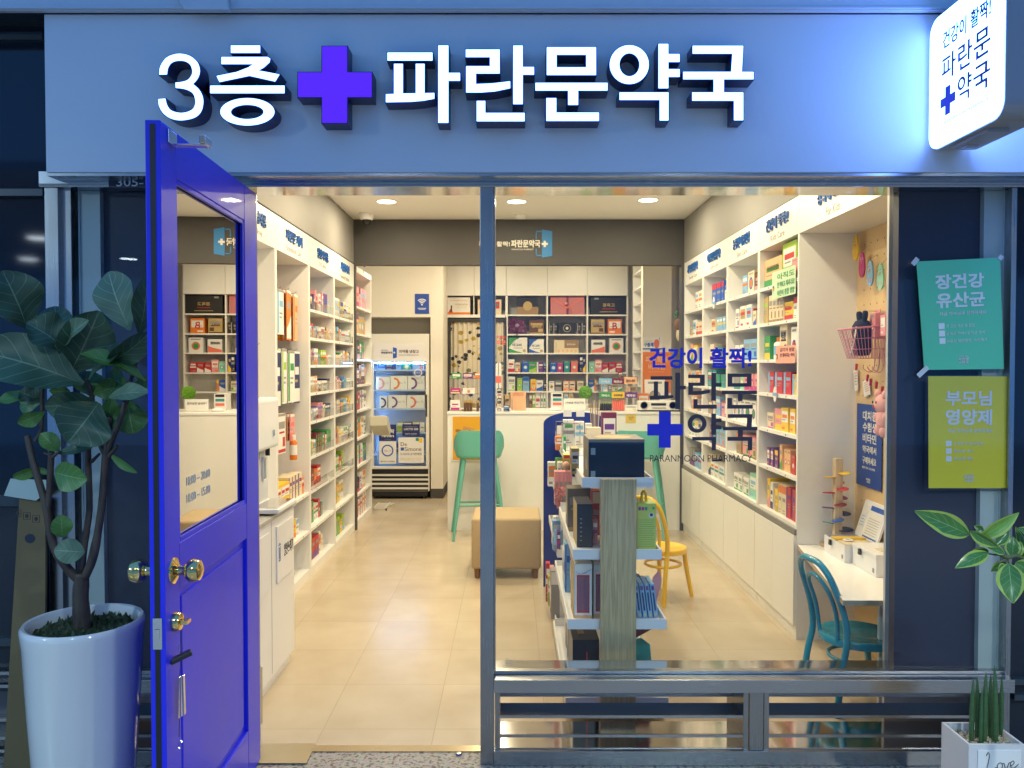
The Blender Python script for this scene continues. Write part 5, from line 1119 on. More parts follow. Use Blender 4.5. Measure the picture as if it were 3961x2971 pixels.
# desk, boxes, marble tree, chair
DK = thing('kids_desk', (1.62, .8, 0), 'low white kids desk top built into the alcove by the window', 'desk')
zd = .523
b = MB(); b.prism([(1.377,.30),(1.867,.295),(1.867,1.328),(1.556,1.328)], zd, zd-.022, M('desk_white',(0.86,0.85,0.82),.18), side=M('desk_edge',(0.42,0.34,0.24),0.5), plane='xy'); b.build('desk_top', DK)
b = MB(); b.box(1.60, 1.64, .45, .47, 0, zd-.0225, WHITE); b.box(1.80, 1.866, .36, .378, 0, zd-.0225, WHITE); b.build('support_panel', DK)
KB = M('kit_white', (0.76,0.76,0.77), 0.28)
def kit(px0, py0, label, opened, w=.165, d=.255, h=.085):
    a = Vector((px0, py0, zd)); r = thing('craft_kit_box', (a.x, a.y, zd), label, 'storage box')
    R_ = Matrix.Translation((a.x, a.y, zd+.001)) @ Matrix.Rotation(math.radians(-90),4,'Z')
    b = MB(); 
    if opened:
        b.box(0,d,0,w,0,.006,KB,R_); b.box(0,d,0,.005,.0062,h,KB,R_); b.box(0,d,w-.005,w,.0062,h,KB,R_); b.box(0,.005,.0052,w-.0052,.0062,h,KB,R_); b.box(d-.005,d,.0052,w-.0052,.0062,h,KB,R_); b.build('box', r)
        c = MB(); c.box(.012,.09,.012,w-.012,.05,.086,PM('blue'),R_ @ Matrix.Rotation(.1,4,'Y')); c.box(.06,.15,.01,w-.01,.06,.084,PM('yellow'),R_ @ Matrix.Rotation(-.1,4,'Y')); c.box(.12,d-.01,.01,w-.01,.055,.088,PM('cream'),R_)
        c.lathe([(.020,-.004),(.026,0),(.020,.004),(.014,0),(.020,-.004)], *(R_ @ Vector((.16,w*.35,.093))), PM('white'), n=18); c.build('craft_contents', r)
        c = MB(); L_ = R_ @ Matrix.Translation((.0,w+.003,h)) @ Matrix.Rotation(math.radians(72),4,'X'); c.box(0,d,0,w+.03,0,.012,KB,L_); lid = c.build('lid', r, bevel=.002)
        c = MB(); c.box(.09,d-.015,.01,w+.01,.0122,.0132,PM('white'),L_); c.box(.09,d-.015,w-.015,w+.01,.0133,.0138,PM('blue'),L_); c.box(.09,d-.015,.01,.018,.0133,.0138,PM('blue'),L_); c.box(.015,.07,.05,w+.005,.0122,.0132,PM('white'),L_)
        for k in range(7): c.box(.10,d-.03,.03+k*.013,.0325+k*.013,.0133,.0137,PM('grey'),L_)
        for k in range(4): c.box(.02,.06,.06+k*.016,.064+k*.016,.0133,.0137,PM('sky'),L_)
        c.build('instruction_sheet', lid)
    else:
        b.box(0,d,0,w,0,h-.014,KB,R_); b.box(-.003,d+.003,-.003,w+.003,h-.0138,h+.004,KB,R_); b.build('box', r, bevel=.002)
        c = MB(); c.box(.12,.19,.05,.11,h+.0042,h+.006,PM('cream'),R_); c.build('lid_sticker', r)
    c = MB(); c.box(.085,.105,-.013,-.0035,h-.032,h-.004,BLACK,R_); c.box(.092,.112,-.017,-.0131,h-.028,h-.016,BLACK,R_); c.build('latch', r, bevel=.001)
    c = MB(); c.box(d-.035,d-.018,-.0012,-.0002,.015,.035,GREYINK,R_); c.build('side_mark', r)
kit(1.645, 1.18, 'open white craft box with raised lid on the kids desk', True)
kit(1.678, .908, 'closed white craft box with black latch at the desk front', False, .165, .25, .10)
a = atz(3262, 2068, zd); tx, ty = 1.735, 1.235
MT = thing('marble_run_tree', (tx, ty, zd), 'wooden rainbow marble run tower with leaf plates on the desk', 'toy')
b = MB(); b.box(tx-.06, tx+.06, ty-.09, ty+.09, zd+.0005, zd+.014, wood_mat('toy_wood',(0.42,0.28,0.14),(0.58,0.42,0.24),'Y')); b.build('base', MT, bevel=.003)
ztop = atx(3258, 1778, tx).z
b = MB(); b.box(tx-.02, tx+.02, ty-.02, ty+.02, zd+.0142, ztop, wood_mat('toy_wood_post',(0.55,0.42,0.26),(0.66,0.52,0.34),'Z')); b.build('post', MT, bevel=.002)
cols = ['navy','teal','blue','navy','purple','wine','magenta','red','red','orange','yellow','yellow']; z0, z1 = zd+.10, zd+(ztop-zd)*.84
for k in range(12):
    z = z0+(z1-z0)*k/11; an = k*2.2; b = MB(); s = .058 - .0016*k; cc = Vector((tx+.038*math.cos(an), ty+.038*math.sin(an), z))
    R_ = Matrix.Translation(cc) @ Matrix.Rotation(an,4,'Z') @ Matrix.Rotation(.22,4,'X'); b.lathe([(0,0),(s*.9,0),(s,.003),(s*.9,.006),(0,.006)], 0,0,0, PM(cols[k]), n=20, sx=.85, sy=.6); b.v = [tuple(R_ @ Vector(v)) for v in b.v]; b.build('leaf_plate', MT, smooth=.6)

def thonet(name, c, zs, rad, facing, mat, label, hb):
    """small bentwood chair: round seat, four bent legs, ring, looped back; facing: direction the sitter looks (radians)"""
    r = thing(name, (c[0], c[1], 0), label, 'chair')
    R_ = Matrix.Translation((c[0], c[1], 0)) @ Matrix.Rotation(facing,4,'Z'); T = lambda P: [R_ @ Vector(p) for p in P]
    b = MB(); b.lathe([(0,-.004),(rad*.80,-.004),(rad*.86,.002),(rad*.97,0),(rad,-.010),(rad*.98,-.030),(rad*.86,-.034),(0,-.034)], c[0], c[1], zs, mat, n=36); b.build('seat', r, smooth=.7)
    for s in (-1,1):
        MB().tube(T(smooth_path([(rad*.66,s*rad*.62,zs-.03),(rad*.74,s*rad*.68,zs*.55),(rad*.92,s*rad*.80,.02),(rad*.95,s*rad*.82,0)],5)), [.016]*6+[.0145]*5+[.012]*5, mat, n=10).build('leg', r, smooth=1)
    back = smooth_path([(-rad*1.12,rad*.82,0),(-rad*.98,rad*.80,zs*.6),(-rad*.84,rad*.78,zs),(-rad*.92,rad*.80,zs+hb*.35),(-rad*1.22,rad*.72,zs+hb*.78),(-rad*1.36,rad*.42,zs+hb*.97),(-rad*1.40,0,zs+hb),(-rad*1.36,-rad*.42,zs+hb*.97),(-rad*1.22,-rad*.72,zs+hb*.78),(-rad*.92,-rad*.80,zs+hb*.35),(-rad*.84,-rad*.78,zs),(-rad*.98,-rad*.80,zs*.6),(-rad*1.12,-rad*.82,0)],5)
    MB().tube(T(back), .0145, mat, n=10).build('back_hoop', r, smooth=1)
    inner = smooth_path([(-rad*.86,rad*.40,zs-.01),(-rad*.95,rad*.46,zs+hb*.35),(-rad*1.20,rad*.40,zs+hb*.68),(-rad*1.30,0,zs+hb*.80),(-rad*1.20,-rad*.40,zs+hb*.68),(-rad*.95,-rad*.46,zs+hb*.35),(-rad*.86,-rad*.40,zs-.01)],5)
    MB().tube(T(inner), .010, mat, n=8).build('inner_hoop', r, smooth=1)
    MB().tube(T([(rad*.74*math.cos(2*PI*i/28)-.0*rad, rad*.74*math.sin(2*PI*i/28), zs*.66) for i in range(28)]), .009, mat, n=8, close=True).build('leg_ring', r, smooth=1)
    return r
TEAL = M('teal_lacquer', (0.015,0.25,0.36), 0.22, coat=.3); YEL = M('yellow_lacquer', (0.86,0.52,0.01), 0.3, coat=.3)
a = atz(3290, 2445, .31); thonet('bentwood_chair', (a.x+.035, a.y), .31, .170, math.radians(10), TEAL, 'teal bentwood kids chair tucked at the white desk', .34)
a = atz(2585, 2113, .33); thonet('bentwood_chair', (a.x-.035, a.y), .33, .155, math.radians(45), YEL, 'yellow bentwood kids chair beyond the product stand', .34)
# ================================================================== back of the shop
YB = 5.95        # plane of the fridge front and the column
CREAMW = M('cream_wall', (0.72,0.68,0.60), 0.6, var=0.02)
a, c = at(1440,1030,YB), at(1665,1226,YB)
b = MB(); b.box(-1.755, c.x+.001, YB, YB+.30, c.z, 2.80, CREAMW); struct(b.build('wall_over_fridge'))
struct(MB().box(-1.755, c.x, YB+.25, YB+.30, 0, c.z-.001, M('niche_grey',(0.30,0.28,0.24),0.6)).build('wall_niche'))
k0, k1 = at(1666,1500,YB).x, at(1713,1500,YB).x
b = MB(); b.box(k0, k1, YB-.002, 6.95, 0, 2.80, CREAMW); b.box(k0-.003, k1+.003, YB-.006, 6.94, 0, .11, DARKGREY); struct(b.build('pillar_column'))
b = MB(); q = at(1605,1137,YB); s = at(1660,1214,YB)
r = thing('wifi_poster', (q.x, YB-.002, s.z), 'blue poster with white wireless waves symbol on the wall over the fridge', 'poster')
MB().box(q.x, s.x, YB-.005, YB-.0005, s.z, q.z, M('wifi_blue',(0.012,0.06,0.36),0.4)).build('sheet', r)
cx, cz = (q.x+s.x)/2, s.z+(q.z-s.z)*.46; u = (s.x-q.x)
b = MB()
for k, rr_ in enumerate((.18,.30,.42)):
    arc = [(cx+u*rr_*math.sin(t), cz+u*rr_*math.cos(t)) for t in [(-.8+1.6*i/12) for i in range(13)]]; arc2 = [(cx+u*(rr_-.07)*math.sin(t), cz+u*(rr_-.07)*math.cos(t)) for t in [(.8-1.6*i/12) for i in range(13)]]
    b.prism(arc[::-1]+arc2[::-1], YB-.0062, YB-.0052, PM('white'))
b.prism(ell(cx, cz, u*.06, u*.06, 12)[::-1], YB-.0062, YB-.0052, PM('white')); b.box(cx-u*.3, cx+u*.3, YB-.0062, YB-.0052, cz-u*.28, cz-u*.24, PM('white')); b.box(cx-u*.24, cx+u*.24, YB-.0062, YB-.0052, cz-u*.36, cz-u*.33, PM('white'))
b.build('symbol', r)

# medical refrigerator
fx0, fx1 = at(1430,1500,YB).x, at(1661,1500,YB).x; ft = at(1500,1292,YB).z
FG = thing('medical_fridge', ((fx0+fx1)/2, YB, 0), 'white upright pharmacy fridge with lit glass door in the back corner', 'fridge')
FW = M('fridge_white', (0.72,0.70,0.64), 0.35); yf0 = YB-.05; yfb = YB+.24
def fz(py_): return at(1550,py_,yf0).z
def fxx(px_): return at(px_,1500,yf0).x
b = MB(); b.box(fx0, fx0+.03, yf0+.002, yfb, .09, ft, FW); b.box(fx1-.03, fx1, yf0+.002, yfb, .09, ft, FW); b.box(fx0+.0302, fx1-.0302, yfb-.03, yfb, .09, ft, M('fridge_inner',(0.55,0.62,0.72),0.4)); b.box(fx0+.0302, fx1-.0302, yf0+.002, yfb-.0302, fz(1396), ft-.0005, FW); b.box(fx0+.0302, fx1-.0302, yf0+.002, yfb-.0302, .0902, fz(1812), FW); b.build('cabinet', FG)
b = MB(); b.box(fx0+.02, fx1-.02, yf0+.01, yfb-.02, .03, .0898, BLACK); 
for x in (fx0+.06, fx1-.06): b.lathe([(.02,0),(.02,.0298)], x, yf0+.06, 0, BLACK, n=10)
b.build('foot_plinth', FG)
b = MB(); b.box(fxx(1448), fxx(1645), yf0-.006, yf0+.0015, fz(1399), fz(1330), M('header_panel_white',(0.74,0.73,0.74),0.35)); hp = b.build('header_panel', FG)
b = MB(); ptext(b, '파란문약국', 1474, 1518, 1360, 1369, yf0-.007, PM('navy'), .03); ptext(b, '건강이 활짝!', 1474, 1500, 1353, 1357, yf0-.007, PM('navy')); ptext(b, '의약품 냉장고', 1543, 1620, 1353, 1366, yf0-.007, PM('brown'), .02); ptext(b, 'MEDICAL REFRIGERATOR', 1543, 1620, 1371, 1376, yf0-.007, PM('grey'), .0)
P = [at(*q_, yf0-.007) for q_ in ((1520,1343),(1535,1347),(1535,1383),(1520,1387))]; b.prism([(p.x,p.z) for p in P][::-1], yf0-.0075, yf0-.0062, PM('blue')); put_text(b, '+', (at(1525,1364,yf0-.007).x, yf0-.0077, at(1525,1364,yf0).z), .026, .026, PM('white'), bold=.06)
b.build('lettering', hp)
b = MB()
dxa, dxb = fxx(1446), fxx(1648)
for x0, x1, z0, z1 in ((fx0+.004,dxa,fz(1812),fz(1400)),(dxb,fx1-.002,fz(1812),fz(1400)),(dxa+.0003,dxb-.0003,fz(1812),fz(1803))): b.box(x0,x1,yf0-.03,yf0+.0012,z0,z1,FW)
b.build('door_frame', FG, bevel=.002)
MB().box(dxa+.0003, dxb-.0003, yf0-.016, yf0-.012, fz(1802), fz(1401), GLASS).build('glass_door', FG)
b = MB(); b.box(fxx(1648), fxx(1653), yf0-.055, yf0-.0305, fz(1611), fz(1526), BLACK); b.build('handle', FG, bevel=.004)
LED = emit('fridge_led', (0.26,0.52,1.0), 130.0)
b = MB()
zz = fz(1790)
while zz < fz(1410): b.box(fx0+.031, fx0+.037, yf0+.02, yf0+.03, zz, zz+.014, LED); zz += .034
b.box(dxa+.01, dxb-.01, yf0+.03, yf0+.045, fz(1403)-.008, fz(1403), LED); b.build('led_strip', FG)
FSH = [1432, 1510, 1582, 1675, 1760]
b = MB()
for py_ in FSH: b.box(fx0+.0305, fx1-.0305, yf0+.025, yfb-.031, fz(py_)-.006, fz(py_), M('fridge_shelf',(0.55,0.62,0.72),0.2)); b.box(fx0+.0305, fx1-.0305, yf0+.018, yf0+.0248, fz(py_)-.010, fz(py_)+.008, M('shelf_rail_blue',(0.40,0.52,0.70),0.3))
b.build('shelf', FG)
b = MB(); 
for k in range(4):
    z = fz(1838+17*k); b.box(fx0+.01, fx1-.01, yf0-.004, yf0+.0018, z-.010, z+.012, FW)
b.box(fx0+.01, fx1-.01, yf0+.00185, yf0+.0019, .092, fz(1815), BLACK); b.build('vent_grille', FG, bevel=.002)
def fbox(px0, px1, pyt, pyb, body, acc, style, label, text=None, d=.12):
    y = yf0+.035; A, C = at(px0,pyt,y), at(px1,pyb,y); w, h = C.x-A.x, A.z-C.z; z = fz(pyb)+.0005
    mb = MB(); mb.box(-w/2,w/2,0,d,0,h,PM(body))
    if style == 'ring':
        R = h*.42; cxx = -w*.30
        arc = [(cxx+R*math.sin(t), h*.48+R*math.cos(t)) for t in [PI*i/14*1.0 for i in range(15)]]; arc2 = [(cxx+R*.68*math.sin(t), h*.48+R*.68*math.cos(t)) for t in [PI-PI*i/14 for i in range(15)]]
        mb.prism(arc[::-1]+arc2[::-1], -.0006, -.00005, PM(acc)); put_text(mb, text or 'CELL TI', (w*.15,-.0001,h*.52), w*.48, h*.13, PM('grey'))
    else: art(mb, w, h, body, acc, style)
    place(mb, 'refrigerated_box', ((A.x+C.x)/2, y, z), 0, label, 'medicine box', 'boxes inside the fridge')
fbox(1462,1490,1405,1432,'blue','sky',0,'deep blue box, top fridge shelf'); fbox(1490,1522,1400,1432,'navy','sky',1,'navy box with pale print, top fridge shelf'); fbox(1524,1552,1408,1432,'sky','navy',4,'sky blue box with navy stripe, top fridge shelf'); fbox(1556,1590,1402,1432,'teal','yellow',3,'teal box with yellow dot, top fridge shelf'); fbox(1596,1640,1400,1432,'sky','coral',6,'pale box at right, top fridge shelf')
fbox(1455,1508,1458,1510,'white','pink','ring','white ring-printed box, left of the second fridge shelf'); fbox(1510,1576,1455,1510,'white','orange','ring','white box with orange half ring, second fridge shelf'); fbox(1578,1643,1455,1510,'white','purple','ring','white box with purple half ring, second fridge shelf')
fbox(1468,1498,1534,1582,'white','navy','ring','narrow white box, left of the third fridge shelf'); fbox(1502,1572,1530,1582,'white','purple','ring','white box with purple half ring, third fridge shelf'); fbox(1574,1643,1530,1582,'white','coral','ring','white box with coral half ring, third fridge shelf')
for k, (x0, x1, cl) in enumerate(((1462,1500,'purple'),(1536,1560,'lime'),(1562,1592,'navy'),(1596,1622,'yellow'),(1624,1642,'white'))): fbox(x0, x1, 1636, 1675, cl, 'white', 1, f'{cl} box on the lower fridge shelf')
for k, (x0, x1, cl) in enumerate(((1470,1520,'navy'),(1526,1570,'purple'),(1576,1630,'blue'))): fbox(x0, x1, 1722, 1760, cl, 'sky', 0, f'{cl} box on the bottom fridge shelf')
# stickers on the fridge door
yst = yf0-.0165
def sticker(px0, px1, py0, py1, mat, label, items, rnd=.004, name='fridge_sticker'):
    A, C = at(px0,py0,yst), at(px1,py1,yst); r = thing(name, ((A.x+C.x)/2, yst, C.z), label, 'sticker')
    MB().prism(rrect(A.x, C.x, C.z, A.z, rnd)[::1], yst-.001, yst, mat).build('sheet', r)
    b = MB()
    for t in items:
        if t[0] == 't': ptext(b, t[1], *t[2:6], yst-.0012, PM(t[6]), t[7] if len(t) > 7 else .01)
        elif t[0] == 'r':
            q0_, q1_ = at(t[1],t[3],yst-.0015), at(t[2],t[4],yst-.0015); b.box(q0_.x, q1_.x, yst-.0018, yst-.0012, q1_.z, q0_.z, PM(t[5]))
        elif t[0] == 'o':
            q0_ = at(t[1],t[2],yst-.0015); rd = t[3]*.0029; b.prism(ell(q0_.x,q0_.z,rd,rd,28), yst-.0018, yst-.0012, PM(t[4]), hole=ell(q0_.x,q0_.z,rd*.78,rd*.78,28))
    b.build('print', r)
sticker(1466,1533,1642,1706,PM('navy'),'navy sticker with white Korean heading, left on the fridge door',(('t','듀오락',1476,1525,1660,1677,'white',.03),('t','Partners',1477,1524,1680,1691,'white',.02),('t','공식판매점',1487,1512,1698,1702,'grey')))
sticker(1466,1533,1707,1794,PM('white'),'white sticker with blue ring, lower left on the fridge door',(('o',1499,1743,23,'blue'),('t','CELL TI',1486,1512,1741,1747,'grey'),('t','셀티아이 공식판매점',1472,1527,1782,1788,'black')))
sticker(1556,1624,1641,1686,PM('navy'),'navy sticker reading LACTO 500 on the fridge door',(('t','LACTO 500',1563,1617,1656,1664,'white',.02),('t','PROBIOTICS',1566,1614,1649,1653,'grey'),('t','500억 유산균',1567,1612,1676,1681,'white')))
sticker(1541,1640,1692,1791,PM('white'),'large white rounded sticker reading De Simone on the fridge door',(('t','De',1550,1574,1711,1725,'brown'),('t','Simone',1565,1630,1729,1745,'brown',.005),('r',1550,1563,1731,1743,'blue'),('t','드시모네 공식판매점',1549,1630,1751,1761,'black',.01),('t','PROBIOTICS',1549,1630,1771,1779,'cream',.02),('r',1608,1620,1694,1706,'teal'),('r',1620,1634,1695,1712,'yellow')),.012)
sticker(1592,1642,1437,1447,PM('blue'),'blue ribbon tag with white disc across the fridge door glass',(('t','프리미엄 유산균',1596,1638,1439,1445,'white'),('o',1617,1442,15,'white')))
# wire shelf left beneath the end bay
b = MB()
for k in range(5): b.box(-1.43, -1.30+.01*k, 5.20+.07*k, 5.208+.07*k, .02, .028, FW)
b.box(-1.43,-1.422,5.19,5.5,.028,.034,FW); b.box(-1.315,-1.307,5.19,5.5,.028,.034,FW)
for y in (5.2,5.48): b.box(-1.31,-1.295,y,y+.015,0,.0198,BLACK)
tag(b.build('wire_floor_rack'), 'low white wire rack on the floor before the fridge', 'rack')

# curtain doorway, back wall units
YW = 6.62
def bw(cx_, cy_): return (1700+cx_/2.328, 1000+cy_/2.328)
def pb_(cx_, cy_, y=YW): q_ = bw(cx_, cy_); return at(*q_, y)
DFm = M('door_frame_black',(0.03,0.03,0.035),0.5)
d0, d1 = pb_(42,540), pb_(605,560)
r = thing('curtain_doorway', ((d0.x+d1.x)/2, YW, 0), 'black framed doorway behind the counter closed by a printed curtain', 'doorway')
zt_ = pb_(300,540).z
b = MB(); b.box(d0.x, pb_(98,600).x, YW, YW+.06, 0, zt_, DFm); b.box(pb_(588,600).x, d1.x, YW, YW+.06, 0, zt_, DFm); b.box(pb_(98,600).x+.0005, pb_(588,600).x-.0005, YW, YW+.06, zt_-.04, zt_, DFm); b.build('frame', r)
cm, N, L, p = new_mat('curtain_print')
tc = N.new('ShaderNodeNewGeometry'); mp = N.new('ShaderNodeMapping'); mp.inputs['Scale'].default_value = (6,0.01,6.5); L.new(tc.outputs['Position'], mp.inputs[0])
nzz = N.new('ShaderNodeTexNoise'); nzz.inputs['Scale'].default_value = 7; mxv = N.new('ShaderNodeMix'); mxv.data_type='VECTOR'; mxv.inputs['Factor'].default_value = .12; L.new(mp.outputs[0], nzz.inputs['Vector']); L.new(mp.outputs[0], mxv.inputs['A']); L.new(nzz.outputs['Color'], mxv.inputs['B'])
vo = N.new('ShaderNodeTexVoronoi'); vo.inputs['Scale'].default_value = 2.3; vo.inputs['Randomness'].default_value = 1.0; L.new(mxv.outputs['Result'], vo.inputs['Vector'])
ls = N.new('ShaderNodeMath'); ls.operation = 'LESS_THAN'; ls.inputs[1].default_value = .34; L.new(vo.outputs['Distance'], ls.inputs[0])
cr = N.new('ShaderNodeValToRGB'); cr.color_ramp.interpolation = 'CONSTANT'; e = cr.color_ramp.elements; e[0].color = (.03,.035,.06,1); e[1].position = .4; e[1].color = (.40,.28,.05,1); e2 = e.new(.6); e2.color = (.16,.19,.13,1); e3 = e.new(.8); e3.color = (.05,.05,.07,1)
sc_ = N.new('ShaderNodeSeparateColor'); L.new(vo.outputs['Color'], sc_.inputs[0]); L.new(sc_.outputs[0], cr.inputs[0])
mx = N.new('ShaderNodeMix'); mx.data_type='RGBA'; mx.inputs['A'].default_value = (.66,.60,.48,1); L.new(cr.outputs[0], mx.inputs['B']); L.new(ls.outputs[0], mx.inputs['Factor']); L.new(mx.outputs['Result'], p.inputs['Base Color']); p.inputs['Roughness'].default_value = .85
b = MB(); x0, x1 = pb_(100,600).x, pb_(586,600).x; n = 120; vs = []; fs = []
for i in range(n+1):
    u = i/n; x = x0+(x1-x0)*u; off = .016*math.sin(u*70)+.008*math.sin(u*31+1)
    vs += [(x, YW+.03+off, .15), (x, YW+.03+off*.8, zt_-.042)]
for i in range(n): fs.append((2*i,2*i+2,2*i+3,2*i+1))
b.add(vs, fs, cm); b.add([(x,y+.002,z) for x,y,z in vs], [f[::-1] for f in fs], cm); b.build('curtain', r, smooth=1.2)
# shelf unit
SB = thing('back_shelf_unit', (.75, YW, 0), 'white open shelf unit of gift and medicine boxes behind the counter', 'shelving')
cols_ = [pb_(608,600).x, pb_(970,600).x, pb_(1331,600).x, pb_(1692,600).x]; rows_ = [505,680,850,1025,1195]; zr = [pb_(900,y).z for y in rows_]; ztop_ = pb_(900,335).z
GB = M('grey_back_board', (0.66,0.65,0.61), 0.55)
b = MB()
for x in cols_: b.box(x-.009, x+.009, YW, YW+.33, 0, 2.79, WHITE)
b.build('side_panel', SB)
MB().box(cols_[0]+.0095, cols_[-1]-.0095, YW+.255, YW+.265, 0.05, 2.75, GB).build('back_panel', SB)
for z in zr+[.92, .66]:
    b = MB()
    for x0, x1 in zip(cols_[:-1], cols_[1:]): b.box(x0+.0092, x1-.0092, YW+.002, YW+.33, z-.017, z, WHITE)
    b.build('shelf', SB)
for x0, x1 in zip(cols_[:-1], cols_[1:]): b = MB(); b.box(x0+.0015, x1-.0015, YW-.016, YW-.0005, ztop_, 2.79, WHITE); b.build('cupboard_door', SB, bevel=.001)
OH = thing('overhead_cupboard', (-.4, YW, ztop_), 'white overhead cupboard with two open pigeonholes above the curtain doorway', 'cupboard')
xs = [pb_(25,400).x, pb_(313,400).x, cols_[0]-.0095]
b = MB()
for x in xs: b.box(x-.010, x+.0, YW, YW+.33, zr[0]-.017, 2.79, WHITE)
b.box(xs[0]+.0002, xs[2]-.0102, YW+.002, YW+.33, zr[0]-.036, zr[0]-.0172, WHITE); b.build('side_panel', OH)
MB().box(xs[0], xs[2]-.01, YW+.3305, YW+.345, zr[0]-.03, 2.79, GB).build('back_panel', OH)
for x0, x1 in zip(xs[:-1], xs[1:]): b = MB(); b.box(x0+.0015, x1-.0015, YW-.016, YW-.0005, ztop_, 2.79, WHITE); b.build('cupboard_door', OH, bevel=.001); b = MB(); b.box(x0+.0003, x1-.0103, YW+.002, YW+.33, zr[0]-.0170, zr[0], WHITE); b.build('shelf', OH)
def gbox(x0, x1, y0, row, body, acc, style, label, text=None, tcol='gold', d=.14, name='gift_box', cat='gift box', yy=None, tv=.55, th=.22, tw=.6, grp='boxes on the shelves behind the counter', extra=None):
    y = (YW+.03) if yy is None else yy; A = pb_(x0, y0, y); C = pb_(x1, y0, y); z = zr[row]; w = C.x-A.x; h = max(.03, A.z-z); mb = MB()
    mb.box(-w/2,w/2,0,d,0,h,PM(body))
    if style is not None: art(mb, w, h, body, acc, style)
    if extra: extra(mb, w, h)
    if text: put_text(mb, text, (0,-.0012,h*tv), w*tw, h*th, PM(tcol), bold=.02)
    return place(mb, name, ((A.x+C.x)/2, y, z), 0, label, cat, grp)
def arg(mb, w, h):
    mb.box(-w*.5,w*.5,-.0005,-.0001,0,h*.14,PM('orange')); mb.lathe([(h*.05,0),(h*.035,.1*h),(h*.04,.28*h),(h*.03,.34*h),(0,.36*h)], -w*.30, -.0008, h*.18, PM('brown'), n=8, sy=.02); mb.prism([(-w*.42,h*.12),(-w*.24,h*.12),(-w*.28,h*.32),(-w*.36,h*.32)][::1], -.0006, -.0001, PM('red'))
    put_text(mb, 'ARGININE 5000mg', (0,-.0003,h*.80), w*.74, h*.08, PM('orange')); put_text(mb, 'POTENCIATOR', (w*.14,-.0003,h*.58), w*.52, h*.10, PM('gold'), bold=.02)
    for k in range(3): mb.box(-w*.05,w*.4,-.0005,-.0001,h*(.46-.04*k),h*(.475-.04*k),PM('cream'))
gbox(65,275,348,0,'white','orange',None,'white box with orange base in the left pigeonhole above the curtain',None,extra=arg)
gbox(345,557,370,0,'cream','teal',5,'cream and green box in the pigeonhole beside the mullion')
def seal(mb, w, h): mb.box(-w/2,w/2,-.0006,-.0001,0,h*.45,PM('kraft')); mb.prism(ell(0,h*.5,h*.26,h*.26,24)[::-1], -.0016, -.0008, PM('gold'))
gbox(698,890,348,0,'black','gold',None,'black and tan gift box with round gold seal, top row',None,extra=seal)
def wrapb(mb, w, h):
    mb.prism([(-w*.48,h*.95),(0,h*.42),(w*.48,h*.95),(w*.48,h*.88),(0,h*.33),(-w*.48,h*.88)], -.006, -.0001, PM('coral')); mb.box(-w*.03,w*.03,-.004,-.0001,.0,h*.98,PM('wine')); mb.lathe([(0,-.02),(.022,-.01),(.026,0),(.018,.018),(0,.024)], -.02,-.012,h*.58,PM('pink'),n=10); mb.tube([(0,-.012,h*.5),(w*.10,-.016,h*.2),(w*.14,-.018,-h*.22)], .008, PM('pink'), n=6, flat=.5)
M('print_rose',(0.50,0.17,0.17),0.6)
gbox(1000,1305,340,0,'rose','wine',None,'rose cloth-wrapped gift box tied with a ribbon, top row',None,extra=wrapb)
def blk(mb, w, h): put_text(mb, '경옥고', (0,-.0003,h*.52), w*.34, h*.20, PM('gold'), bold=.02); mb.box(-w*.25,w*.25,-.0005,-.0001,h*.14,h*.17,PM('gold')); mb.box(-w*.4,-w*.28,-.0005,-.0001,h*.82,h*.92,PM('grey')); mb.box(-w*.18,w*.18,-.0005,-.0001,h*.30,h*.33,PM('red'))
gbox(1362,1685,340,0,'black','gold',None,'wide black gift box with gold Korean title, top row right',None,extra=blk)
# ribbon-tied bundle
A = pb_(700,600,YW+.05); r = thing('ribbon_bundle', (A.x, YW+.05, zr[1]), 'purple satin ribbon bow bundle overhanging the second row', 'gift bundle')
SAT = M('purple_satin', (0.13,0.035,0.10), 0.35); b = MB(); b.box(A.x-.13,A.x+.12,YW+.06,YW+.18,zr[1],zr[1]+.07,SAT)
rb = random.Random(4)
for k in range(11):
    an = 2*PI*k/11+.2; l = .10+.05*rb.random(); C0 = Vector((A.x, YW+.03, zr[1]+.10)); dirv = Vector((math.cos(an), -.25+.2*rb.random(), math.sin(an)*.75)); n_ = Vector((-math.sin(an),0,math.cos(an)))*.035
    b.add([C0-n_*.3, C0+dirv*l*.6-n_*1.2+Vector((0,-.02,0)), C0+dirv*l, C0+dirv*l*.6+n_*1.2, C0+n_*.3], [(0,1,2),(0,2,3),(0,3,4)], SAT); b.add([C0-n_*.3+Vector((0,.004,0)), C0+dirv*l*.6-n_*1.2+Vector((0,-.016,0)), C0+dirv*l+Vector((0,.004,0)), C0+dirv*l*.6+n_*1.2+Vector((0,.004,0)), C0+n_*.3], [(2,1,0),(3,2,0),(4,3,0)], SAT)
b.tube([(A.x,YW+.0,zr[1]+.07),(A.x-.005,YW-.02,zr[1]-.01),(A.x+.01,YW-.022,zr[1]-.06)], [.02,.018,.016], SAT, n=6, flat=.3); b.build('bow', r)
MB().lathe([(0,-.03),(.028,-.01),(.03,.01),(0,.03)], A.x, YW+.02, zr[1]+.10, M('print_lilac',(0.35,0.25,0.35),0.4), n=10).build('knot', r, smooth=1)
gbox(808,942,556,1,'brown','gold',6,'dark brown gift box with lime dot, second row',"경옥고")
for k, (x0, x1, y0) in enumerate(((985,1018,584),(1025,1060,582),(1238,1272,582),(1280,1318,580))): gbox(x0,x1,y0,1,'black','grey',4,f'slim black carton, {ORD[k]} of four around the emblem box',d=.06,name='slim_carton',cat='carton')
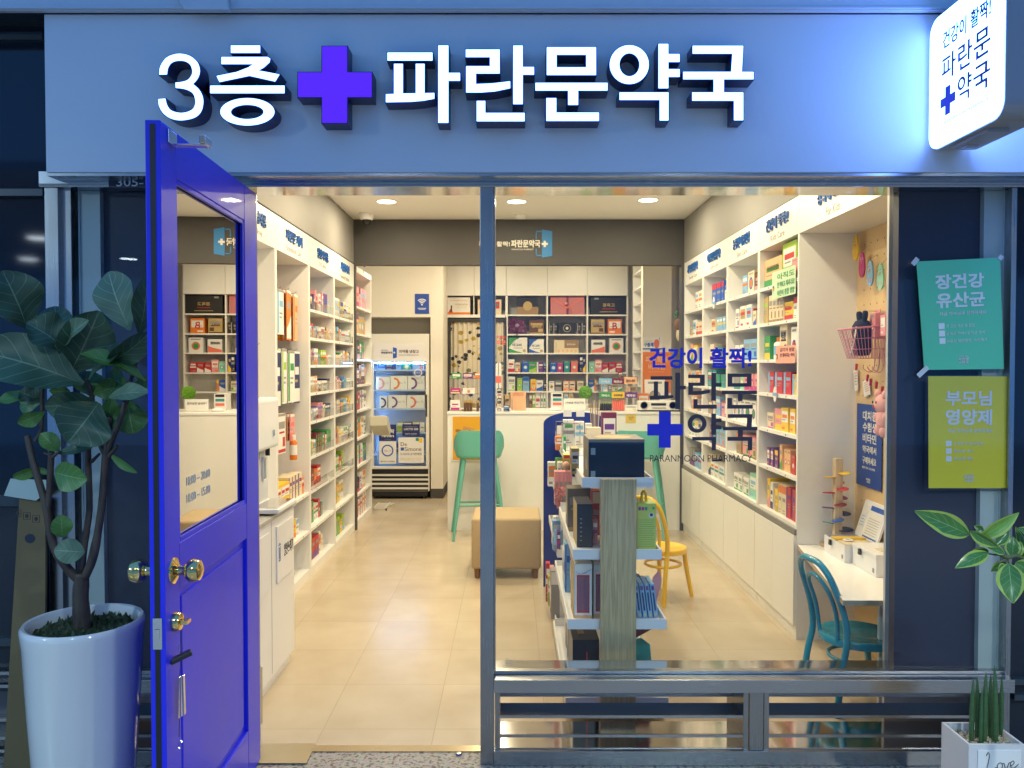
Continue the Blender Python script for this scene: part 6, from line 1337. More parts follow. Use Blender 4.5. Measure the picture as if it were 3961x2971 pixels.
def emb(mb, w, h): mb.prism(ell(0,h*.5,h*.34,h*.34,24)[::-1],-.0006,-.0001,PM('grey')); mb.prism(ell(0,h*.5,h*.28,h*.28,24)[::-1],-.0012,-.0007,PM('black')); mb.prism(ell(0,h*.5,h*.12,h*.12,12)[::-1],-.0018,-.0013,PM('cream'))
gbox(1070,1228,575,1,'black','grey',None,'black box with round grey emblem, centre of the second row',None,extra=emb)
gbox(1365,1485,548,1,'gold','brown',6,'gold carton beside the orange one, second row','비맥스',tcol='brown')
gbox(1518,1640,548,1,'orange','white',5,'orange carton with big letter panel, second row','B',tcol='red',th=.45,tw=.35)
def mag(c_):
    def f(mb, w, h): mb.prism([(-w*.5,h*.35),(-w*.5,h*.999),(w*.1,h*.999),(-w*.2,h*.80)],-.0005,-.0001,PM(c_)); mb.prism([(-w*.5,.001),(w*.3,.001),(-w*.1,h*.12),(-w*.5,h*.30)],-.0005,-.0001,PM(c_)); put_text(mb,'마그비',(-.06*w,-.0003,h*.52),w*.5,h*.18,PM('navy'),bold=.03); mb.prism(ell(w*.34,h*.14,h*.11,h*.11,14)[::-1],-.0011,-.0006,PM('gold')); mb.box(-w*.25,w*.25,-.0005,-.0001,h*.30,h*.34,PM('grey'))
    return f
gbox(625,790,712,2,'white','green',None,'white box with green corners, third row',None,extra=mag('green')); gbox(808,940,726,2,'white','blue',None,'white box with blue corners, third row',None,extra=mag('blue'))
def duo(mb, w, h): mb.box(-w*.08,w*.5,-.0006,-.0001,h*.38,h*.998,PM('kraft')); put_text(mb,'듀오락 골드',(w*.2,-.0008,h*.66),w*.36,h*.14,PM('white'),bold=.02); put_text(mb,'DUOLAC',(-w*.42,-.0003,h*.5),h*.75,w*.05,PM('gold'),(0,0,1),(-1,0,0)); [mb.prism(ell(w*(-.3+.17*k),h*.16,h*.10,h*.10,12)[::-1],-.0005,-.0001,PM('apricot')) for k in range(5)]
gbox(1032,1253,734,2,'cream','kraft',None,'wide cream and tan box alone in the middle, third row',None,extra=duo)
gbox(1368,1492,732,2,'white','coral',2,'white box with coral swoosh, third row right','리버맨',tcol='black',tv=.72); gbox(1532,1655,718,2,'white','coral',3,'white box with coral blot, third row far right')
r4 = [(617,675,908,'white','red',0),(682,727,937,'cream','red',6),(745,803,925,'blue','sky',3),(805,873,930,'green','lime',2),(875,935,930,'purple','white',4),(938,958,945,'navy','sky',1),(997,1055,935,'blue','sky',3),(1060,1110,937,'magenta','pink',3),(1122,1172,922,'teal','sky',3),(1185,1245,922,'coral','pink',3),(1262,1290,870,'navy','grey',7),(1291,1318,872,'navy','yellow',2),(1345,1397,928,'mint','green',3),(1400,1460,912,'pink','coral',5),(1465,1520,940,'red','white',2),(1528,1586,935,'red','white',2),(1590,1645,936,'red','white',7)]
for k, (x0, x1, y0, bd, ac, st) in enumerate(r4): gbox(x0,x1,y0,3,bd,ac,st,f'{bd} box with {STY[st].format(a=ac)}, {ORD[k]} from left, fourth back row',d=.10,name='medicine_box',cat='medicine box')
r5 = [(617,680,1062,'white','lime',6),(700,745,1076,'lime','green',3),(750,808,1066,'sky','blue',1),(820,870,1086,'yellow','orange',0),(872,932,1096,'white','blue',2),(940,962,1125,'black','grey',7),(985,1035,1106,'white','orange',3),(1042,1100,1106,'grey','black',7),(1115,1165,1103,'apricot','orange',5),(1170,1220,1103,'apricot','brown',5),(1242,1295,1103,'cream','green',6),(1340,1395,1092,'blue','white',2),(1397,1418,1092,'orange','yellow',1)]
for k, (x0, x1, y0, bd, ac, st) in enumerate(r5): gbox(x0,x1,y0,4,bd,ac,st,f'{bd} box with {STY[st].format(a=ac)}, {ORD[k]} from left, fifth back row','G' if k == 3 else None,tcol='white',d=.10,name='medicine_box',cat='medicine box',th=.3,tw=.5,tv=.3)
zr6 = .92; zr.append(zr6)
for k, (x0, x1, y0, bd, ac, st) in enumerate([(808,835,1205,'kraft','brown',7),(838,862,1205,'lime','white',7),(864,908,1203,'white','red',0),(912,932,1203,'white','green',0),(936,958,1203,'white','green',0),(1120,1160,1215,'white','grey',7),(1165,1205,1210,'cream','grey',7)]): gbox(x0,x1,y0,5,bd,ac,st,f'{bd} file with {STY[st].format(a=ac)}, {ORD[k]} from left, below the back shelves',d=.2,name='file_binder',cat='binder',grp='binders below the back shelves')
# narrow corner shelf and end wall with posters
YE = 5.6
x0, x1 = at(2436,1500,6.3).x, at(2484,1500,5.62).x
r = thing('corner_shelf', (x0, 6.0, 0), 'narrow white corner shelf turned sideways at the right of the back shelves', 'shelving')
xq = at(2483,1500,YE+.02).x
b = MB(); b.box(xq+.24, xq+.26, YE+.125, 6.3, 0, 2.79, WHITE); b.box(xq, xq+.2395, 6.26, 6.3, 0, 2.79, WHITE); b.build('back_panel', r)
for py_ in (1052,1115,1175,1238,1300,1360,1425,1490): z = at(2470,py_,6.0).z; MB().box(xq+.001, xq+.2395, YE+.125, 6.258, z-.018, z, WHITE).build('shelf', r)
struct(MB().box(xq+.004, 1.72, YE, YE+.12, 0, 2.80, CREAMW).build('wall_end_panel'))
def wposter(px0, px1, py0, py1, y, mat, label, fn, name='wall_poster'):
    A, C = at(px0,py0,y), at(px1,py1,y); r = thing(name, ((A.x+C.x)/2, y, C.z), label, 'poster'); MB().box(A.x, C.x, y-.004, y-.0005, C.z, A.z, mat).build('sheet', r); b = MB(); fn(b, y-.0042); b.build('print', r)
def f1(b, y): ptext(b,'구충제',2490,2528,1325,1342,y,PM('blue'),.04); ptext(b,'1년에 두번',2490,2520,1317,1323,y,PM('grey')); ptext(b,'!',2548,2553,1306,1320,y,PM('sky')); a_ = at(2540,1330,y); b.prism(ell(a_.x,a_.z,.03,.05,14),y-.001,y,PM('coral')); c_, e_ = at(2486,1347,y), at(2562,1352,y); b.box(c_.x,e_.x,y-.001,y,e_.z,c_.z,PM('blue'))
wposter(2486,2562,1304,1352,YE,PM('white'),'white poster with blue heading above the orange wall poster',f1)
def f2(b, y): ptext(b,'피로회복',2497,2583,1378,1403,y,PM('apricot'),.03); ptext(b,'비타민',2508,2573,1408,1430,y,PM('apricot'),.03); ptext(b,'지금 약사님과 상의하세요',2510,2570,1436,1441,y,PM('apricot'))
wposter(2486,2595,1362,1520,YE,PM('orange'),'orange vitamin poster on the end wall above the radio',f2)
A = at(2628,1270,YE-.05); r = thing('reindeer_doll', (A.x, YE-.05, A.z-.12), 'small brown antlered plush doll at the end wall by the upright', 'doll')
BR = M('brown_plush',(0.25,0.13,0.07),.9,bump=.5,scale=60); b = MB(); b.lathe(prof(.06,.07), A.x, YE-.06, A.z+.04, BR, n=14); b.lathe(prof(.05,.08), A.x+.01, YE-.06, A.z-.07, PM('cream'), n=14); b.build('body', r, smooth=1)
b = MB()
for s_ in (-.03,.03): b.tube([(A.x+s_,YE-.06,A.z+.09),(A.x+s_*1.3,YE-.06,A.z+.16),(A.x+s_*.8,YE-.06,A.z+.19)], .008, PM('green'), n=6); b.tube([(A.x+s_*1.2,YE-.06,A.z+.13),(A.x+s_*2,YE-.06,A.z+.16)], .007, PM('green'), n=6)
b.build('antlers', r)

# ================================================================== counter and what stands on it
YC0 = 4.225; zc = 1.078; xc0, xc1 = at(1731,1700,YC0).x, 1.528
CT = thing('service_counter', (.47, 4.45, 0), 'long white service counter across the back of the shop', 'counter')
b = MB(); b.box(xc0, xc1, YC0, YC0+.03, .0, zc-.022, WHITE); b.box(xc0, xc0+.03, YC0+.0302, 4.88, .0, zc-.022, WHITE); b.box(xc0+.0302, xc1, 4.85, 4.88, 0, zc-.022, WHITE); b.build('front_panel', CT)
b = MB(); b.box(xc0-.004, xc1, YC0-.008, 4.9, zc-.0218, zc, WHITE); b.build('counter_top', CT, bevel=.002)
A, C = at(1746,1606,YC0), at(1905,1784,YC0)
r = thing('almond_poster', ((A.x+C.x)/2, YC0, C.z), 'orange poster with almonds photo on the counter front by the stool', 'poster')
MB().box(A.x, C.x, YC0-.005, YC0-.0005, C.z, A.z, PM('white')).build('border', r)
MB().box(A.x+.012, C.x-.012, YC0-.0062, YC0-.0052, C.z+.012, A.z-.012, M('amber_print',(0.68,0.33,0.02),.4)).build('sheet', r)
b = MB(); rn = random.Random(2); ALM = M('almond_brown',(0.30,0.13,0.04),.6,var=.3,scale=30)
for k in range(8):
    q_ = at(1776+rn.random()*62, 1650+rn.random()*28+abs(k-4)*2, YC0-.007); an = rn.uniform(-.9,.9); P_ = [(q_.x+math.cos(an)*u*.040-math.sin(an)*v*.017, q_.z+math.sin(an)*u*.040+math.cos(an)*v*.017) for u, v in ell(0,0,1,1,14)]; b.prism(P_, YC0-.0068-.0003*k, YC0-.0063, ALM if k % 2 else M('almond_tan',(0.48,0.26,0.09),.6,var=.3,scale=30))
b.build('almond_picture', r)
A, C = at(2420,1599,YC0), at(2459,1636,YC0)
r = thing('yellow_note', ((A.x+C.x)/2, YC0, C.z), 'square yellow note stuck to the counter front below the bottles', 'note'); MB().box(A.x, C.x, YC0-.003, YC0-.0005, C.z, A.z, M('note_yellow',(0.72,0.48,0.07),.5)).build('sheet', r)
b = MB(); ptext(b,'카카오페이\n됩니다',2430,2450,1611,1625,YC0-.0032,PM('brown'),.01); b.build('print', r)
ZC = zc+.0005
def cbox(x0, x1, y0, y, body, acc, style, label, name='counter_box', cat='box', d=.10, text=None, tcol='brown', y1=None, th=.2, tv=.6, tw=.7, rz=0, grp='goods standing on the counter'):
    A, C = pb_(x0,y0,y), pb_(x1,y0,y); z = ZC if y1 is None else pb_(x0,y1,y).z; w = C.x-A.x; h = A.z-z; mb = MB()
    mb.box(-w/2,w/2,0,d,0,h,PM(body)); 
    if style is not None: art(mb,w,h,body,acc,style)
    if text: put_text(mb,text,(0,-.0012,h*tv),w*tw,h*th,PM(tcol),bold=.01)
    return place(mb,name,((A.x+C.x)/2,y,z),rz,label,cat,grp)
# snack rack left
def rack(x0, x1, ytop, y, d, label, tiers, name='acrylic_rack'):
    A, C = pb_(x0,ytop,y), pb_(x1,ytop,y); r = thing(name,((A.x+C.x)/2,y,ZC),label,'display rack'); b = MB(); z1 = A.z
    b.box(A.x-.004,A.x,y,y+d,ZC,z1,ACRYL); b.box(C.x,C.x+.004,y,y+d,ZC,z1,ACRYL); b.box(A.x+.0002,C.x-.0002,y+d-.004,y+d,ZC,z1,ACRYL); b.build('panel', r)
    for z in tiers: MB().box(A.x+.0003,C.x-.0003,y+.002,y+d-.0042,z-.004,z,ACRYL).build('tier', r)
    return r
rack(92,360,1055,4.34,.22,'clear acrylic snack rack at the left end of the counter',[ZC+.005, ZC+.16, ZC+.30])
sn = [(108,198,1125,'green','white',5,ZC+.301),(208,300,1150,'purple','pink',5,ZC+.301),(318,366,1118,'orange','white',1,ZC+.301),(96,190,1232,'magenta','cream',0,ZC+.161),(206,320,1200,'white','coral',3,ZC+.161),(96,186,1275,'white','magenta',0,ZC+.006)]
for k, (x0, x1, y0, bd, ac, st, z) in enumerate(sn):
    A, C = pb_(x0,y0,4.36), pb_(x1,y0,4.36); w = C.x-A.x; h = max(.05,A.z-z); mb = MB(); mb.prism([(-.5*w,0),(.5*w,0),(.47*w,h),(-.47*w,h)],0,.05,PM(bd)); art(mb,w*.9,h*.9,bd,ac,st,0,0,.02*h); place(mb,'snack_pack',((A.x+C.x)/2,4.36,z),0,f'{bd} snack pack with {STY[st].format(a=ac)} in the clear counter rack','snack pack','snack packs in the acrylic rack')
for k in range(4):
    q_ = pb_(232+26*k if k < 3 else 345, 1300, 4.33); mb = MB(); mb.lathe([(0,0),(.0125,0),(.0125,.075),(.010,.082)],0,.0125,0,PM('brown'),n=12); mb.lathe([(.0128,.08),(.0128,.10),(0,.10)],0,.0125,0,PM('gold'),n=12); place(mb,'tonic_bottle',(q_.x,4.31,ZC+.0005),0,f'{ORD[k]} brown tonic bottle from left at the counter end','bottle','small tonic bottles on the counter',smooth=.6)
b = MB(); q_ = pb_(545,700,4.4); 
r = thing('event_sign',(q_.x,4.4,pb_(545,780,4.4).z),'red and blue lettered cutout sign hanging beside the steel mullion','sign'); b = MB()
for t, y0, y1, cl in (('이벤트',695,725,'red'),('화분',735,778,'coral')): A, C = pb_(515,y0,4.4), pb_(598,y1,4.4); put_text(b,t,((A.x+C.x)/2,4.4,(A.z+C.z)/2),C.x-A.x,A.z-C.z,PM(cl),bold=.03,t=.004)
b.build('lettering',r); b = MB(); A = pb_(520,700,4.4); b.box(pb_(552,700,4.4).x-.003,pb_(552,700,4.4).x+.003,4.401,4.407,ZC,pb_(552,690,4.4).z,ACRYL); b.build('stand',r)
A = pb_(535,1000,4.36); b = MB(); b.prism(rrect(pb_(505,1000,4.36).x,pb_(558,1000,4.36).x,pb_(505,1250,4.36).z,pb_(505,935,4.36).z,.03),4.36,4.364,PM('white')); b.box(pb_(507,1000,4.36).x,pb_(556,1000,4.36).x,4.3585,4.3595,pb_(505,1120,4.36).z,pb_(505,1060,4.36).z,PM('coral')); b.box(pb_(530,1000,4.36).x,pb_(536,1000,4.36).x,4.3645,4.37,ZC,pb_(505,1200,4.36).z,PM('grey')); tag(b.build('tall_leaflet_sign'),'tall white rounded leaflet sign half hidden by the mullion','sign')
for k, z in enumerate((1170,1215,1262,1310,1352)): cbox(520,556,z,4.33,'white' if k%2 else 'black','red' if k%2 else 'white',7,f'{"white" if k%2 else "black"} small packet, {ORD[k]} from top, beside the mullion',d=.06,y1=z+40,name='small_packet',cat='packet')
cbox(577,630,1228,4.30,'gold','brown',4,'black and gold tonic carton on the counter by the mullion',text='경옥고',d=.07); cbox(577,630,1318,4.298,'navy','sky',7,'navy block under the gold carton by the mullion',d=.0015)
cbox(640,778,1200,4.45,'apricot','coral',None,'peach upright leaflet with printed lines on the counter',d=.004,text='면역력체크\n자가테스트',tcol='coral',th=.18,tv=.86)
b = MB(); q_ = pb_(655,1380,4.33); b.box(q_.x-.03,q_.x+.02,4.33,4.39,ZC,ZC+.010,PM('white')); b.box(q_.x-.004,q_.x+.004,4.36,4.37,ZC+.010,pb_(655,1255,4.36).z,BLACK); tag(b.build('pen_stand',bevel=.002),'black pen standing in a small white base on the counter','pen stand')
A, C = pb_(1010,1215,4.62), pb_(1110,1350,4.62); r = thing('drawer_unit',((A.x+C.x)/2,4.62,ZC),'small white drawer unit with dark slots on the counter','drawer unit'); MB().box(A.x,C.x,4.62,4.80,ZC,A.z,PM('white')).build('body',r)
for k in range(3): z = ZC+.03+(A.z-ZC-.03)*k/3; MB().box(A.x+.012,C.x-.012,4.616,4.6195,z+.012,z+(A.z-ZC)/3-.015,PM(['coral','teal','black'][k])).build('drawer',r)
A, C = pb_(1113,1258,4.42), pb_(1318,1380,4.42); r = thing('price_sign',((A.x+C.x)/2,4.42,ZC),'white printed desk sign standing in the middle of the counter','sign'); MB().box(A.x,C.x,4.42,4.424,ZC,A.z,ACRYL).build('holder',r); MB().box(A.x+.003,C.x-.003,4.4175,4.4195,ZC+.004,A.z-.003,PM('white')).build('sheet',r); b = MB(); put_text(b,'1회분을 한달처럼',((A.x+C.x)/2,4.4173,A.z-.042),.17,.022,PM('black'),bold=.01); b.build('lettering',r)
b = MB(); q_ = pb_(1045,1372,4.40); b.lathe([(0,0),(.055,.002),(.06,.012),(.035,.028),(0,.032)],q_.x,4.44,ZC,PM('white'),n=16,sy=.7); tag(b.build('plastic_dish',smooth=1),'white low plastic dish on the counter before the drawer unit','dish')
# topiary ball
A = pb_(1315,1207,4.55); r = thing('topiary_ball',(A.x,4.55,ZC),'bright green topiary ball in a small pot on the counter','plant')
GL = M('topiary_green',(0.16,0.36,0.03),.9,var=.5,scale=80); b = MB(); rt = random.Random(8)
for k in range(420):
    u = rt.uniform(-1,1); t = rt.uniform(0,2*PI); q_ = math.sqrt(1-u*u); n_ = Vector((q_*math.cos(t),q_*math.sin(t),u)); c_ = Vector((A.x,4.55,A.z)) + n_*.056; a_ = n_.orthogonal().normalized()*.009; d_ = n_.cross(a_).normalized()*.009
    b.add([c_-a_-d_, c_+a_-d_, c_+a_*.5+d_, c_+n_*.011], [(0,1,3),(1,2,3),(2,0,3)], GL)
b.lathe(prof(.055,.055),A.x,4.55,A.z,GL,n=16); b.build('crown',r); b = MB(); b.tube([(A.x,4.55,ZC+.05),(A.x,4.55,A.z-.04)],.006,PM('brown'),n=6); b.lathe([(0,0),(.028,0),(.035,.06),(0,.06)],A.x,4.55,ZC,PM('white'),n=14); b.build('trunk',r)
# drink stand
rk = rack(1432,1782,1062,4.40,.17,'clear tiered acrylic drink stand with coloured brand cards on the counter',[ZC+.004, pb_(1500,1200,4.4).z])
def cardsign(x0,x1,y0,y1,cl,t,lb,tc='white'):
    A, C = pb_(x0,y0,4.392), pb_(x1,y1,4.392); r = thing('rack_card',((A.x+C.x)/2,4.392,C.z),lb,'sign'); MB().box(A.x,C.x,4.392,4.3945,C.z,A.z,PM(cl)).build('card',r); b = MB(); put_text(b,t,((A.x+C.x)/2,4.3918,(A.z+C.z)/2-.004),(C.x-A.x)*.7,(A.z-C.z)*.45,PM(tc),bold=.03); b.build('lettering',r)
cardsign(1437,1552,1080,1130,'sky','기넥스','sky blue rack card on the upper tier of the drink stand'); cardsign(1554,1662,1080,1130,'wine','헤르스','dark wine rack card on the upper tier of the drink stand'); cardsign(1664,1778,1068,1130,'apricot','알러스케어','peach rack card on the upper tier of the drink stand','brown')
cardsign(1442,1550,1205,1255,'green','까베스','green rack card on the lower tier of the drink stand'); cardsign(1552,1666,1202,1255,'yellow','조아바이톤','yellow rack card on the lower tier of the drink stand','brown'); cardsign(1668,1780,1205,1255,'purple','헤파린','purple rack card on the lower tier of the drink stand')
zt2 = pb_(1500,1200,4.4).z+.0005
for k, (x0,x1,y0,bd,ac,st) in enumerate([(1462,1515,1136,'white','sky',4),(1520,1550,1140,'grey','white',7),(1553,1600,1134,'cream','green',6),(1604,1645,1134,'white','green',2),(1680,1720,1150,'cream','apricot',0),(1725,1765,1145,'kraft','cream',1)]):
    A, C = pb_(x0,y0,4.43), pb_(x1,y0,4.43); product(((A.x+C.x)/2,4.43,zt2),0,C.x-A.x,max(.05,A.z-zt2),.06,bd,ac,st,'upper tier of the drink stand','drink_carton','carton','cartons in the drink stand')
for k in range(12):
    g_ = k < 6; q_ = pb_((1448+19*k) if g_ else (1566+19*(k-6)),1310,4.42); mb = MB(); bodyc = 'green' if g_ else 'coral'
    mb.lathe([(0,0),(.0095,0),(.0095,.058),(.005,.072)],0,.01,0,PM('black' if g_ else 'coral'),n=10); mb.lathe([(.0055,.072),(.0055,.088),(0,.088)],0,.01,0,PM('lime' if g_ else 'gold'),n=10)
    mb.v = [(x*(1.0 if g_ else 1.1),y,z*(.9 if g_ else 1.35)) for x,y,z in mb.v]
    place(mb,'drink_bottle',(q_.x,4.41,ZC+.005),0,f'{ORD[k%6]} {"small green" if g_ else "tall orange"} drink bottle from left under the drink stand','bottle','drink bottles under the rack cards',smooth=.6)
cbox(1672,1782,1322,4.36,'white','cream',6,'low white carton at the right foot of the drink stand',d=.09)
cbox(1790,1885,1215,4.5,'orange','apricot',5,'orange box standing behind the radio on the counter',d=.05); cbox(1850,2030,1090,4.56,'white','grey',3,'white board behind the orange box on the counter',d=.02)
cbox(1610,1652,1025,4.52,'brown','grey',7,'small brown carton perched on top of the drink stand',d=.05,y1=1075)
# radio
A, C = pb_(1795,1283,4.28), pb_(2165,1380,4.28); r = thing('radio',((A.x+C.x)/2,4.28,ZC),'white tabletop radio with two round speakers on the counter right end','radio')
MB().box(A.x,C.x,4.28,4.42,ZC+.012,A.z,PM('white')).build('body',r,bevel=.008); MB().box(A.x+.01,C.x-.01,4.29,4.42,ZC,ZC+.0118,BLACK).build('base',r)
for s_ in (.13,.83): q_ = A.x+(C.x-A.x)*s_; MB().lathe([(0,0),(.030,0),(.036,-.004),(.037,0)],q_,4.279,ZC+.012+(A.z-ZC-.012)*.52,M('speaker_mesh',(0.42,0.40,0.34),.8),n=24,axis='y').build('speaker',r)
b = MB(); b.box(A.x+(C.x-A.x)*.30,A.x+(C.x-A.x)*.66,4.2775,4.2795,ZC+.055,A.z-.02,BLACK); b.build('display',r); b = MB(); b.box(A.x+(C.x-A.x)*.32,A.x+(C.x-A.x)*.66,4.2775,4.2795,ZC+.030,ZC+.035,BLACK); b.build('disc_slot',r)

# ================================================================== bar stools
ST = M('mint_plastic',(0.13,0.46,0.38),.45,var=.02,scale=6); STL = M('mint_wood',(0.12,0.42,0.34),.5)
def stool(c, rz, label):
    r = thing('bar_stool',(0,0,0),label,'bar stool','mint bar stools at the counter')
    b = MB(); n = 28; prof_ = []; H0 = .715
    vs = []; fs = []; rings = []
    # seat dish: nested rounded squares
    for q_, z in ((0.0,.712),(.6,.708),(.92,.716),(1.0,.735),(1.0,.720),(.93,.700),(.5,.690),(0,.690)):
        row = []
        for i in range(n):
            t = 2*PI*i/n; cx_, sy_ = math.cos(t), math.sin(t); k_ = (abs(cx_)**4+abs(sy_)**4)**(-.25)*.93
            row.append((q_*.215*k_*cx_, q_*.195*k_*sy_, z))
        rings.append(row)
    for row in rings: vs += row
    for j in range(len(rings)-1):
        for i in range(n): fs.append((j*n+i,j*n+(i+1)%n,(j+1)*n+(i+1)%n,(j+1)*n+i))
    b.add(vs,fs,ST); b.build('seat',r,smooth=1.0)
    b = MB(); vs = []; fs = []; m = 24      # low wrapping back (towards -y)
    for i in range(m+1):
        t = -PI*.5 + (i/m-.5)*2.35; e_ = 1-abs(i/m-.5)*2; hgt = .07+.145*min(1,e_*2.6)**.7
        k_ = (abs(math.cos(t))**4+abs(math.sin(t))**4)**(-.25)*.93
        for rad, z in ((1.0,.728),(1.07,.728+hgt*.55),(1.11,.728+hgt),(1.04,.728+hgt),(1.0,.728+hgt*.55),(.93,.729)): vs.append((.215*k_*math.cos(t)*rad,.195*k_*math.sin(t)*rad,z))
    for i in range(m):
        for j in range(6): fs.append((i*6+j,(i+1)*6+j,(i+1)*6+(j+1)%6,i*6+(j+1)%6))
    fs += [tuple(range(6))[::-1], tuple(m*6+j for j in range(6))]
    b.add(vs,fs,ST); b.build('backrest',r,smooth=1.2)
    top = {}; 
    for sx in (-1,1):
        for sy in (-1,1):
            MB().tube([(sx*.13,sy*.12,.695),(sx*.165,sy*.155,.45),(sx*.225,sy*.205,0)],[.021,.018,.011],STL,n=12).build('leg',r,smooth=1)
    z = .27
    P_ = [(sx*.19*.97,sy*.178*.97,z+(.03 if sy < 0 else 0)) for sx, sy in ((-1,-1),(1,-1),(1,1),(-1,1))]
    for i in range(4): MB().tube([P_[i],P_[(i+1)%4]],.009,STL,n=8).build('foot_rail',r,smooth=1)
    r.location = (c[0],c[1],0); r.rotation_euler = (0,0,rz); return r
q_ = at(1850,1700,3.98); s1 = stool((q_.x+.0,3.98),.10,'mint green bar stool by the almond poster, partly behind the steel mullion')
q_ = at(2468,1700,3.95); dup(s1,(q_.x+.02,3.95,0),-.25,'mint green bar stool half hidden behind the product stand')

# ottoman
OT = thing('ottoman',(.0,2.85,0),'beige upholstered ottoman bench beside the product stand','ottoman')
FA = M('beige_upholstery',(0.42,0.31,0.17),.75,var=.06,scale=30,bump=.15); xo0, xo1 = at(1823,2009,2.55).x, .205
b = MB(); b.box(xo0,xo1,2.55,3.02,.07,.43,FA); b.build('cushion',OT,bevel=.022,seg=4,smooth=.7)
for x in (xo0+.04,xo1-.04):
    for y in (2.60,2.97): MB().lathe([(.018,0),(.024,.0698)],x,y,0,wood_mat('foot_wood',(0.16,0.08,0.03),(0.26,0.14,0.06),'Z'),n=12).build('leg',OT)
# ================================================================== product stand in the window
GX = .438
GW = M('stand_white',(0.76,0.76,0.76),.35); OAK = wood_mat('grey_oak',(0.38,0.275,0.135),(0.58,0.44,0.24),'Z',.5,1.2)
SH = [(1.036,.147),(.736,.184),(.444,.206),(.115,.215)]      # shelf tops, half widths (front stand)
def gondola(y0, y1, levels, label, post_front):
    r = thing('product_stand',(GX,(y0+y1)/2,0),label,'display stand')
    for z, hw in levels:
        b = MB(); b.box(GX-hw+.008,GX+hw-.008,y0+.0082,y1-.0082,z-.036,z-.026,GW)
        b.box(GX-hw,GX-hw+.008,y0,y1,z-.042,z,GW); b.box(GX+hw-.008,GX+hw,y0,y1,z-.042,z,GW); b.box(GX-hw+.0082,GX+hw-.0082,y0,y0+.008,z-.042,z,GW); b.box(GX-hw+.0082,GX+hw-.0082,y1-.008,y1,z-.042,z,GW)
        b.build('tray_shelf',r)
    if post_front:
        b = MB(); b.box(GX-.072,GX+.075,y0-.024,y0-.0005,0,1.033,OAK); b.build('post',r,bevel=.002)
    else:
        pass
    b = MB(); b.box(GX-.012,GX+.012,y0+.01,y1-.01,0,levels[0][0]-.045,GW); b.build('spine_panel',r)
    return r
yA0, yA1, yB0, yB1 = .30, 1.30, 1.345, 2.36
gondola(yA0,yA1,SH,'white tray-shelf product stand with oak post just inside the window',True)
SHB = [(1.02,.150),(.75,.172),(.49,.19),(.11,.20)]
gb = gondola(yB0,yB1,SHB,'second white tray-shelf stand behind the first, against the blue end panel',False)
P0, P1 = at(2102,1638,2.40), at(2352,1640,2.40); zt_ = at(2226,1592,2.40).z; hw = (P1.x-P0.x)/2; cxx = (P0.x+P1.x)/2
arc = [(P0.x,0),(P0.x,P0.z)]+[(cxx-hw*math.cos(PI*i/14), P0.z+(zt_-P0.z)*math.sin(PI*i/14)) for i in range(1,14)]+[(P1.x,P0.z),(P1.x,0)]
MB().prism(arc[::-1],2.37,2.40,M('stand_blue',(0.008,0.022,0.20),.35)).build('end_panel',gb,bevel=.002)
def gp(px0,px1,pyt,y,lev,body,acc,style,label,d=.12,stand='A',name='product_box',cat='product box',text=None,tcol='gold',extra=None,adj=None,side=True):
    z = (SH if stand == 'A' else SHB)[lev][0]-.0258; A, C = at(px0,pyt,y), at(px1,pyt,y); w = C.x-A.x; h = A.z-z; mb = MB(); mb.box(-w/2,w/2,0,d,0,h,PM(body))
    if style is not None: art(mb,w,h,body,acc,style)
    if extra: extra(mb,w,h,d)
    if text: put_text(mb,text,(0,-.0013,h*.7),w*.7,h*.1,PM(tcol))
    if side:      # same print on the left flank
        mb.box(-w/2-.0005,-w/2-.0001,d*.12,d*.88,h*.35,h*.62,PM(acc))
    return place(mb,name,((A.x+C.x)/2,y,z),0,label,cat,'goods on the product stand')
M('print_midnight',(0.004,0.007,0.022),.3); M('print_palelime',(0.50,0.58,0.12),.45); M('print_taupe',(0.20,0.165,0.115),.45)
def bigbox(mb,w,h,d):
    mb.box(-w/2-.0006,w/2+.0006,-.0002,d,h-.012,h+.0008,PM('taupe')); mb.box(-w/2-.0008,-w/2-.0001,-.0001,d,0,h-.0125,PM('taupe')); R_ = Matrix.Translation((0,d*.5,h+.0009))
    mb.lathe([(0,0.0012),(.075,.0012),(.08,0)],0,d*.5,h+.0008,PM('gold'),n=28,sy=.8)
    for z in (.035,h-.05): mb.box(-w*.46,-w*.38,-.0008,-.0002,z-.014,z+.014,M('silver_sticker',(0.30,0.38,0.36),.35,.3))
    for k in range(5): mb.box(-w/2-.0014,-w/2-.0009,d*.25+k*.012,d*.25+k*.012+.006,h*.25,h*(.5+.06*(k%3)),PM('cream'))
gp(2277,2493,1700,.33,0,'midnight','taupe',None,'large midnight blue gift box with taupe lid on the top tray',d=.24,extra=bigbox,side=False)
gp(2210,2240,1735,.60,0,'gold','brown',5,'gold carton with red rim beside the large midnight box',d=.10); gp(2180,2205,1760,.85,0,'yellow','red',1,'yellow carton on the top tray behind the gold one',d=.08)
def eggtoy(px_,py_,y,rad,cl,lb,lev=0,st='A'):
    A = at(px_,py_,y); z = (SH if st == 'A' else SHB)[lev][0]-.0258; b = MB(); b.lathe([(0,0),(rad*.7,.01),(rad,rad),(rad*.8,rad*1.7),(rad*.3,rad*2.2),(0,rad*2.25)],A.x,y,z,PM(cl),n=16); tag(b.build('small_bottle',smooth=1),lb,'bottle')
eggtoy(2190,1745,.70,.02,'apricot','peach rounded bottle on the top tray edge'); eggtoy(2222,1720,.75,.022,'apricot','second peach rounded bottle behind the gold carton')
